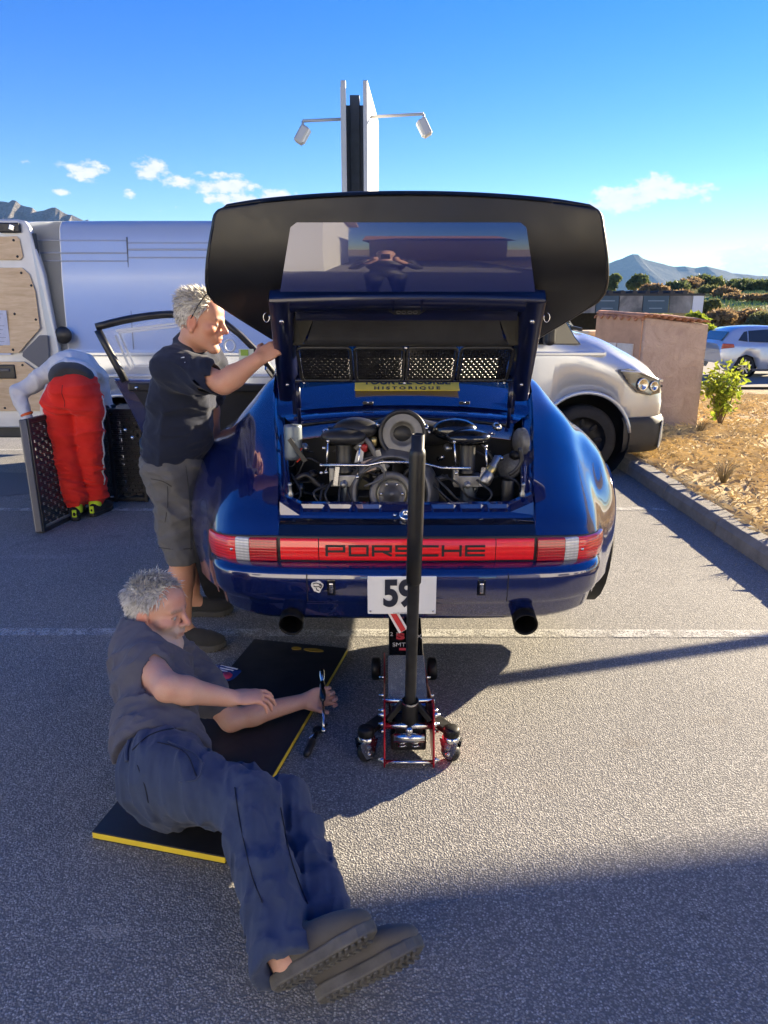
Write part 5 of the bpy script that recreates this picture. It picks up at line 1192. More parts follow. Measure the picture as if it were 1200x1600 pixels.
def polo():
    MB_ = mat('light_blue_metallic', (.58, .64, .72), .3, .5, 1., var=.05); G = mat('polo_glass', (.03, .035, .04), .05, coat=.8)
    ox, oy, oz = 9.8, 21.2, -.36
    r = empty('hatchback', (ox + 2, oy + .85, oz), 'light blue hatchback parked on the road at the right edge', 'car'); off = (ox + 2, oy + .85, oz)
    # side outline rear -> front with three height lines
    top = [(0.02, .95), (.10, 1.05), (.30, 1.28), (.55, 1.41), (1.0, 1.455), (1.6, 1.45), (2.2, 1.38), (2.75, 1.12), (3.1, .98), (3.7, .90), (4.0, .76), (4.05, .6)]
    mid = [(0, .80), (.04, .92), (.1, .96), (.3, .97), (1.0, .96), (1.6, .95), (2.2, .945), (2.75, .94), (3.1, .93), (3.7, .84), (4.0, .7), (4.05, .58)]
    bot = [(.06, .40), (.08, .32), (.2, .24), (.4, .20), (1.0, .18), (1.6, .18), (2.2, .18), (2.75, .18), (3.1, .18), (3.7, .2), (3.98, .26), (4.03, .4)]
    top = crom(top, 3); mid = crom(mid, 3); bot = crom(bot, 3); W = 1.75; P = []
    def ar(x, z):
        for c in (.78, 3.33):
            if abs(x - c) < .36 and z < .30 + math.sqrt(.36 ** 2 - (x - c) ** 2): return .30 + math.sqrt(.36 ** 2 - (x - c) ** 2)
        return z
    for t, m_, b in zip(top, mid, bot):
        s = [(b[0], .05, b[1]), (b[0], .0, b[1] + .06), (lerp(b[0], m_[0], .5), -.005, lerp(b[1], m_[1], .5)), (m_[0], .015, m_[1] - .10), (m_[0], .03, m_[1] - .03), (m_[0], .055, m_[1]), (lerp(m_[0], t[0], .5), .14, lerp(m_[1], t[1], .5)), (t[0], .22, t[1] - .05), (t[0], .32, t[1]), (t[0], W / 2, t[1] + .02)]
        s = [(ox + x, oy + y, oz + (ar(x, z) if y < .1 else z)) for x, y, z in s]; P.append(s + [(p[0], 2 * oy + W - p[1], p[2]) for p in s[-2::-1]])
    m = MB(); m.grid(P); m.add(P[0], [tuple(range(len(P[0])))]); m.build('body', MB_, r, off=off)
    def win(name, pts):
        q = MB(); q.prism(pts, lambda u, v, k: (ox + u, oy + .055 + .165 * (v - .96) / .42 - .012 - .008 * k, oz + v)); q.build(name, G, r, off=off, bevel=.01)
    win('rear_quarter_window', [(.52, 1.06), (.80, 1.02), (.80, 1.32), (.70, 1.30)]); win('rear_side_window', [(.83, 1.02), (1.42, 1.0), (1.42, 1.37), (.83, 1.33)]); win('front_side_window', [(1.47, 1.0), (2.45, .98), (2.1, 1.31), (1.9, 1.36), (1.47, 1.37)])
    q = MB(); q.add([(ox + .10, oy + .22, oz + 1.06), (ox + .30, oy + .26, oz + 1.30), (ox + .30, oy + W - .26, oz + 1.30), (ox + .10, oy + W - .22, oz + 1.06)], [(0, 1, 2, 3)]); q.build('rear_window', G, r, solid=.02, off=off)
    q = MB(); q.prism([(.02, .82), (.42, .86), (.38, .96), (.05, .98)], lambda u, v, k: (ox + u, oy + .03 - .03 * k, oz + v)); q.build('tail_light', mat('polo_red', (.35, .012, .03), .15, coat=1.), r, off=off, bevel=.015)
    for xc in (.78, 3.33):
        w = MB(); w.lathe([(.21, .09), (.27, .10), (.305, .08), (.31, .05), (.31, -.08), (.2, -.1)], (ox + xc, oy + .12, oz + .31), (0, -1, 0), 32); ty = w.build('tyre', M_TYRE, r, off=off)
        w = MB(); w.lathe([(.215, .09), (.20, .085), (.19, .05), (0, .045)], (ox + xc, oy + .12, oz + .31), (0, -1, 0), 32); w.build('rim_well', M_DARK, ty, off=off)
        for k in range(10):
            a = 2 * math.pi * k / 10; s = MB(); c = Vector((ox + xc, oy + .035, oz + .31)); d = Vector((math.cos(a), 0, math.sin(a))); d2 = Vector((math.cos(a + .25), 0, math.sin(a + .25))); s.bar(c + d * .03, c + d2 * .205, .02, .035, d.cross(Vector((0, 1, 0)))); s.build('spoke', M_CHR if k % 2 else mat('pale_rim', (.65, .65, .66), .35, .6), ty, off=off)
        w = MB(); w.lathe([(.36, .0), (.36, -.3), (.02, -.3)], (ox + xc, oy + .02, oz + .30), (0, -1, 0), 26); w.build('wheel_well', M_DARK, r, off=off)
    for x in (1.44, 2.52):
        q = MB(); q.bar((ox + x, oy - .004, oz + .25), (ox + x, oy + .03, oz + .97), .008, .008, (0, 1, 0)); q.build('door_seam', M_GREY, r, off=off)
    for x in (.93, 1.60):
        q = MB(); q.box((ox + x, oy - .0, oz + .83), (.17, .03, .03)); q.build('door_handle', MB_, r, off=off, bevel=.01)
    q = MB(); q.box((ox + 2.0, oy + .02, oz + .22), (2.0, .05, .07)); q.build('sill', M_GREY, r, off=off, bevel=.01)
polo()

def shed():
    Yb = 27.0; z0 = -.2
    a, b = at(905, 459, Yb), at(1094, 459, Yb)
    r = empty('roadside_shed', ((a.x + b.x) / 2 - 3, Yb + 2.5, z0), 'long low dark shed with grey banner panels under its roof edge', 'building'); off = r.location
    x0 = a.x - 9; x1 = b.x; zt = at(1000, 459, Yb).z; zb = at(1000, 490, Yb).z
    MDk = mat('shed_dark', (.022, .02, .02), .8, var=.3)
    m = MB(); m.box(((x0 + x1) / 2, Yb + 2.6, zt - .03), (x1 - x0 + .3, 5.4, .08)); m.build('roof', mat('shed_roof', (.05, .045, .042), .8), r, off=off)
    n = int((x1 - x0) / .45)
    for k in range(n): m = MB(); m.tube([(x0 + .45 * k + .2, Yb - .12, zt + .03), (x0 + .45 * k + .2, Yb + 5.2, zt + .03)], .09, 8); m.build('roof_corrugation', MATS['shed_roof'], r, off=off)
    m = MB(); m.box(((x0 + x1) / 2, Yb + 4.9, (zt + z0) / 2), (x1 - x0, .1, zt - z0)); m.build('back_wall', MDk, r, off=off)
    # banner panels on the fascia
    px = [830, 905, 930, 966, 1003, 1044, 1080, 1095]; kinds = [0, 1, 0, 1, 0, 1, 2]
    MSl = mat('slate_banner', (.055, .095, .125), .6, var=.12, vscale=2); MPh = NT('photo_banner'); nn = MPh.noise(.8, 6, .6, dist=1.2); MPh = MPh.set(color=MPh.ramp(nn, [(.35, (.10, .10, .095)), (.5, (.22, .20, .18)), (.65, (.34, .32, .29))]), rough=.6)
    MW = mat('shed_white', (.70, .70, .72), .6)
    for i, k in enumerate(kinds):
        p, q = at(px[i], 475, Yb), at(px[i + 1], 475, Yb); m = MB(); m.box(((p.x + q.x) / 2, Yb - .06, (zt + zb) / 2), (q.x - p.x - .03, .06, zt - zb - .04)); pn = m.build('banner_panel', [MSl, MPh, MW][k], r, off=off)
        if k == 0:
            for j, (s, dz) in enumerate((('CLASSICS', .11), ('Provence', -.14))):
                pass
            for dz, wd in ((.10, .62), (-.16, .5)):
                m = MB(); m.box(((p.x + q.x) / 2, Yb - .095, (zt + zb) / 2 + dz), ((q.x - p.x) * wd, .006, .035)); m.build('faint_line', mat('faint_print', (.22, .28, .32), .6), pn, off=off)
    m = MB(); e = at(1095, 475, Yb).x; m.box((e + .03, Yb + 1.2, (zt + zb) / 2 - .05), (.08, 2.5, zt - zb + .1)); m.build('end_panel', MW, r, off=off)
    for x in np.arange(x0 + .5, x1, 2.6):
        m = MB(); m.box((x, Yb + .1, (zb + z0) / 2), (.14, .14, zb - z0)); m.build('post', mat('shed_post', (.10, .085, .07), .8), r, off=off)
    for z in (.35, .75):
        m = MB(); m.box(((x0 + x1) / 2, Yb + .3, z0 + z + .2), (x1 - x0, .06, .12)); m.build('rail', mat('shed_rail', (.14, .08, .06), .8), r, off=off)
    m = MB(); m.ball(((x0 + x1) / 2 + 5.5, Yb - .05, zb - .35), (.10, .10, .22), 12, 8); m.build('hanging_lamp', mat('lamp_grey', (.4, .4, .38), .5), r, off=off)
shed()

def pylon():
    Yp = 13.5
    MG = mat('sign_edge_grey', (.40, .41, .42), .5, .3, var=.1, vscale=2); MW = mat('sign_white', (.74, .73, .70), .5, var=.06, vscale=2); MD = mat('sign_post_dark', (.055, .065, .08), .5, .3, var=.15)
    c = at(555, 200, Yp)
    r = empty('sign_pylon', (c.x, Yp + .8, 0), 'tall two-sided advertising sign seen edge-on above the car', 'sign'); off = (c.x, Yp + .8, 0)
    def board(xa, xb, side, ztop, name):
        # near edge at xa (width of the edge), board runs away from us, tilted outwards
        m = MB(); p = [(xa, Yp), (xb, Yp), (xb + side * 1.0, Yp + 2.6), (xa + side * 1.0, Yp + 2.6)]
        m.hexa([(x, y, 1.2) for x, y in p] + [(x, y, ztop) for x, y in p]); b = m.build(name, MG, r, off=off, bevel=.01)
        m = MB(); s = math.copysign(.012, side)
        xo = xb if side > 0 else xa
        m.hexa([(xo + s * .3, Yp + .08, 1.3), (xo + s, Yp + .08, 1.3), (xo + side * .97 + s, Yp + 2.5, 1.3), (xo + side * .97 + s * .3, Yp + 2.5, 1.3), (xo + s * .3, Yp + .08, ztop - .08), (xo + s, Yp + .08, ztop - .08), (xo + side * .97 + s, Yp + 2.5, ztop - .08), (xo + side * .97 + s * .3, Yp + 2.5, ztop - .08)]); m.build('poster_face', MW, b, off=off)
        return b
    l0, l1 = at(532, 125, Yp), at(540, 125, Yp); r0, r1 = at(567, 125, Yp), at(574, 125, Yp)
    board(l0.x, l1.x, -.12, l0.z, 'board'); board(r0.x, r1.x, .16, r0.z, 'board')
    for pa, pb, py in ((547, 562, 152), (540, 548, 166), (562, 568, 166)):
        a, b = at(pa, py, Yp + 1), at(pb, py, Yp + 1); m = MB(); m.box(((a.x + b.x) / 2, Yp + 1.0, a.z / 2), (b.x - a.x, .3 if pa == 547 else .14, a.z)); m.build('post', MD, r, off=off, bevel=.006)
    for k, z in enumerate((2.4, 3.4, 4.4, 5.0)):
        m = MB(); m.box((c.x, Yp + 1.2, z), (.52, .10, .10)); m.build('cross_brace', MD, r, off=off)
    for k, (p, q) in enumerate((((540, 186), (473, 189)), ((572, 183), (662, 178)))):
        a, b = at(*p, Yp + .6), at(*q, Yp + .4); m = MB(); m.tube([a, b], .026, 8); m.tube([b, b + Vector((0, 0, -.10))], .022, 8); arm = m.build('lamp_arm', MG, r, off=off)
        s = -1 if k == 0 else 1
        m = MB(); d = Vector((s * .05, 0, -.28)); m.box(b + Vector((s * .02, 0, -.22)), (.16, .22, .30), roty(R(32 if k == 0 else -28))); h = m.build('floodlight', MATS['sign_edge_grey'], r, off=off, bevel=.03)
        m = MB(); m.box(b + Vector((-s * .06, -.0, -.25)), (.03, .19, .24), roty(R(32 if k == 0 else -28))); m.build('lamp_glass', mat('flood_glass', (.75, .74, .66), .2), h, off=off)
pylon()

def hillside():
    rg = random.Random(21)
    Ms = [leaf_mat('scrub_green', (.075, .10, .035), (.16, .19, .07)), leaf_mat('scrub_brown', (.20, .13, .07), (.34, .24, .12)), leaf_mat('scrub_olive', (.11, .125, .05), (.20, .20, .08))]
    sp = [  # px, py(base), Y, rx, rz, kind, label
        (1022, 455, 88, 2.6, 1.3, 1, 'rusty brown bush on the hillside left of the dark thicket'), (1052, 452, 92, 3.2, 1.5, 0, 'dark bush at the left end of the hilltop thicket'), (1078, 450, 94, 3.4, 1.7, 1, 'brown bush in the middle of the hilltop thicket'), (1102, 446, 96, 4.2, 2.0, 0, 'tallest dark bush of the hilltop thicket'), (1060, 462, 80, 2.8, .9, 1, 'low russet bush below the hilltop thicket'), (1010, 464, 78, 2.2, .8, 1, 'low brown bush just above the shed roof'),
        (994, 438, 118, 3.0, 1.7, 0, 'round green bush alone on the skyline below the peak'), (952, 440, 118, 2.4, 1.7, 0, 'round green bush on the skyline beside the spoiler'), (1108, 458, 82, 1.9, 1.2, 2, 'rounded olive bush below the tallest dark bush'), (1134, 462, 78, 2.3, 1.3, 1, 'dark brown bush near the right end of the thicket'), (1172, 450, 86, 4.5, 1.6, 0, 'wide dark bush on the hill at the right edge'), (1206, 455, 84, 4.0, 1.7, 0, 'dark bush on the hill cut by the right edge'), (1150, 470, 74, 2.6, .8, 1, 'low brown bush under the wide dark bush'), (1190, 466, 72, 2.6, .7, 1, 'low brown bush at the right edge of the hill'),
        (1120, 500, 40, 1.9, .85, 1, 'brown bush on the bank behind the hatchback roof'), (1155, 498, 42, 2.3, .9, 1, 'reddish brown bush on the bank above the hatchback'), (1192, 500, 40, 1.8, .9, 2, 'olive bush on the bank at the right edge above the hatchback'), (1105, 478, 52, 1.2, 1.1, 2, 'grey-green bush beside the white end of the shed'), (1102, 504, 24.6, .85, .55, 2, 'yellowish bush behind the rendered cabinet roof')]
    for (px, py, Y, rx, rz, k, lab) in sp:
        rx *= .68; rz *= .72
        p = at(px, py, Y); z = ter(p.x, Y) - .1
        r = empty('bush', (p.x, Y, z), lab, 'bush', 'bushes on the hillside'); zc = max(rz * .6, p.z - z + rz * .3); fo = MB()
        n = 260
        for j in range(5): leaf_cloud(fo, (rg.uniform(-.55, .55) * rx, rg.uniform(-.4, .4) * rx, zc * rg.uniform(.55, 1.05)), (rx * .55, rx * .5, rz * .6), n, .10 + Y * .0022, rg, .9, .25)
        fo.build('crown', Ms[k] if Y > 30 else LM1, r); st = MB()
        for j in range(4): a = rg.random() * 6.28; st.tube([(0, 0, -.2), (math.cos(a) * rx * .25, math.sin(a) * rx * .2, zc * .7)], [.09, .04], 5)
        st.build('trunk', mat('woody_stem', (.13, .09, .055), .85), r)
    # rough grass on the hill
    mb = MB()
    for k in range(15000):
        Y = 31 + 80 * rg.random() ** 1.6; p = at(rg.uniform(930, 1260), 480, Y); x = p.x; z = ter(x, Y); h = rg.uniform(.12, .34) * (.5 + fbm(x * .2, Y * .2, 3, 4)); w = .03 + Y * .0006
        a = rg.uniform(-.5, .5); mb.add([(x - w, Y, z), (x + w, Y, z), (x + a * h, Y + rg.uniform(-.1, .1), z + h)], [(0, 1, 2)])
    t = NT('hill_grass'); n = t.noise(.12, 5); n2 = t.noise(3, 2)
    o = mb.build('hill_grass', t.set(color=t.mix(t.ramp(n, [(.4, 0.), (.6, 1.)]), t.mix(n2, (.34, .40, .10), (.52, .54, .16)), t.mix(n2, (.42, .36, .14), (.56, .46, .20))), rough=.9, spec=.1)); tag(o, 'rough green and yellow grass on the hillside', kind='stuff')
hillside()

def shade_makers():
    """unseen bar and flat roof, added right of the picture to shade the asphalt"""
    k = 1 / math.tan(SUN_EL); s = Vector((math.cos(SUN_AZ), math.sin(SUN_AZ), 0))
    a, b = gnd(690, 1075), gnd(1200, 1000); d = (b - a).normalized(); h = 1.0
    e0 = a + d * .05 + s * h * k; e1 = a + d * 2.9 + s * h * k
    r = empty('added_shade_bar', (e1.x, e1.y, .1), 'unseen white boom arm added right of the picture to shade the asphalt', 'shade_caster'); v = Vector((e0.x - e1.x, e0.y - e1.y, 0)); w_ = mat('shade_bar_white', (.62, .62, .60), .5)
    m = MB(); m.tube([(0, 0, h - .1), v + Vector((0, 0, h - .1))], .034, 12); m.build('arm', w_, r); m = MB(); m.box((.05, 0, .45), (.32, .32, 1.0)); m.build('housing', mat('shade_bar_grey', (.2, .2, .2), .5), r, bevel=.03)
    h = 3.0; p = gnd(540, 1385); q = gnd(1200, 1310); d = (q - p).normalized(); o = s * (h - .12) * k
    A = p - d * 1.9 + o; B = p + d * 9 + o; n = Vector((d.y, -d.x, 0))
    r = empty('added_shade_roof', ((A + B).x / 2, (A + B).y / 2 - 3, 0), 'unseen flat roof added right of the picture to shade the foreground', 'added_shade_roof'); off = r.location; m = MB(); mw = mat('shade_roof_white', (.6, .6, .58), .6)
    m.hexa([A + Vector((0, 0, h - .12)), A + n * 6.5 + Vector((0, 0, h - .12)), B + n * 6.5 + Vector((0, 0, h - .12)), B + Vector((0, 0, h - .12))][::-1] + [A + Vector((0, 0, h)), A + n * 6.5 + Vector((0, 0, h)), B + n * 6.5 + Vector((0, 0, h)), B + Vector((0, 0, h))][::-1]); m.build('roof', mw, r, off=off)
    for c in (A + d * .3 + n * 6.2, B - d * .3 + n * 1.2, B - d * .3 + n * 6.2):
        m = MB(); m.box((c.x, c.y, h / 2 - .1), (.12, .12, h - .1)); m.build('post', mw, r, off=off)
shade_makers()

def straw_debris():
    rg = random.Random(77); mb = MB()
    for k in range(420):
        x = KX - .01 - abs(rg.gauss(0, .11)); y = rg.uniform(3.3, 8.2); a = rg.random() * 6.28; l = rg.uniform(.01, .05); d = Vector((math.cos(a), math.sin(a), 0)); s = Vector((-d.y, d.x, 0)) * rg.uniform(.001, .003); p = Vector((x, y, .004 + rg.random() * .006))
        mb.add([p - s, p + s, p + d * l + Vector((0, 0, rg.uniform(0, .01))), ], [(0, 1, 2)])
    tag(mb.build('straw_debris', mat('straw_bits', (.42, .32, .17), .9, var=.3, vscale=30)), 'scattered dry straw along the foot of the kerb', kind='stuff')
straw_debris()
# ================================================================== PEOPLE: signed-distance bodies, polygonised with surface nets
def nrm(v): v = np.asarray(v, float); return v / np.linalg.norm(v)
def A3(v): return np.array([v[0], v[1], v[2]], float)
class Sdf:
    def __init__(s): s.p = []
    def cone(s, a, b, r1, r2, k=.02, op='u', flat=None):
        """round cone; flat=(axis, factor) squashes the section along a direction"""
        a, b = A3(a), A3(b); r = max(r1, r2)
        s.p.append(('c', (a, b, r1, r2, flat), np.minimum(a, b) - r, np.maximum(a, b) + r, k, op)); return s
    def ell(s, c, r, M=None, k=.02, op='u'):
        c = A3(c); M = np.eye(3) if M is None else np.array(M, float); R_ = max(r)
        s.p.append(('e', (c, np.array(r, float), M), c - R_, c + R_, k, op)); return s
    def chain(s, pts, rs, k=.02):
        for i in range(len(pts) - 1): s.cone(pts[i], pts[i + 1], rs[i], rs[i + 1], k)
        return s
    def cut(s, c, n):
        """keep the side opposite to n"""
        s.p.append(('p', (A3(c), nrm(n)), None, None, .004, 'i')); return s
    def lcut(s, c, n, rad):
        s.p.append(('l', (A3(c), nrm(n), rad), None, None, .004, 'i')); return s
    def grown(s, e):
        q = Sdf(); q.e = e; q.p = list(s.p); return q
    def ev(s, P, far=1.0):
        d = np.full(len(P), far, np.float32)
        for t, a, mn, mx, k, op in s.p:
            if t == 'p':
                d = np.maximum(d, ((P - a[0]) @ a[1]).astype(np.float32)); continue
            if t == 'l':
                q_ = P - a[0]; ix = np.nonzero((q_ * q_).sum(1) < a[2] ** 2)[0]; d[ix] = np.maximum(d[ix], (q_[ix] @ a[1]).astype(np.float32)); continue
            m = k + .075
            ix = np.nonzero(((P > mn - m) & (P < mx + m)).all(1))[0]
            if not len(ix): continue
            Q = P[ix]
            if t == 'c':
                A, B, r1, r2, flat = a
                ab = B - A; L2 = max(1e-9, ab @ ab); h = np.clip(((Q - A) @ ab) / L2, 0, 1)
                v = Q - A - h[:, None] * ab
                if flat is not None: v = v + np.outer(v @ flat[0], flat[0]) * (flat[1] - 1)
                e = np.sqrt((v * v).sum(1)) - (r1 + (r2 - r1) * h)
            else:
                c, r, M = a; L = (Q - c) @ M
                k0 = np.sqrt(((L / r) ** 2).sum(1)); k1 = np.sqrt(((L / r ** 2) ** 2).sum(1)) + 1e-9
                e = k0 * (k0 - 1) / k1
            e = e.astype(np.float32); o = d[ix]
            if op == 'u':
                h = np.clip(.5 + .5 * (o - e) / k, 0, 1); d[ix] = o + (e - o) * h - k * h * (1 - h)
            else:
                h = np.clip(.5 - .5 * (o + e) / k, 0, 1); d[ix] = o + (-e - o) * h + k * h * (1 - h)
        return d
    def bounds(s):
        mn = np.min([q[2] for q in s.p if q[2] is not None and q[5] == 'u'], 0); mx = np.max([q[3] for q in s.p if q[3] is not None and q[5] == 'u'], 0)
        return mn, mx
_perm = np.random.RandomState(3).randint(0, 65536, 65536)
def vn3(P):
    I = np.floor(P).astype(np.int64); F = P - I; F = F * F * (3 - 2 * F)
    def hh(x, y, z): return _perm[(_perm[(_perm[x & 65535] + y) & 65535] + z) & 65535] / 65535.0
    out = 0
    for dx in (0, 1):
        for dy in (0, 1):
            for dz in (0, 1):
                w = (F[:, 0] if dx else 1 - F[:, 0]) * (F[:, 1] if dy else 1 - F[:, 1]) * (F[:, 2] if dz else 1 - F[:, 2])
                out = out + w * hh(I[:, 0] + dx, I[:, 1] + dy, I[:, 2] + dz)
    return out
def wrinkle(axis, f1=18., stretch=.35, amp=.006, seed=0., sharp=2.0):
    ax = nrm(axis)
    def fn(P):
        t = P @ ax; Q = (P - np.outer(t, ax)) * f1 * stretch + np.outer(t * f1, ax) + seed
        w = vn3(P * 3.1 + seed * 2); Q = Q + (w[:, None] - .5) * 2.2
        n = 1 - np.abs(2 * vn3(Q) - 1); n2 = 1 - np.abs(2 * vn3(Q * 2.1 + 7) - 1)
        return -amp * ((n ** sharp - .35) + .4 * (n2 ** sharp - .35))
    return fn
def nets(sd, h, pad=.02, disp=None, inflate=0.0):
    mn, mx = sd.bounds(); mn = mn - pad - inflate; mx = mx + pad + inflate; K = 4; H = h * K
    nC = np.ceil((mx - mn) / H).astype(int) + 1
    ax = [mn[i] + (np.arange(nC[i]) + .5) * H - h * .5 for i in range(3)]
    G = np.stack(np.meshgrid(*ax, indexing='ij'), -1).reshape(-1, 3)
    dc = (sd.ev(G) - inflate).reshape(nC)
    near = np.abs(dc) < H * 1.15 + .012
    F = np.repeat(np.repeat(np.repeat(np.where(dc > 0, 1., -1.).astype(np.float32), K, 0), K, 1), K, 2)
    ib = np.argwhere(near); o = np.stack(np.meshgrid(*[np.arange(K)] * 3, indexing='ij'), -1).reshape(-1, 3)
    I = (ib[:, None, :] * K + o[None]).reshape(-1, 3); P = mn + I * h
    d = sd.ev(P) - inflate
    if disp is not None:
        m = np.abs(d) < .04; d[m] += disp(P[m]).astype(np.float32)
    F[I[:, 0], I[:, 1], I[:, 2]] = d
    S = F < 0
    c = np.zeros(np.array(F.shape) - 1, np.int8)
    for a in (0, 1):
        for b in (0, 1):
            for e in (0, 1): c += S[a:S.shape[0] - 1 + a, b:S.shape[1] - 1 + b, e:S.shape[2] - 1 + e]
    act = np.argwhere((c > 0) & (c < 8)); idm = np.full(c.shape, -1, np.int32); idm[act[:, 0], act[:, 1], act[:, 2]] = np.arange(len(act))
    acc = np.zeros((len(act), 3)); cnt = np.zeros(len(act))
    cor = [(a, b, e) for a in (0, 1) for b in (0, 1) for e in (0, 1)]
    val = {q: F[act[:, 0] + q[0], act[:, 1] + q[1], act[:, 2] + q[2]] for q in cor}
    for q in cor:
        for ax_ in range(3):
            if q[ax_] == 0:
                r = list(q); r[ax_] = 1; r = tuple(r); f0, f1 = val[q], val[r]; m = (f0 < 0) != (f1 < 0)
                t = f0[m] / (f0[m] - f1[m]); v = np.tile(np.array(q, float), (m.sum(), 1)); v[:, ax_] += t
                acc[m] += v; cnt[m] += 1
    V = mn + (act + acc / np.maximum(cnt, 1)[:, None]) * h
    quads = []
    for ax_ in range(3):
        sl0 = [slice(None)] * 3; sl1 = [slice(None)] * 3; sl0[ax_] = slice(0, -1); sl1[ax_] = slice(1, None)
        a, b = S[tuple(sl0)], S[tuple(sl1)]
        E = np.argwhere(a != b); u, w = [(1, 2), (2, 0), (0, 1)][ax_]
        E = E[(E[:, u] > 0) & (E[:, w] > 0) & (E[:, u] < S.shape[u] - 1) & (E[:, w] < S.shape[w] - 1)]
        def gid(du, dw):
            q = E.copy(); q[:, u] -= du; q[:, w] -= dw; return idm[q[:, 0], q[:, 1], q[:, 2]]
        Q = np.stack([gid(1, 1), gid(0, 1), gid(0, 0), gid(1, 0)], 1)
        fl = ~a[E[:, 0], E[:, 1], E[:, 2]]; Q[fl] = Q[fl][:, ::-1]; quads.append(Q)
    Q = np.concatenate(quads); Q = Q[(Q >= 0).all(1)]
    return V, Q
def np_mesh(name, V, Q, m, parent, off, col=None, smooth_it=1):
    # light Laplacian smoothing to remove grid stepping
    for _ in range(smooth_it):
        acc = np.zeros_like(V); cnt = np.zeros(len(V))
        for a, b in ((0, 1), (1, 2), (2, 3), (3, 0)):
            np.add.at(acc, Q[:, a], V[Q[:, b]]); np.add.at(cnt, Q[:, a], 1); np.add.at(acc, Q[:, b], V[Q[:, a]]); np.add.at(cnt, Q[:, b], 1)
        V = V * .5 + .5 * acc / np.maximum(cnt, 1)[:, None]
    me = bpy.data.meshes.new(name); W = V - np.array(off)
    me.vertices.add(len(W)); me.vertices.foreach_set('co', W.astype(np.float32).ravel())
    me.loops.add(Q.size); me.loops.foreach_set('vertex_index', Q.astype(np.int32).ravel())
    me.polygons.add(len(Q)); me.polygons.foreach_set('loop_start', np.arange(0, Q.size, 4, dtype=np.int32)); me.polygons.foreach_set('loop_total', np.full(len(Q), 4, np.int32))
    me.update(calc_edges=True); me.validate(); me.polygons.foreach_set('use_smooth', np.ones(len(me.polygons), bool))
    if col is not None:
        at_ = me.color_attributes.new('Col', 'FLOAT_COLOR', 'POINT'); C = np.ones((len(V), 4), np.float32); C[:, :3] = col(V); at_.data.foreach_set('color', C.ravel())
    return link_mesh(name, me, m, parent)
def skin_mat():
    t = NT('skin'); a = t.new('ShaderNodeVertexColor'); a.layer_name = 'Col'; n = t.noise(26, 4, .6); n2 = t.noise(330, 3)
    c = t.mix(t.ramp(n, [(.35, 0.), (.7, .35)]), a.outputs[0], t.mix(1., a.outputs[0], (1.0, .72, .66), 'MULTIPLY'))
    c = t.mix(t.ramp(n2, [(.3, .18), (.6, 0.)]), c, t.mix(1., c, (.7, .6, .55), 'MULTIPLY'))
    m = t.set(color=c, rough=.48, spec=.4, sss=.10, normal=t.bump(t.math('ADD', n2, t.math('MULTIPLY', t.noise(60, 4), .6)), .22, .0025))
    t.b.inputs['Subsurface Radius'].default_value = (1., .35, .2); t.b.inputs['Subsurface Scale'].default_value = .006
    return m
M_SKIN = skin_mat()
def cloth_mat(name, c1, c2, weave=900, rough=.9, fade=.4):
    t = NT(name); n = t.noise(7, 5, .6); w = t.noise(weave, 2); f = t.noise(2.3, 4)
    c = t.mix(t.ramp(n, [(.3, 0.), (.7, 1.)]), c1, c2); c = t.mix(t.math('MULTIPLY', w, .35), c, tuple(q * .55 for q in c1))
    return t.set(color=c, rough=rough, spec=.2, sheen=.12, normal=t.bump(t.math('ADD', t.math('MULTIPLY', n, .7), t.math('MULTIPLY', w, .25)), .35, .006))
def basis(f, u):
    f = nrm(f); u = np.asarray(u, float); u = nrm(u - f * (u @ f)); r = np.cross(f, u)       # r: the person's right
    return f, u, r
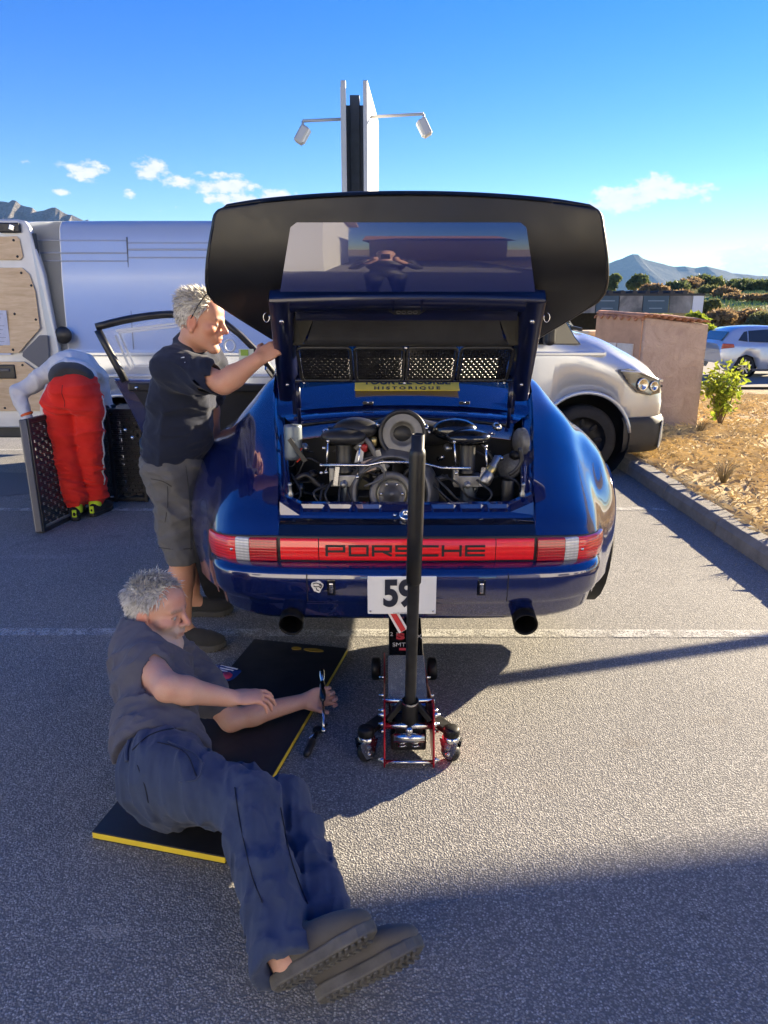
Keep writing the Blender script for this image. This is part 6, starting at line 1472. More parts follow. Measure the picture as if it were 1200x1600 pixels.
def add_head(sd, c, f, u, sc=1.0):
    """head prims; returns matrix (columns right, fwd, up) and centre"""
    f, u, r = basis(f, u); M = np.stack([r, f, u], 1); c = A3(c)
    T = lambda x, y, z: c + M @ (np.array([x, y, z]) * sc)
    e = lambda p, rr, k=.015, op='u': sd.ell(T(*p), [q * sc for q in rr], M, k * sc, op)
    cn = lambda a, b, r1, r2, k=.012, op='u': sd.cone(T(*a), T(*b), r1 * sc, r2 * sc, k * sc, op)
    e((0, -.012, .038), (.076, .098, .088)); e((0, .028, -.030), (.060, .066, .088), .03); e((0, .058, .05), (.06, .042, .048), .025)
    cn((-.052, -.002, -.062), (-.018, .066, -.108), .021, .018, .02); cn((.052, -.002, -.062), (.018, .066, -.108), .021, .018, .02)
    e((0, .076, -.108), (.026, .021, .02), .018)
    cn((-.040, .083, .022), (-.010, .096, .020), .011, .011, .012); cn((.040, .083, .022), (.010, .096, .020), .011, .011, .012)
    for sx in (-1, 1):
        e((sx * .033, .104, .001), (.020, .020, .013), .012, 's')
        e((sx * .047, .062, -.022), (.024, .026, .020), .02)
        e((sx * .0315, .0795, .0005), (.0148, .0138, .0130), .004)
        cn((sx * .020, .091, .0065), (sx * .043, .083, .0055), .0042, .0040, .004)
        cn((sx * .021, .089, -.0065), (sx * .041, .082, -.0060), .0036, .0034, .005)
        e((sx * .078, -.010, -.006), (.008, .024, .034), .008); e((sx * .088, -.004, -.006), (.007, .013, .020), .006, 's'); e((sx * .081, -.010, -.036), (.007, .010, .012), .006)
    cn((0, .096, .012), (0, .121, -.026), .0095, .0125, .010); e((.013, .105, -.032), (.010, .011, .008), .006); e((-.013, .105, -.032), (.010, .011, .008), .006)
    e((0, .085, -.055), (.030, .018, .018), .015)
    cn((-.022, .090, -.063), (0, .101, -.0605), .0052, .0062, .005); cn((.022, .090, -.063), (0, .101, -.0605), .0052, .0062, .005)
    cn((-.018, .089, -.0735), (.018, .089, -.0735), .0062, .0062, .005); e((0, .098, -.0738), (.012, .006, .0065), .006)
    cn((-.024, .103, -.0672), (.024, .103, -.0672), .0028, .0028, .003, 's')
    return M, c
def head_cols(C, V, M, c, sc, base, beard, seed=0.):
    L = (V - c) @ M / sc; x, y, z = L[:, 0], L[:, 1], L[:, 2]
    hd = (np.abs(x) < .10) & (np.abs(y + .0) < .135) & (z > -.14) & (z < .14)
    def blend(w, col): C[:] = C * (1 - w[:, None]) + np.array(col) * w[:, None]
    g = lambda px, py, pz, r: np.exp(-(((np.abs(x) - px) / r) ** 2 + ((y - py) / r) ** 2 + ((z - pz) / r) ** 2)) * hd
    red = np.array(base) * np.array([1.05, .66, .60])
    blend(.75 * g(0, .118, -.026, .022), red); blend(.55 * g(.045, .07, -.02, .03), red); blend(.8 * g(.082, -.008, -.006, .03), red); blend(.4 * g(.02, .10, .05, .04), red)
    lips = np.clip(1 - (np.abs(x) / .026) ** 4, 0, 1) * np.exp(-((z + .067) / .0085) ** 2) * (y > .085) * hd; blend(.75 * lips, (.36, .13, .11))
    if beard is not None:
        n = vn3(V * 420 + seed) ; b = (z < -.030) & (z > -.16) & (y > -.02 + 0 * z)
        edge = np.clip((-.028 - z + (y - .05) * .25 - .012 * np.clip((.045 - np.abs(x)) / .03, 0, 1) * (z > -.05)) / .018, 0, 1) * np.clip((y + .015) / .02, 0, 1) * np.clip((z + .142) / .015, 0, 1)
        w = edge * (.55 + .45 * n) * hd * (1 - .8 * lips); blend(np.clip(w * beard[1], 0, 1), beard[0])
    n = vn3(V * 500 + 9 + seed); br = np.exp(-((z - .024 - .0 * x) / .0065) ** 2) * (np.abs(x) > .008) * (np.abs(x) < .05) * (y > .06) * hd; blend(br * (.35 + .65 * n) * .9, (.14, .115, .095))
    so = np.exp(-((z - .001) / .004) ** 2) * (np.abs(x) > .017) * (np.abs(x) < .046) * (y > .07) * hd; blend(.8 * so, (.10, .065, .05))
    bg = g(.031, .085, -.014, .012); blend(.35 * bg, np.array(base) * .6)
    return C
def hair_mesh(name, M, c, sc, m, parent, off, n, ln, seed, front=.055, sweep=(0, .6, .5), wild=.35, low=-.045, back_low=-.075):
    """short hair: thin tapering blades rooted on the scalp plus a close cap"""
    rg = np.random.RandomState(seed); mb = MB(); c = A3(c)
    def scalp(dv, o=0.0):
        r = np.array([.0765, .099, .089]) + o; t = 1 / np.sqrt(((dv / r) ** 2).sum()); return np.array([0, -.012, .038]) + dv * t
    def ok(p):
        x, y, z = p
        lim = np.interp(y, [-.12, -.06, -.02, .005, .02, .045, front, front + .03], [back_low, back_low, -.055, low, .035, .055, .072, .30])
        return z > lim
    cnt = 0
    while cnt < n:
        dv = rg.normal(size=3); dv /= np.linalg.norm(dv)
        p = scalp(dv)
        if not ok(p): continue
        cnt += 1
        nn = nrm(p - np.array([0, -.012, .02]))
        x, y, z = p
        # combed: crown swept forward/side, sides and back down
        top = np.clip((z - .04) / .06, 0, 1)
        cw = vn3((p * 34 + seed)[None])[0] - .5; cv = vn3((p * 34 + seed + 50)[None])[0] - .5
        d = np.array([sweep[0] * top + cw * .4, sweep[1] * top - .45 * (1 - top) + cv * .4, sweep[2] * top - .85 * (1 - top)]) + rg.normal(size=3) * wild
        d = d - nn * min(0, d @ nn) * 1.0; d = nrm(d) + nn * (.22 + .30 * top)
        d = nrm(d); L = ln * (.55 + .75 * top) * rg.uniform(.6, 1.25)
        pts = [p - nn * .003]; q = p.copy(); dd = d.copy()
        for k in range(3):
            q = q + dd * L / 3; dd = nrm(dd + np.array([0, 0, -.22]) + rg.normal(size=3) * .05); pts.append(q.copy())
        sd_ = nrm(np.cross(dd, rg.normal(size=3))); w = .0015 * rg.uniform(.7, 1.5)
        W = [c + M @ (pp * sc) for pp in pts]; S_ = M @ sd_ * sc
        mb.add([W[0] - S_ * w, W[0] + S_ * w, W[1] + S_ * w, W[1] - S_ * w, W[2] + S_ * w * .8, W[2] - S_ * w * .8, W[3]], [(0, 1, 2, 3), (3, 2, 4, 5), (5, 4, 6)], True)
    # cap
    P = []; nu, nv = 40, 22
    for i in range(nu):
        a = 2 * math.pi * i / nu; row = []
        for j in range(nv + 1):
            th = math.pi * .80 * j / nv; dv = np.array([math.sin(th) * math.cos(a), math.sin(th) * math.sin(a), math.cos(th)])
            p = scalp(dv, .0035)
            if not ok(p - np.array([0, 0, .004])): p = scalp(dv, -.012)
            row.append(tuple(c + M @ (p * sc)))
        P.append(row)
    mb.grid(P, closeu=True)
    return mb.build(name, m, parent, off=off)
def hand(sd, w, f, n, side, curl, spread=.0, sc=1.0, thumb=None):
    """palm, four fingers and thumb. f: wrist->knuckles, n: back of hand; side=+1 puts the thumb on f x n. Returns finger tips"""
    f = nrm(f); n = np.asarray(n, float); n = nrm(n - f * (n @ f)); s = np.cross(f, n) * side; w = A3(w)
    M = np.stack([s, f, n], 1)
    sd.ell(w + f * .052 * sc, (.041 * sc, .054 * sc, .0165 * sc), M, .02); sd.ell(w + f * .086 * sc + n * .001, (.040 * sc, .016 * sc, .0125 * sc), M, .012)
    sd.ell(w + f * .035 * sc + s * .024 * sc - n * .008, (.018 * sc, .032 * sc, .015 * sc), M, .015)
    tips = []
    for i, (o, L, r) in enumerate(((.0295, .074, .0088), (.0100, .082, .0091), (-.0098, .076, .0087), (-.0285, .060, .0078))):
        p = w + f * (.090 - .004 * abs(i - 1)) * sc + s * o * sc; a = 0.0; cs = curl[i + 1]; cs = cs if isinstance(cs, (list, tuple)) else (cs, cs * 1.1, cs * .7)
        sp = spread * (1.2 - i * .8); rr = r * sc
        for j, fr in enumerate((.46, .30, .24)):
            a += cs[j]; d = nrm(f * math.cos(a) - n * math.sin(a) + s * sp * (1 if j == 0 else .7)); q = p + d * L * fr * sc; sd.cone(p, q, rr, rr * .91, .0035); rr *= .91; p = q
        tips.append(p)
    d = nrm(thumb[0] * f + thumb[1] * s + thumb[2] * n) if thumb else nrm(.62 * f + .72 * s - .35 * n)
    p = w + f * .026 * sc + s * .030 * sc - n * .006; q = p + d * .040 * sc; sd.cone(p, q, .0125 * sc, .0105 * sc, .008)
    d2 = nrm(d + f * .45 - n * (.25 + curl[0])); q2 = q + d2 * .033 * sc; sd.cone(q, q2, .0102 * sc, .0082 * sc, .005); tips.append(q2)
    return tips
def shoe(parent, off, heel, toe, up, m_up, m_sole, width=.105, ankle=None, extra=0.0):
    """one shoe: upper grown round the foot, thick treaded sole"""
    heel, toe = A3(heel), A3(toe); L = np.linalg.norm(toe - heel); f, u, r = basis(toe - heel, up); M = np.stack([r, f, u], 1); T = lambda x, y, z: heel + M @ np.array([x, y, z])
    s = Sdf(); W = width / 2
    s.ell(T(0, .055, .045), (W * .74, .06, .05), M, .02); s.ell(T(0, L * .45, .045), (W * .80, L * .34, .042), M, .03); s.ell(T(.004, L * .74, .034), (W * .94, L * .25, .036), M, .03)
    s.cone(T(0, .07, .06), T(0, .062, .105 + extra), W * .72, W * .70, .02); s.cut(T(0, .06, .004), -u); s.cut(T(0, .05, .108 + extra), nrm(u * .95 - f * .25))
    root = empty('shoe', (0, 0, 0)); root.parent = parent
    V, Q = nets(s, .005, disp=wrinkle(f, 40, .6, .0012, 3)); np_mesh('upper', V, Q, m_up, root, off)
    out = []
    for t in np.linspace(0, 1, 15):
        y = L * t * 1.02 - .006; w = W * float(np.interp(t, [0, .06, .2, .45, .72, .88, .96, 1], [.38, .66, .78, .78, 1.02, .86, .55, .15])); out.append((w, y))
    poly = [(w + .003 * (1 if .6 < y / L < .9 else 0), y) for w, y in out] + [(-w, y) for w, y in out[::-1]]
    mb = MB(); zt = .018
    mb.prism(poly, lambda x, y, k: tuple(T(x, y, (zt if k else -.012) + .012 * max(0, (y / L - .72) / .28) ** 2)))
    so = mb.build('sole', m_sole, root, bevel=.005, off=off)
    tr = MB()
    for i in range(14):
        y = .02 + (L - .05) * i / 13; w = float(np.interp(y / L, [0, .06, .2, .45, .72, .88, 1], [.3, .6, .72, .72, .95, .8, .2])) * W
        for sx in (-1, 1):
            tr.box(T(sx * w * .55, y, -.012 + .012 * max(0, (y / L - .72) / .28) ** 2), (w * .8, (L - .05) / 13 * .55, .008), Matrix([list(r_) for r_ in M]) @ rotz(R(18 * sx)))
    t_ = tr.build('tread_lugs', m_sole, so, bevel=.002, off=off); tag(t_, kind='stuff')
    lc = MB()
    for i in range(4):
        y = L * (.40 + .085 * i); z = .092 - .011 * i
        lc.tube([T(-W * .42, y, z - .010), T(0, y + .006, z), T(W * .42, y, z - .010)], .0028, 6)
    tag(lc.build('laces', M_BLK, root, off=off), kind='stuff')
    return root

def cast(sd, px, py, disp=None, t0=.8, t1=7.0):
    """point where the line of sight through a photo pixel meets a garment, and the outward normal there"""
    o = np.array([0, 0, CAM_H]); d = nrm(A3(at(px, py, 1.0)) - o); t = t0
    while t < t1:
        q = (o + d * t)[None]; e = float(sd.ev(q)[0]); e += float(disp(q)[0]) if disp is not None and abs(e) < .03 else 0
        if e < .001: break
        t += min(e * .75 + .0008, .04)
    q = o + d * t; g = nrm(np.array([float(sd.ev((q + e)[None])[0] - sd.ev((q - e)[None])[0]) for e in np.eye(3) * .004]))
    return q, g
def stitch(sd, pix, r, m, parent, off, disp=None, name='seam', n=5, lift=.0012):
    """a raised seam laid on a garment along a line"""
    pts = crom([(float(a), float(b)) for a, b in pix], n); out = []
    for p in pts:
        q, g = cast(sd, p[0], p[1], disp); out.append(q + g * lift)
    mb = MB(); mb.tube(out, r, 6); return mb.build(name, m, parent, off=off)
SKIN1 = np.array([.60, .36, .27]); SKIN2 = np.array([.56, .30, .20])
M_HAIRG = NT('grey_hair'); _n = M_HAIRG.noise(60, 3); M_HAIRG = M_HAIRG.set(color=M_HAIRG.ramp(_n, [(.3, (.40, .385, .36)), (.5, (.66, .64, .60)), (.7, (.82, .81, .78))]), rough=.45, spec=.4)
M_HAIRW = NT('white_hair'); _n = M_HAIRW.noise(60, 3); M_HAIRW = M_HAIRW.set(color=M_HAIRW.ramp(_n, [(.3, (.42, .38, .31)), (.5, (.68, .64, .56)), (.7, (.80, .77, .70))]), rough=.45, spec=.4)
M_EYE = mat('eye', (.35, .34, .33), .15)
M_SHOEU = cloth_mat('shoe_fabric', (.085, .080, .074), (.125, .118, .108)); M_SOLE = mat('shoe_sole', (.10, .097, .09), .8, var=.3, vscale=20, bump=.5, bscale=60, bdist=.004)
def lying_man():
    base = (-.62, 1.95, 0.0); me = empty('person', base, 'man in grey T-shirt and navy trousers lying on the mat holding a ratchet', 'person'); off = base
    V3 = lambda *a: np.array(a, float)
    pel = V3(-.668, 1.915, .195); hR = V3(-.685, 1.865, .265); hL = V3(-.645, 1.935, .150)
    shR = V3(-.872, 2.235, .475); shL = V3(-.765, 2.47, .265); nk = V3(-.845, 2.385, .445); ch = V3(-.79, 2.21, .345); ab = V3(-.735, 2.04, .265)
    hd = A3(gnd(245, 956, .562)); elR = V3(-.690, 2.02, .440); wrR = V3(-.515, 2.115, .345)
    elL = V3(-.588, 2.405, .078); wrL = V3(-.320, 2.527, .088)
    kR = V3(-.372, 1.680, .262); kL = V3(-.300, 1.800, .155); aR = V3(-.248, 1.325, .165); aL = V3(-.142, 1.418, .115)
    sp = nrm(nk - pel); sh = nrm(shL - shR); fw = nrm(np.cross(sh, sp)); sp2 = nrm(np.cross(fw, sh)); TM = np.stack([np.cross(fw, sp), fw, sp], 1)
    sc = 1.0; sd = Sdf()
    HM, hc = add_head(sd, hd, (.96, -.24, -.02), (-.16, .12, .97), sc)
    f_, u_, r_ = basis((.96, -.24, -.02), (-.16, .12, .97))
    sd.cone(nk + sp * .0, hc - u_ * .06 - f_ * .02, .062, .060, .03)
    # torso
    sd.ell(ch, (.165, .105, .20), TM, .05); sd.ell(ab, (.15, .105, .16), TM, .05); sd.ell(pel, (.15, .11, .12), TM, .05)
    sd.cone(shR, nk, .062, .06, .04); sd.cone(shL, nk, .062, .06, .04)
    sd.chain([shR, shR * .55 + elR * .45, elR, elR * .72 + wrR * .28, wrR], [.062, .052, .043, .044, .029], .02)
    sd.chain([shL, shL * .5 + elL * .5, elL, elL * .70 + wrL * .30, wrL], [.060, .050, .042, .043, .029], .02)
    tipsR = hand(sd, wrR, (.90, .30, -.10), (.05, -.05, 1.), -1, (.1, (.22, .42, .30), (.30, .50, .30), (.38, .55, .35), (.46, .6, .4)), .16, 1.03)
    gl = nrm(V3(.93, .22, .12)); hand(sd, wrL, gl, nrm(V3(-.25, .9, -.35)), -1, (.6, (.55, .95, .7), (.6, 1.0, .7), (.6, 1.0, .7), (.6, .95, .7)), .08, 1.03, thumb=(.75, .4, -.55))
    sd.chain([hR, kR, aR], [.085, .055, .036], .03); sd.chain([hL, kL, aL], [.085, .055, .036], .03)
    sd.cone(aR, aR + V3(.02, -.03, -.02), .036, .034, .02); sd.cone(aL, aL + V3(.02, -.03, -.02), .036, .034, .02)
    V, Q = nets(sd, .0048)
    def cols(P):
        C = np.tile(SKIN1, (len(P), 1)); n = vn3(P * 14)[:, None]; C = C * (.94 + .12 * n)
        far = np.exp(-(np.linalg.norm(P - shR, axis=1) / .13) ** 2)[:, None]; C = C * (1 - .5 * far) + np.array([.62, .42, .34]) * .5 * far       # pale shoulder
        for w in (wrR, wrL):
            k = np.exp(-(np.linalg.norm(P - (w + V3(.13, .03, -.02)), axis=1) / .07) ** 2)[:, None] * .45; C = C * (1 - k) + SKIN1 * np.array([1.02, .72, .66]) * k
        return head_cols(C, P, HM, hc, sc, SKIN1, (np.array([.46, .43, .40]), .80), 1.)
    np_mesh('body', V, Q, M_SKIN, me, off, cols)
    for sx in (-1, 1):
        e = MB(); p = hc + HM @ (np.array([sx * .0315, .0815, -.001]) * sc); e.ball(p, .0125 * sc, 12, 8); e.build('eye', M_EYE, me, off=off)
    hair_mesh('hair', HM, hc, sc, M_HAIRG, me, off, 3200, .043, 4, sweep=(.45, .45, .25), wild=.13)
    # T-shirt
    ts = Sdf(); ts.ell(ch, (.172, .113, .215), TM, .05); ts.ell(ab, (.160, .118, .17), TM, .05); ts.ell(ab - sp * .05, (.162, .118, .10), TM, .05); ts.cone(shR, nk, .070, .07, .045); ts.cone(shL, nk, .068, .07, .045)
    d = nrm(elR - shR); ts.cone(shR - d * .01, shR + d * .115, .074, .076, .03); ts.cone(shR + d * .13, shR + d * .5, .064, .05, .006, 's')
    d2 = nrm(elL - shL); ts.cone(shL, shL + d2 * .15, .072, .074, .03)
    ts.cut(pel + sp * .085 , -sp); ts.cone(nk + sp * .028, nk + sp * .10, .066, .085, .012, 's')
    V, Q = nets(ts, .0052, disp=lambda P: wrinkle(sp + fw * .35, 11, .30, .022, 5.3)(P) + wrinkle(sp - fw * .5, 27, .30, .009, 1.7)(P))
    np_mesh('t_shirt', V, Q, cloth_mat('washed_grey_cotton', (.082, .085, .118), (.115, .118, .158)), me, off)
    # trousers
    tr = Sdf(); tr.ell(pel, (.148, .116, .13), TM, .05); tr.ell(pel - sp * .04, (.142, .112, .10), TM, .05)
    for h_, k_, a_, r0 in ((hR, kR, aR, .098), (hL, kL, aL, .096)):
        m1 = h_ * .5 + k_ * .5; tr.cone(h_, m1, r0, .088, .04); tr.cone(m1, k_, .088, .078, .03); tr.cone(k_, k_ * .45 + a_ * .55, .078, .070, .02); e_ = a_ + nrm(a_ - k_) * .035; tr.cone(k_ * .45 + a_ * .55, e_, .070, .066, .02)
    for a_, k_ in ((aR, kR), (aL, kL)):
        dd = nrm(a_ - k_); tr.lcut(a_ + dd * .045, dd, .115); tr.cone(a_ + dd * .015, a_ + dd * .10, .050, .054, .004, 's')
    lg = nrm(kR - hR)
    wA0, wB0 = wrinkle(lg + V3(0, .3, .3), 11, .28, .024, 2.2), wrinkle(nrm(aR - kR) + V3(.4, 0, .2), 12, .30, .017, 8.1)
    wF = wrinkle(lg + V3(-.3, .6, 0), 27, .28, .010, 12.2); wA = lambda P: wA0(P) + wF(P); wB = lambda P: wB0(P) + wF(P)
    def wd(P):
        t = np.clip((P[:, 1] - 1.62) / .12, 0, 1); return wA(P) * t + wB(P) * (1 - t)
    V, Q = nets(tr, .005, disp=wd); NV = cloth_mat('navy_work_trousers', (.036, .052, .105), (.056, .078, .145)); p_ = np_mesh('trousers', V, Q, NV, me, off)
    # seams, pockets and belt loop
    DK = mat('dark_navy_thread', (.010, .014, .03), .9)
    for pix in ([(367, 1231), (374, 1280), (385, 1332), (396, 1375), (410, 1410)], [(438, 1262), (450, 1325), (464, 1372), (480, 1412)], [(207, 1172), (232, 1150), (262, 1140), (300, 1138), (332, 1146)], [(246, 1160), (270, 1166), (293, 1180), (307, 1213)], [(215, 1196), (226, 1226), (232, 1254)]):
        stitch(tr, pix, .0017, DK, p_, off, wd)
    stitch(tr, [(262, 1158), (300, 1176), (318, 1192)], .0028, NV, p_, off, wd, 'pocket_edge', lift=.001); stitch(tr, [(318, 1192), (309, 1216), (280, 1222)], .0024, NV, p_, off, wd, 'pocket_edge', lift=.001)
    stitch(tr, [(203, 1158), (199, 1176), (200, 1190)], .006, NV, p_, off, wd, 'belt_loop', lift=.003)
    # shoes: soles turned towards us
    shoe(me, off, A3(gnd(430, 1540, .105)), A3(gnd(590, 1454, .205)), nrm(V3(-.33, .80, .45)), M_SHOEU, M_SOLE, .102, extra=.0)
    shoe(me, off, A3(gnd(500, 1558, .06)), A3(gnd(664, 1478, .145)), nrm(V3(-.33, .82, .42)), M_SHOEU, M_SOLE, .102, extra=.0)
    return dict(wrL=wrL, gl=gl)
LM = lying_man()

def standing_man():
    base = (-.98, 3.35, 0); off = base; me = empty('person', base, 'man in navy T-shirt and grey shorts standing with one arm on the raised lid', 'person'); V3 = lambda *a: np.array(a, float)
    pel = V3(-1.0, 3.33, .90); hR = V3(-1.0, 3.24, .86); hL = V3(-1.0, 3.42, .86); nk = V3(-.865, 3.27, 1.415); ch = V3(-.92, 3.29, 1.225); ab = V3(-.965, 3.31, 1.04)
    shR = V3(-.895, 3.105, 1.355); shL = V3(-.83, 3.44, 1.36); elR = V3(-.665, 2.985, 1.30); wrR = V3(-.525, 3.01, 1.395); elL = V3(-.88, 3.60, 1.10); wrL = V3(-.87, 3.60, .86)
    kR = V3(-.955, 3.215, .47); kL = V3(-.985, 3.49, .47); aR = V3(-.985, 3.185, .09); aL = V3(-1.035, 3.555, .09); hd = A3(at(313, 503, 3.20))
    sp = nrm(nk - pel); sh = nrm(shL - shR); fw = nrm(np.cross(sh, sp)); TM = np.stack([np.cross(fw, sp), fw, sp], 1); sc = .98
    if fw[0] < 0: fw = -fw; TM = np.stack([np.cross(fw, sp), fw, sp], 1)
    sd = Sdf(); F, U = (.97, -.12, -.14), (.16, 0, .98); HM, hc = add_head(sd, hd, F, U, sc); f_, u_, r_ = basis(F, U)
    sd.cone(nk, hc - u_ * .06 - f_ * .02, .064, .062, .03); sd.ell(ch, (.175, .115, .20), TM, .05); sd.ell(ab, (.16, .12, .16), TM, .05); sd.ell(pel, (.16, .12, .12), TM, .05)
    sd.cone(shR, nk, .062, .06, .04); sd.cone(shL, nk, .062, .06, .04)
    sd.chain([shR, shR * .5 + elR * .5, elR, elR * .72 + wrR * .28, wrR], [.062, .052, .044, .047, .031], .02); sd.chain([shL, elL, wrL], [.06, .045, .03], .02)
    hand(sd, wrR, (.75, .40, .5), (-.1, -.85, .5), -1, (.4, .55, .6, .65, .7), .08); hand(sd, wrL, (.1, 0, -1), (0, 1, 0), 1, (.3, .4, .4, .4, .4), .05)
    for h_, k_, a_ in ((hR, kR, aR), (hL, kL, aL)): sd.chain([h_, k_, k_ * .68 + a_ * .32 + V3(-.015, 0, 0), a_], [.09, .062, .060, .038], .03); sd.cone(a_, a_ + V3(.10, 0, -.05), .036, .03, .03)
    V, Q = nets(sd, .0054)
    def cols(P): C = np.tile(SKIN2, (len(P), 1)) * (.93 + .14 * vn3(P * 14)[:, None]); return head_cols(C, P, HM, hc, sc, SKIN2, None, 4.)
    np_mesh('body', V, Q, M_SKIN, me, off, cols)
    for sx in (-1, 1):
        e = MB(); e.ball(hc + HM @ (np.array([sx * .0315, .0815, -.001]) * sc), .0125 * sc, 12, 8); e.build('eye', M_EYE, me, off=off)
    hair_mesh('hair', HM, hc, sc, M_HAIRW, me, off, 3000, .036, 9, sweep=(.45, -.25, .25), wild=.13)
    g = MB(); T = lambda x, y, z: hc + HM @ (np.array([x, y, z]) * sc)
    g.tube([T(.083, -.012, .012), T(.088, .02, .075), T(.082, .045, .118), T(.05, .062, .130), T(0, .065, .132), T(-.05, .062, .130), T(-.082, .045, .118), T(-.088, .02, .075)], .0025, 6); g.build('glasses', M_BLK, me, off=off)
    ts = Sdf(); ts.ell(ch, (.188, .128, .215), TM, .05); ts.ell(ab, (.178, .140, .17), TM, .06); ts.ell(pel + sp * .02, (.172, .135, .13), TM, .06); ts.cone(shR, nk, .070, .07, .045); ts.cone(shL, nk, .07, .07, .045)
    d = nrm(elR - shR); ts.cone(shR - d * .01, shR + d * .155, .078, .078, .03); ts.cone(shR + d * .17, shR + d * .5, .062, .05, .006, 's'); d2 = nrm(elL - shL); ts.cone(shL, shL + d2 * .16, .074, .078, .03)
    ts.cut(pel + sp * .01, -sp); ts.cone(nk + sp * .045, nk + sp * .12, .070, .09, .012, 's')
    V, Q = nets(ts, .0062, disp=lambda P: wrinkle((.55, .2, .8), 9, .30, .024, 3.3)(P) + wrinkle((.2, -.3, .9), 24, .3, .008, 2.)(P)); NVT = cloth_mat('navy_cotton', (.012, .016, .032), (.019, .025, .050)); tt = np_mesh('t_shirt', V, Q, NVT, me, off)
    so = Sdf(); so.ell(pel - V3(0, 0, .01), (.176, .140, .13), TM, .05)
    for h_, k_ in ((hR, kR), (hL, kL)): e_ = k_ + nrm(k_ - h_) * .01; so.cone(h_, h_ * .5 + k_ * .5, .106, .095, .04); so.cone(h_ * .5 + k_ * .5, e_, .095, .090, .03); so.cut(e_ - V3(0, 0, .0), (0, 0, -1)) if h_ is hL else None; so.cone(e_ - V3(0, 0, -.02), e_ - V3(0, 0, .2), .078, .080, .006, 's')
    so.cut(pel + V3(0, 0, .075), (0, 0, 1))
    V, Q = nets(so, .0062, disp=lambda P: wrinkle((.3, .2, .9), 11, .32, .022, 6.7)(P) + wrinkle((-.3, .2, .9), 27, .32, .008, 1.7)(P)); SG = cloth_mat('grey_work_shorts', (.115, .112, .108), (.155, .15, .145)); np_mesh('shorts', V, Q, SG, me, off)
    wsh = lambda P: wrinkle((.3, .2, .9), 11, .32, .022, 6.7)(P) + wrinkle((-.3, .2, .9), 27, .32, .008, 1.7)(P)
    for pix in ([(236, 748), (254, 752), (268, 760)], [(262, 760), (262, 790), (258, 816)], [(290, 728), (296, 780), (298, 860)], [(240, 860 - 6), (270, 858), (300, 857)]): stitch(so, pix, .002, mat('dark_grey_thread', (.04, .04, .04), .9), me, off, wsh)
    WP = mat('shirt_print', (.62, .64, .66), .8)
    for pix in ([(281, 563), (285, 561), (289, 560)], [(280, 571), (285, 569), (291, 568)], [(283, 567), (287, 565)]): stitch(ts, pix, .0035, WP, tt, off, None, 'shirt_print', 3, .006)
    b = MB(); ring = [pel + V3(0, 0, .066) + TM @ np.array([.176 * math.cos(a), .140 * math.sin(a), 0]) for a in np.linspace(0, 2 * math.pi, 33)[:-1]]
    b.grid([[r0 + V3(0, 0, -.018), r0 * 1 + V3(0, 0, -.018) + TM @ np.array([.004 * math.cos(a), .004 * math.sin(a), 0]), r0 + V3(0, 0, .018) + TM @ np.array([.004 * math.cos(a), .004 * math.sin(a), 0]), r0 + V3(0, 0, .018)] for r0, a in zip(ring, np.linspace(0, 2 * math.pi, 33)[:-1])], closeu=True); b.build('belt', M_BLK, me, off=off)
    for a_, tx, ty in ((aR, .20, -.03), (aL, .19, .02)):
        shoe(me, off, (a_[0] - .085, a_[1], .014), (a_[0] + .215, a_[1] + ty, .014), (0, 0, 1), cloth_mat('dark_trainer', (.025, .025, .026), (.045, .044, .043)), mat('trainer_sole', (.06, .058, .055), .8), .105)
standing_man()

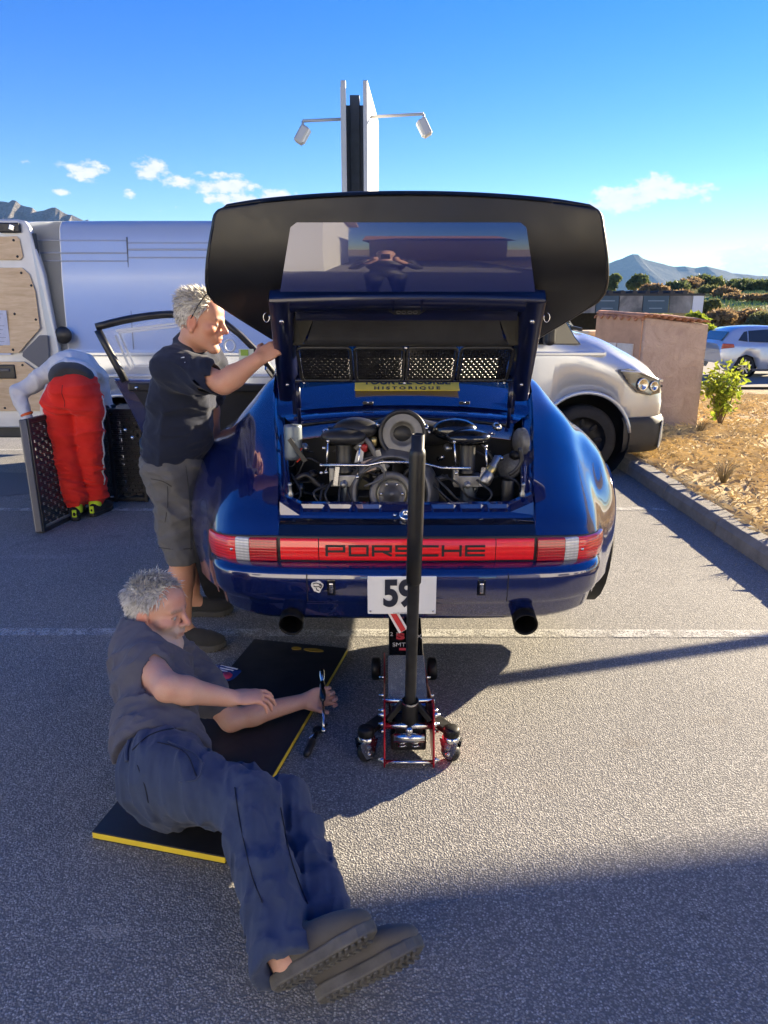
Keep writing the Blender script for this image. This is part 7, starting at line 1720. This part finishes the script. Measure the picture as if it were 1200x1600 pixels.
def red_man():
    base = (-2.40, 5.5, 0); off = base; me = empty('person', base, 'person in red race trousers and pale top bending over by the van', 'person'); V3 = lambda *a: np.array(a, float)
    pel = V3(-2.395, 5.50, .97); hL = V3(-2.505, 5.47, .90); hR = V3(-2.285, 5.50, .90); kL = V3(-2.475, 5.44, .48); kR = V3(-2.31, 5.50, .48); aL = V3(-2.435, 5.42, .10); aR = V3(-2.315, 5.53, .10)
    wa = V3(-2.41, 5.58, 1.09); ch = V3(-2.50, 5.86, 1.13); nk = V3(-2.56, 6.05, 1.06); shL = V3(-2.68, 5.86, 1.12); shR = V3(-2.38, 5.98, 1.06); elL = V3(-2.93, 5.74, .94); wrL = V3(-2.815, 5.60, .765); elR = V3(-2.36, 6.0, .80); wrR = V3(-2.42, 5.9, .60); hd = V3(-2.60, 6.17, .98)
    sp = nrm(ch - wa); side = nrm(shR - shL); fw = nrm(np.cross(sp, side)); TM = np.stack([side, fw, sp], 1); sd = Sdf(); HM, hc = add_head(sd, hd, (-.2, .45, -.87), (-.2, .85, .35), 1.0)
    sd.cone(nk, hc, .06, .06, .03); sd.ell(ch, (.17, .11, .2), TM, .05); sd.ell(wa, (.15, .11, .15), TM, .05); sd.ell(pel, (.16, .12, .12), None, .05); sd.cone(shL, nk, .06, .06, .04); sd.cone(shR, nk, .06, .06, .04)
    sd.chain([shL, elL, wrL], [.06, .044, .03], .02); sd.chain([shR, elR, wrR], [.06, .044, .03], .02); hand(sd, wrL, (.35, -.15, -.9), (-.9, .1, -.3), 1, (.4, .6, .6, .7, .7), .05); hand(sd, wrR, (0, -.2, -1), (.9, 0, 0), -1, (.3, .5, .5, .5, .5), .05)
    for h_, k_, a_ in ((hL, kL, aL), (hR, kR, aR)): sd.chain([h_, k_, a_], [.09, .06, .04], .03); sd.cone(a_, a_ + V3(0, .10, -.05), .035, .03, .03)
    V, Q = nets(sd, .009)
    np_mesh('body', V, Q, M_SKIN, me, off, lambda P: np.tile(SKIN2, (len(P), 1)))
    hair_mesh('hair', HM, hc, 1.0, mat('brown_hair', (.05, .035, .02), .5), me, off, 400, .04, 2)
    tp = Sdf(); tp.ell(ch, (.195, .13, .22), TM, .06); tp.ell(wa, (.175, .135, .17), TM, .06); tp.cone(shL, nk, .07, .07, .04); tp.cone(shR, nk, .07, .07, .04); tp.chain([shL, elL, wrL], [.075, .060, .042], .03); tp.chain([shR, elR, wrR], [.075, .058, .042], .03); tp.cut(wa - sp * .07, -sp)
    V, Q = nets(tp, .0075, disp=wrinkle((.5, .3, .8), 12, .35, .018, 1.3)); np_mesh('top', V, Q, cloth_mat('pale_grey_cotton', (.66, .64, .61), (.80, .78, .75)), me, off)
    bd = Sdf(); bd.ell(wa - sp * .06, (.170, .130, .14), TM, .05); bd.cut(wa - sp * .01, sp); bd.cut(wa - sp * .15, -sp); V, Q = nets(bd, .0075); np_mesh('waistband', V, Q, cloth_mat('dark_grey_knit', (.05, .05, .05), (.08, .08, .08)), me, off)
    tr = Sdf(); tr.ell(pel + V3(0, 0, .01), (.178, .150, .15), None, .05); tr.ell(pel + V3(.07, -.06, -.02), (.105, .11, .13), None, .04); tr.ell(pel + V3(-.07, -.06, -.02), (.105, .11, .13), None, .04)
    for h_, k_, a_ in ((hL, kL, aL), (hR, kR, aR)): tr.cone(h_, h_ * .5 + k_ * .5, .118, .100, .035); tr.cone(h_ * .5 + k_ * .5, k_, .100, .086, .03); tr.cone(k_, a_ + V3(0, 0, .07), .086, .085, .02); tr.cone(a_ + V3(0, 0, .07), a_ + V3(0, 0, .015), .085, .055, .02)
    tr.ell(pel + V3(0, .06, .07), (.165, .12, .12), None, .04); tr.cut(pel + V3(0, 0.02, .175), nrm(V3(0, -.15, 1)))
    wA, wB = wrinkle((.35, .1, .9), 15, .30, .024, 4.4), wrinkle((.1, .1, 1), 24, .22, .024, 9.9)
    def wd(P): t = np.clip((P[:, 2] - .45) / .2, 0, 1); return wA(P) * t + wB(P) * (1 - t)
    V, Q = nets(tr, .0075, disp=wd); RD = cloth_mat('red_race_suit', (.80, .026, .016), (.92, .05, .03)); p_ = np_mesh('trousers', V, Q, RD, me, off)
    # pale side stripes and seat seam following the surface
    def hug(pts, r, m_, nm, flat=1.0):
        out = []
        for q in crom([tuple(q) for q in pts], 5):
            q = np.array(q)[None]
            for _ in range(5):
                dcur = tr.ev(q)[0] + wd(q)[0]; g = np.array([(tr.ev(q + e)[0] - tr.ev(q - e)[0]) for e in np.eye(3)[:, None, :] * .004]).ravel(); q = q - nrm(g) * dcur
            out.append(q[0])
        k = MB(); k.tube(out, r, 8); k.build(nm, m_, p_, off=off)
    WH = cloth_mat('white_stripe', (.62, .60, .56), (.7, .68, .64))
    hug([(-2.60, 5.50, 1.05), (-2.64, 5.46, .85), (-2.60, 5.44, .6)], .020, WH, 'side_stripe'); hug([(-2.18, 5.52, .95), (-2.17, 5.50, .75), (-2.19, 5.50, .5), (-2.21, 5.50, .25)], .008, WH, 'side_stripe')
    hug([(-2.395, 5.30, 1.08), (-2.395, 5.28, .95), (-2.395, 5.32, .86)], .003, mat('dark_red_seam', (.30, .01, .01), .8), 'seat_seam')
    wb = MB(); wb.tube([wrL + V3(-.01, .015, .03) + .040 * (math.cos(a) * nrm(V3(.8, -.5, .3)) + math.sin(a) * nrm(V3(.3, .8, .1))) for a in np.linspace(0, 2 * math.pi, 17)[:-1]], .012, 8, closed=True); wb.build('wrist_band', mat('orange_band', (.75, .12, .02), .6), me, off=off)
    HV = mat('hi_vis_yellow', (.62, .80, .03), .7)
    for a_, dx in ((aL, -.10), (aR, .04)):
        s = shoe(me, off, (a_[0] - dx * .3, a_[1] - .10, .012), (a_[0] + dx * 1.0, a_[1] + .175, .012), (0, 0, 1), cloth_mat('race_boot', (.012, .012, .013), (.022, .022, .024)), M_BLK, .10)
        k = MB(); k.lathe([(.046, 0), (.050, .03), (.047, .07)], (a_[0] - dx * .1, a_[1] - .03, .055), (0, 0, 1), 18); k.build('boot_collar', HV, s, off=off); k = MB(); k.box((a_[0] - dx * .2, a_[1] - .098, .06), (.035, .012, .06)); k.build('heel_tab', HV, s, off=off, bevel=.005)
red_man()
# ================================================================== OPEN DOOR OF THE CAR
def open_door():
    off = (CX, CY, 0); d = empty('open_door', (0, 0, 0)); d.parent = car
    T1, T2, T3, Pl = at(150, 511, 4.70), at(268, 491, 4.80), at(340, 496, 4.86), at(408, 556, 4.94)
    B1, B2 = at(176, 592, 4.69), at(436, 602, 5.0); C2, C1 = at(424, 725, 5.0), at(236, 706, 4.74); M1 = at(203, 640, 4.71)
    fr = MB(); fr.tube(crom([tuple(p) for p in (at(196, 596, 4.70), T1 + Vector((.01, 0, -.02)))], 3), .026, 8); fr.tube(crom([tuple(p) for p in (T1, at(205, 498, 4.75), T2, T3)], 4), .024, 8); fr.tube([T3, at(374, 522, 4.9), Pl, at(436, 596, 4.98)], .022, 8); fr.build('window_frame', M_BLK, d, off=off)
    b = MB(); o = Vector((0, .07, 0)); poly = [B1, B2, C2, C1, M1]
    b.add([p for p in poly] + [p + o for p in poly], [tuple(range(5)), tuple(range(9, 4, -1))] + [(i, (i + 1) % 5, 5 + (i + 1) % 5, 5 + i)[::-1] for i in range(5)]); b.build('door_shell', M_BLUE, d, bevel=.012, off=off)
    t = MB(); pl = [B1 + Vector((.10, -.004, -.03)), B2 + Vector((-.02, -.004, -.03)), C2 + Vector((-.02, -.004, .03)), C1 + Vector((.10, -.004, .03)), M1 + Vector((.11, -.004, 0))]; t.add(pl, [(0, 1, 2, 3, 4)]); t.build('door_trim', mat('dark_door_card', (.018, .018, .02), .7, var=.3), d, solid=.01, off=off)
    q = MB(); a, c = at(200, 604, 4.695), at(432, 606, 4.97); q.bar(a, c, .05, .055); q.build('belt_rail', M_BLK, d, bevel=.01, off=off)
    for (x, y) in ((213, 606), (196, 672), (207, 684)): s = MB(); s.lathe([(.012, 0), (.010, .006), (0, .007)], at(x, y, 4.68), (0, -1, 0), 10); s.build('bolt', M_CHR, d, off=off)
    p = MB(); pts = [T1 + Vector((.03, .0, -.03)), T2 + Vector((0, 0, -.015)), T3 + Vector((0, 0, -.015)), Pl, at(430, 590, 4.97), at(204, 594, 4.70)]; p.add(pts, [tuple(range(6))]); pn = p.build('window_pane', M_PERSP, d, off=off, solid=.004)
    f = MB()
    for a, c in (((186, 520), (210, 572)), ((186, 520), (276, 510)), ((210, 572), (282, 570)), ((180, 524), (204, 577)), ((181, 517), (278, 505))): f.bar(at(*a, 4.70), at(*c, 4.745), .008, .012); 
    f.build('slider_frame', mat('clear_strip', (.55, .58, .62), .3), pn, off=off)
    r = MB(); c = at(359, 540, 4.86); r.tube([c + Vector((.035 * math.cos(a), 0, .04 * math.sin(a))) for a in np.linspace(0, 6.28, 20)[:-1]], .007, 6, closed=True); r.build('vent_ring', MATS['clear_strip'], pn, off=off)
    s = MB(); s.box(at(385, 556, 4.90), (.10, .004, .09)); st = s.build('sticker', mat('white_green_sticker', (.60, .66, .55), .5), pn, off=off)
    s = MB(); s.box(at(382, 551, 4.894), (.05, .004, .04)); s.build('print', mat('sticker_green', (.28, .45, .05), .5), st, off=off)
    s = MB(); s.bar(at(415, 575, 4.6), at(428, 592, 4.7), .012, .02); s.build('door_stay', M_CHR, d, off=off)
open_door()

# ================================================================== FLOOR MAT
def floor_mat():
    A, B, C, D = gnd(400, 1008), gnd(543, 1022), gnd(352, 1352), gnd(145, 1312)
    A = Vector((-.640, 3.20, 0)); c = (A + B + C + D) / 4
    r = empty('work_mat', (c.x, c.y, 0), 'long black foam work mat with yellow edges under the lying man', 'mat'); off = (c.x, c.y, 0)
    P = [A, B, C, D]
    def slab(z0, z1, ins, m, nm, bev):
        q = [c + (p - c) * (1 - ins) for p in P]; mb = MB(); mb.hexa([(p.x, p.y, z0) for p in (q[3], q[2], q[1], q[0])] + [(p.x, p.y, z1) for p in (q[3], q[2], q[1], q[0])]); return mb.build(nm, m, r, off=off, bevel=bev)
    slab(.001, .006, .002, M_BLK, 'bottom_layer', .001); slab(.006, .026, .0, M_YEL, 'foam_core', .002)
    t = NT('black_foam'); n = t.noise(6, 6, .65); v = t.noise(500, 2); sm = t.noise(1.7, 4, .6, dist=1.)
    slab(.026, .031, .001, t.set(color=t.mix(t.ramp(sm, [(.45, 0.), (.7, 1.)]), (.013, .014, .018), (.026, .027, .030)), rough=t.ramp(n, [(.3, .42), (.7, .62)]), normal=t.bump(v, .2, .001), spec=.5), 'top_layer', .001)
    for k, (u, w) in enumerate(((.40, .05), (.58, .10))):
        h = MB(); e = (B - A).normalized(); g = (C - B).normalized(); p = A + (B - A) * (u + .1) + g * .055
        pts = [p + e * (w * .5 * math.cos(a)) + g * (.016 * math.sin(a)) for a in np.linspace(0, 2 * math.pi, 15)[:-1]]
        h.prism([(q.x, q.y) for q in pts], lambda x, y, z: (x, y, .0305 + .0025 * z)); h.build('handle_slot', mat('ochre_foam', (.35, .22, .02), .7), r, off=off)
floor_mat()

# ================================================================== TROLLEY JACK
def jack():
    X = .09; r = empty('trolley_jack', (X, 2.55, 0), 'low red and black trolley jack with a long upright handle under the bumper', 'jack'); off = (X, 2.55, 0)
    side = [(2.20, .012), (2.20, .05), (2.225, .12), (2.24, .225), (2.30, .235), (2.38, .19), (2.62, .115), (2.90, .085), (2.98, .07), (2.98, .035), (2.80, .03), (2.40, .03), (2.30, .014)]
    for sx in (-1, 1):
        m = MB(); m.prism(side, lambda y, z, k: (X + sx * (.085 + .007 * k), y, z)); m.build('side_plate', M_RED, r, off=off, bevel=.003)
        for y, z in ((2.245, .20), (2.265, .15), (2.29, .105), (2.34, .16), (2.222, .03), (2.55, .10), (2.75, .07)):
            b = MB(); b.lathe([(.011, 0), (.011, .008), (.007, .012), (.006, .020), (0, .020)], (X + sx * .091, y, z), (sx, 0, 0), 8); b.build('bolt', M_CHR, r, off=off)
        # rear swivel caster
        cx = X + sx * .155; m = MB(); m.bar((X + sx * .09, 2.33, .135), (cx, 2.27, .118), .05, .022); m.lathe([(.030, -.012), (.032, .0), (.030, .016), (.018, .022), (0, .022)], (cx, 2.265, .118), (0, 0, 1), 20); m.build('caster_arm', M_BLKM, r, off=off, bevel=.004)
        ca, sa = math.cos(R(58 * sx)), math.sin(R(58 * sx)); rr = lambda x, y, z: (cx + ca * x - sa * y, 2.265 + sa * x + ca * y, z)
        f = MB(); f.lathe([(.031, 0), (.034, .010), (.027, .018)], (cx, 2.265, .086), (0, 0, 1), 20)
        for k in (-1, 1): f.prism([(-.036, .092), (.036, .092), (.026, .055), (.012, .018), (-.012, .018), (-.030, .055)], lambda y, z, q: rr(k * (.021 + .003 * q), y, z))
        fk = f.build('caster_fork', M_CHR, r, off=off)
        b = MB(); b.lathe([(.008, 0), (.008, .006), (0, .006)], rr(-.024 if sx > 0 else .024, 0, .036), (-ca * sx, -sa * sx, 0), 10); b.build('axle_bolt', M_CHR, fk, off=off)
        w = MB(); w.lathe([(0, -.016), (.030, -.016), (.035, -.011), (.036, 0), (.035, .011), (.030, .016), (0, .016)], (cx, 2.265, .036), (ca, sa, 0), 24); w.build('caster_wheel', M_BLK, fk, off=off)
        w = MB(); w.lathe([(0, -.02), (.045, -.02), (.05, -.012), (.05, .012), (.045, .02), (0, .02)], (X + sx * .125, 2.86, .052), (1, 0, 0), 28); w.build('front_wheel', M_BLKM, r, off=off)
        m = MB(); m.bar((X + sx * .078, 2.25, .175), (X + sx * .022, 2.275, .235), .016, .022); m.build('handle_yoke', M_BLKM, r, off=off, bevel=.003)
        s = MB(); s.tube([(X + sx * .024 + .014 * math.cos(a), 2.245 + .014 * math.sin(a), .070 + .050 * a / 25) for a in np.linspace(0, 25, 60)], .0032, 5); s.build('return_spring', M_CHR, r, off=off)
    for (y, z, q) in ((2.212, .028, .008), (2.30, .225, .010), (2.255, .15, .012)):
        m = MB(); m.tube([(X - .095, y, z), (X + .095, y, z)], q, 10); m.build('cross_rod', M_CHR, r, off=off)
    m = MB(); m.box((X, 2.42, .07), (.13, .30, .07)); m.box((X, 2.30, .10), (.10, .09, .09)); m.build('pump_block', M_BLK, r, off=off, bevel=.008)
    m = MB(); m.tube([(X - .055, 2.228, .118), (X + .055, 2.228, .118)], .017, 14); m.ball((X, 2.222, .152), .015, 12, 8); m.build('release_valve', M_CHR, r, off=off)
    # lifting arm with stickers and tape
    m = MB(); m.hexa([(X - .072, 2.36, .085), (X + .072, 2.36, .085), (X + .068, 2.86, .28), (X - .068, 2.86, .28), (X - .072, 2.34, .150), (X + .072, 2.34, .150), (X + .070, 2.84, .325), (X - .070, 2.84, .325)]); m.build('lifting_arm', M_BLKG, r, off=off, bevel=.008)
    n = Vector((0, -.33, .944)); v = Vector((0, .944, .33)); A0 = Vector((X, 2.34, .1505))
    def L(u, w, h=0): return A0 + Vector((u, 0, 0)) + v * w + n * h
    def patch(nm, u0, u1, w0, w1, m, h=.0015, parent=r): q = MB(); q.hexa([L(u0, w0, h - .001), L(u1, w0, h - .001), L(u1, w1, h - .001), L(u0, w1, h - .001), L(u0, w0, h), L(u1, w0, h), L(u1, w1, h), L(u0, w1, h)]); return q.build(nm, m, parent, off=off)
    t = NT('peeling_label'); k = t.noise(38, 5, .7); t.set(color=t.ramp(k, [(.40, (.012, .014, .02)), (.52, (.05, .055, .06)), (.60, (.55, .54, .50)), (.8, (.62, .60, .55))]), rough=.4); lb = patch('worn_label', -.064, .066, .03, .22, t.m)
    patch('blue_corner', .028, .066, .032, .055, mat('label_blue', (.08, .20, .50), .5), .0028, lb)
    tm = NT('clear_tape'); tm.set(color=tm.mix(tm.noise(20, 5), (.18, .19, .19), (.34, .35, .34)), rough=.25, alpha=.55, coat=.6); patch('packing_tape', -.074, .074, .06, .285, tm.m, .0036)
    WT = mat('sticker_white', (.62, .62, .62), .5); RDt = mat('sticker_red', (.60, .06, .08), .5)
    F = lambda u, w: frame(L(u, w, .0022) - Vector(off) , (1, 0, 0), v)
    text('lettering', 'SMT', .030, WT, r, F(-.028, .345), .0003); q = patch('red_badge', -.028, .012, .315, .327, RDt, .002); text('lettering', 'S', .046, RDt, r, F(-.022, .392), .0003, bold=.003, sx=1.5); text('lettering', '2 1', .03, WT, r, F(-.047, .405), .0003); text('lettering', 'RX', .04, WT, r, F(.045, .392), .0003)
    m = MB(); m.lathe([(.045, 0), (.05, .015), (.045, .03), (.03, .035), (0, .034)], (X, 2.86, .325), (0, 0, 1), 24); m.lathe([(.025, -.05), (.025, .0)], (X, 2.86, .325), (0, 0, 1), 16); m.build('saddle', M_BLKM, r, off=off)
    b = MB(); b.lathe([(.035, .0), (.04, .05), (.036, .12), (0, .12)], (X, 2.86, .355), (0, 0, 1), 20); b.build('rubber_pad', M_RUB, r, off=off)
    # socket and handle
    lo = Vector((X + .003, 2.275, .13)); hi = Vector((X + .016, 2.20, 1.222)); dr = (hi - lo).normalized()
    m = MB(); m.lathe([(.024, 0), (.030, .02), (.030, .11), (.027, .115), (.024, .112)], lo, dr, 22); m.build('handle_socket', M_BLKM, r, off=off)
    m = MB(); Lh = (hi - lo).length; m.lathe([(.020, .05), (.0205, Lh * .52), (.0205, Lh), (.0165, Lh), (.0165, Lh - .06), (0, Lh - .06)], lo, dr, 24); hd = m.build('handle', mat('scuffed_black_tube', (.02, .02, .021), .42, .3, var=.5, vscale=16, rvar=.15), r, off=off)
    m = MB(); m.lathe([(.0215, Lh * .53), (.0255, Lh * .535), (.0262, Lh * .7), (.0262, Lh * .94), (.0235, Lh * .955), (.021, Lh * .957)], lo, dr, 24); m.build('foam_grip', M_RUB, hd, off=off)
    m = MB(); m.lathe([(.031, 0), (.0325, .004), (.031, .008)], lo + dr * .108, dr, 22); m.build('clamp_ring', M_CHR, hd, off=off)
jack()

# ================================================================== TOOLS AND SMALL THINGS
def tools():
    c = Vector((-.222, 2.555, .118)); top = Vector(gnd(503, 1048, .165)); bot = Vector(gnd(506, 1141, .045))
    r = empty('ratchet', (c.x, c.y, .04), 'chrome ratchet with a black grip held in the lying man\'s hand', 'tool'); off = (c.x, c.y, .04)
    d = (bot - top).normalized(); mid = top + (bot - top) * .45
    m = MB(); m.lathe([(0, 0), (.010, .0), (.0115, .006), (.0115, .035), (.009, .042), (.006, .06)], top, d, 18); m.build('socket', M_CHR, r, off=off)
    m = MB(); m.lathe([(.006, .05), (.011, .06), (.0135, .075), (.0125, .105), (.0135, .125), (.010, .14), (.006, .145)], top, d, 18); m.build('grip', M_BLKG, r, off=off)
    m = MB(); m.tube([top + d * .14, bot], .0058, 12); m.lathe([(.008, 0), (.0095, .01), (.0095, .02), (0, .022)], bot - d * .012, d, 14); m.build('extension_bar', M_CHR, r, off=off)
    a, b, e = gnd(478, 1180, .018), gnd(497, 1140, .018), gnd(511, 1132, .016)
    r = empty('ratchet', (b.x, b.y, 0), 'ratchet with a black handle lying on the asphalt beside the mat', 'tool'); off = (b.x, b.y, 0)
    m = MB(); dd = (b - a).normalized(); m.lathe([(0, 0), (.011, .002), (.0145, .02), (.013, .05), (.0145, .08), (.012, .095), (.008, .1)], a, dd, 16); m.build('grip', M_BLK, r, off=off)
    m = MB(); m.tube([a + dd * .09, b], .008, 10); m.ball(b, (.022, .022, .012), 16, 8); m.build('head', M_BLKM, r, off=off)
    m = MB(); m.tube([b + Vector((-.03, -.06, 0)), e], [.004, .006], 8); m.build('blade', M_CHR, r, off=off)
    # pack of wipes
    p = gnd(347, 1060); r = empty('wipes_pack', (p.x, p.y, 0), 'crumpled blue and white pack lying on the asphalt behind the mat', 'pack'); off = (p.x, p.y, 0); rz = rotz(R(-22))
    P = [[(lambda q: (q.x + p.x, q.y + p.y, q.z))(rz @ Vector((x, y, .035 * (1 - (abs(x) / .105) ** 4) * (1 - (abs(y) / .075) ** 4) + .006 * vnoise(x * 40, y * 40) + .006))) for y in np.linspace(-.07, .07, 11)] for x in np.linspace(-.1, .1, 15)]
    m = MB(); m.grid(P, flip=True); t = NT('wipes_film'); n = t.noise(14, 3); g = t.new('ShaderNodeSeparateXYZ'); t.link(t.tc.outputs['Object'], g.inputs[0])
    t.set(color=t.mix(t.ramp(t.math('ADD', t.math('MULTIPLY', g.outputs[0], 5.0), t.math('MULTIPLY', n, .6)), [(.12, 0.), (.16, 1.)]), (.55, .66, .80), (.02, .06, .25)), rough=.25, coat=.5); wp = m.build('film', t.m, r, off=off, solid=.002)
    m = MB(); q = rz @ Vector((.05, -.035, .042)); m.lathe([(.026, 0), (.024, .003), (0, .004)], (q.x + p.x, q.y + p.y, q.z), (0, -.1, 1), 20); m.build('red_badge', mat('pack_red', (.55, .05, .12), .4), wp, off=off)
    for k in range(3): m = MB(); q = rz @ Vector((.02 + .0 * k, .03 - .018 * k, .0445)); m.box((q.x + p.x, q.y + p.y, q.z), (.09 - .02 * k, .008, .001), rz); m.build('print_bar', WTM, wp, off=off)
WTM = mat('print_white', (.7, .72, .75), .5)
tools()

# ================================================================== FOLDING TABLE held by the person in red
def folding_table():
    a, b, c = gnd(66, 834), gnd(112, 790), gnd(188, 770)
    c = Vector((-2.30, 6.02, 0)); b = Vector((-2.40, 5.86, 0)); a = Vector((-2.535, 5.02, 0))
    r = empty('folding_table', (b.x, b.y, 0), 'black woven-pattern folding table stood on edge beside the person in red', 'table'); off = (b.x, b.y, 0)
    H = .82
    def leaf(p, q, lean, n_c):
        u = (q - p).normalized(); w = (q - p).length; L_ = lambda s, z, o=0: p + u * s + Vector((0, 0, z)) + Vector((lean[0] * z, lean[1] * z, 0)) + Vector((u.y, -u.x, 0)) * o
        f = MB()
        for s0, z0, s1, z1 in ((.015, .0, .015, H), (w - .015, .0, w - .015, H), (0, .015, w, .015), (0, H - .015, w, H - .015)): f.bar(L_(s0, z0), L_(s1, z1), .034, .042, (u.y, -u.x, 0))
        fr = f.build('leaf_frame', mat('dark_grey_hdpe', (.035, .034, .033), .45, var=.2), r, off=off, bevel=.005)
        g = MB(); rows = 26
        for k in range(rows):
            z = .04 + (H - .08) * (k + .5) / rows
            for j in range(n_c):
                s = .03 + (w - .06) * ((j + (.5 if k % 2 else 0)) / n_c); e = s + (w - .06) / n_c * .78
                if e > w - .03: e = w - .03
                if e - s > .01: g.bar(L_(s, z), L_(e, z), .012, (H - .08) / rows * .62, (0, 0, 1))
            g.bar(L_(.03, z + (H - .08) / rows * .5), L_(w - .03, z + (H - .08) / rows * .5), .006, (H - .08) / rows * .30, (0, 0, 1))
        tag(g.build('woven_lattice', mat('woven_hdpe', (.05, .048, .046), .4, var=.25, vscale=20), fr, off=off), kind='stuff')
        return L_
    leaf(a, b, (-.105, .20), 9); leaf(b + Vector((.02, .02, 0)), c + Vector((.02, 0, 0)), (.0, 0), 4)
    m = MB(); m.bar(Vector((-2.545, 5.0, .01)), Vector((-2.64, 5.17, .82)), .05, .03); m.build('table_leg', mat('table_leg_grey', (.14, .14, .145), .4, .4), r, off=off, bevel=.008)
folding_table()
def small_crate():
    p = gnd(170, 770); r = empty('plastic_crate', (-2.17, 6.02, 0), 'black slotted plastic crate stood on end behind the person in red', 'crate'); off = (-2.17, 6.02, 0)
    w, d_, h = .26, .32, .80; x0, y0 = -2.30, 5.90; m = MB()
    for x, y in ((x0, y0), (x0 + w, y0), (x0, y0 + d_), (x0 + w, y0 + d_)): m.box((x, y, h / 2), (.03, .03, h))
    m.box((x0 + w / 2, y0 + d_ / 2, h - .02), (w, d_, .035)); m.box((x0 + w / 2, y0 + d_ / 2, .02), (w, d_, .035)); fr = m.build('crate_frame', M_BLK, r, off=off, bevel=.006)
    g = MB()
    for k in range(20):
        z = .05 + .036 * k + .02
        for j in range(4): s = x0 + .02 + (w - .04) * ((j + (.5 if k % 2 else 0)) / 4); g.box((min(s + .022, x0 + w - .03), y0, z), (.044, .012, .020))
        g.box((x0 + w / 2, y0 + .002, z + .018), (w - .03, .008, .010))
    tag(g.build('slotted_side', M_BLK, fr, off=off), kind='stuff')
    m = MB(); m.box((x0 + w / 2, y0 + d_, h / 2), (w, .012, h)); m.build('back_panel', M_BLK, r, off=off)
small_crate()

# ================================================================== BEHIND THE CAMERA: what the glossy lid reflects, and an added building for fill light
def behind():
    MW = mat('sunlit_white_wall', (.86, .85, .81), .8, var=.04, vscale=1.); MBn = mat('ochre_wall', (.42, .28, .17), .8, var=.1)
    r = empty('white_building', (-9, -10, 0), 'long white building behind the photographer', 'building'); off = (-9, -10, 0)  # reflected in the lid; made long and near to bounce fill light
    m = MB(); m.box((-9.5, -8.7, 2.4), (17, 7, 4.8)); m.build('wall', MW, r, off=off); m = MB(); m.box((-9.5, -8.7, 4.87), (17.5, 7.5, .14)); m.build('roof', MBn, r, off=off)
    for x in (-18, -14, -10, -6): m = MB(); m.box((x + 1, -5.17, 1.8), (1.1, .06, 1.2)); w = m.build('window', M_GLASS, r, off=off)
    r = empty('added_fill_building', (13, -10, 0), 'pale building added behind the photographer to bounce fill light', 'building'); off = (13, -10, 0)  # unseen building, added to bounce sunlight into the shaded side
    m = MB(); m.box((13, -8.7, 2.4), (18, 7, 4.8)); m.build('wall', MW, r, off=off); m = MB(); m.box((13, -8.7, 4.87), (18.5, 7.5, .14)); m.build('roof', MBn, r, off=off)
    for x in (7, 11, 15, 19): m = MB(); m.box((x, -5.17, 1.3), (2.2, .06, 1.8)); m.build('fill_building_window', M_GLASS, r, off=off)
    r = empty('ochre_house', (1.5, -17, 0), 'ochre house behind the photographer', 'building'); off = (1.5, -17, 0); m = MB(); m.box((1.5, -17, 1.6), (4, 6, 3.2)); m.build('wall', MBn, r, off=off); m = MB(); m.hexa([(-.7, -20.2, 3.2), (3.7, -20.2, 3.2), (3.7, -13.8, 3.2), (-.7, -13.8, 3.2), (-.7, -17.2, 4.2), (3.7, -17.2, 4.2), (3.7, -16.8, 4.2), (-.7, -16.8, 4.2)]); m.build('roof', MATS['terracotta'], r, off=off)
    V3 = lambda *a: np.array(a, float)
    me = empty('person', (0, -.42, 0), 'photographer in dark clothes holding up a phone at the camera spot', 'person'); off = (0, -.42, 0); sd = Sdf(); HM, hc = add_head(sd, V3(0, -.40, 1.66), (0, 1, -.1), (0, 0, 1), 1.0)
    sd.cone(V3(0, -.43, 1.45), hc, .06, .06, .03); sd.ell(V3(0, -.45, 1.25), (.18, .12, .24), None, .05); sd.ell(V3(0, -.45, .98), (.16, .12, .16), None, .05)
    for s in (-1, 1): sd.chain([V3(s * .19, -.44, 1.42), V3(s * .27, -.34, 1.18), V3(s * .085, -.09, 1.50)], [.065, .05, .035], .02); sd.ell(V3(s * .085, -.06, 1.55), (.03, .03, .05), None, .02); sd.chain([V3(s * .1, -.45, .92), V3(s * .11, -.44, .5), V3(s * .12, -.46, .08)], [.10, .07, .05], .03); sd.cone(V3(s * .12, -.46, .05), V3(s * .14, -.28, .04), .045, .04, .03)
    V, Q = nets(sd, .014); np_mesh('body', V, Q, M_SKIN, me, off, lambda P: np.where(((P[:, 2] < 1.44) | (np.abs(P[:, 0]) > .16))[:, None] & (P[:, 1] < -.16)[:, None], np.array([.03, .035, .05]), SKIN1))
    m = MB(); m.box((0, -.034, 1.60), (.075, .009, .155)); m.build('phone', M_BLKG, me, off=off, bevel=.004)
behind()
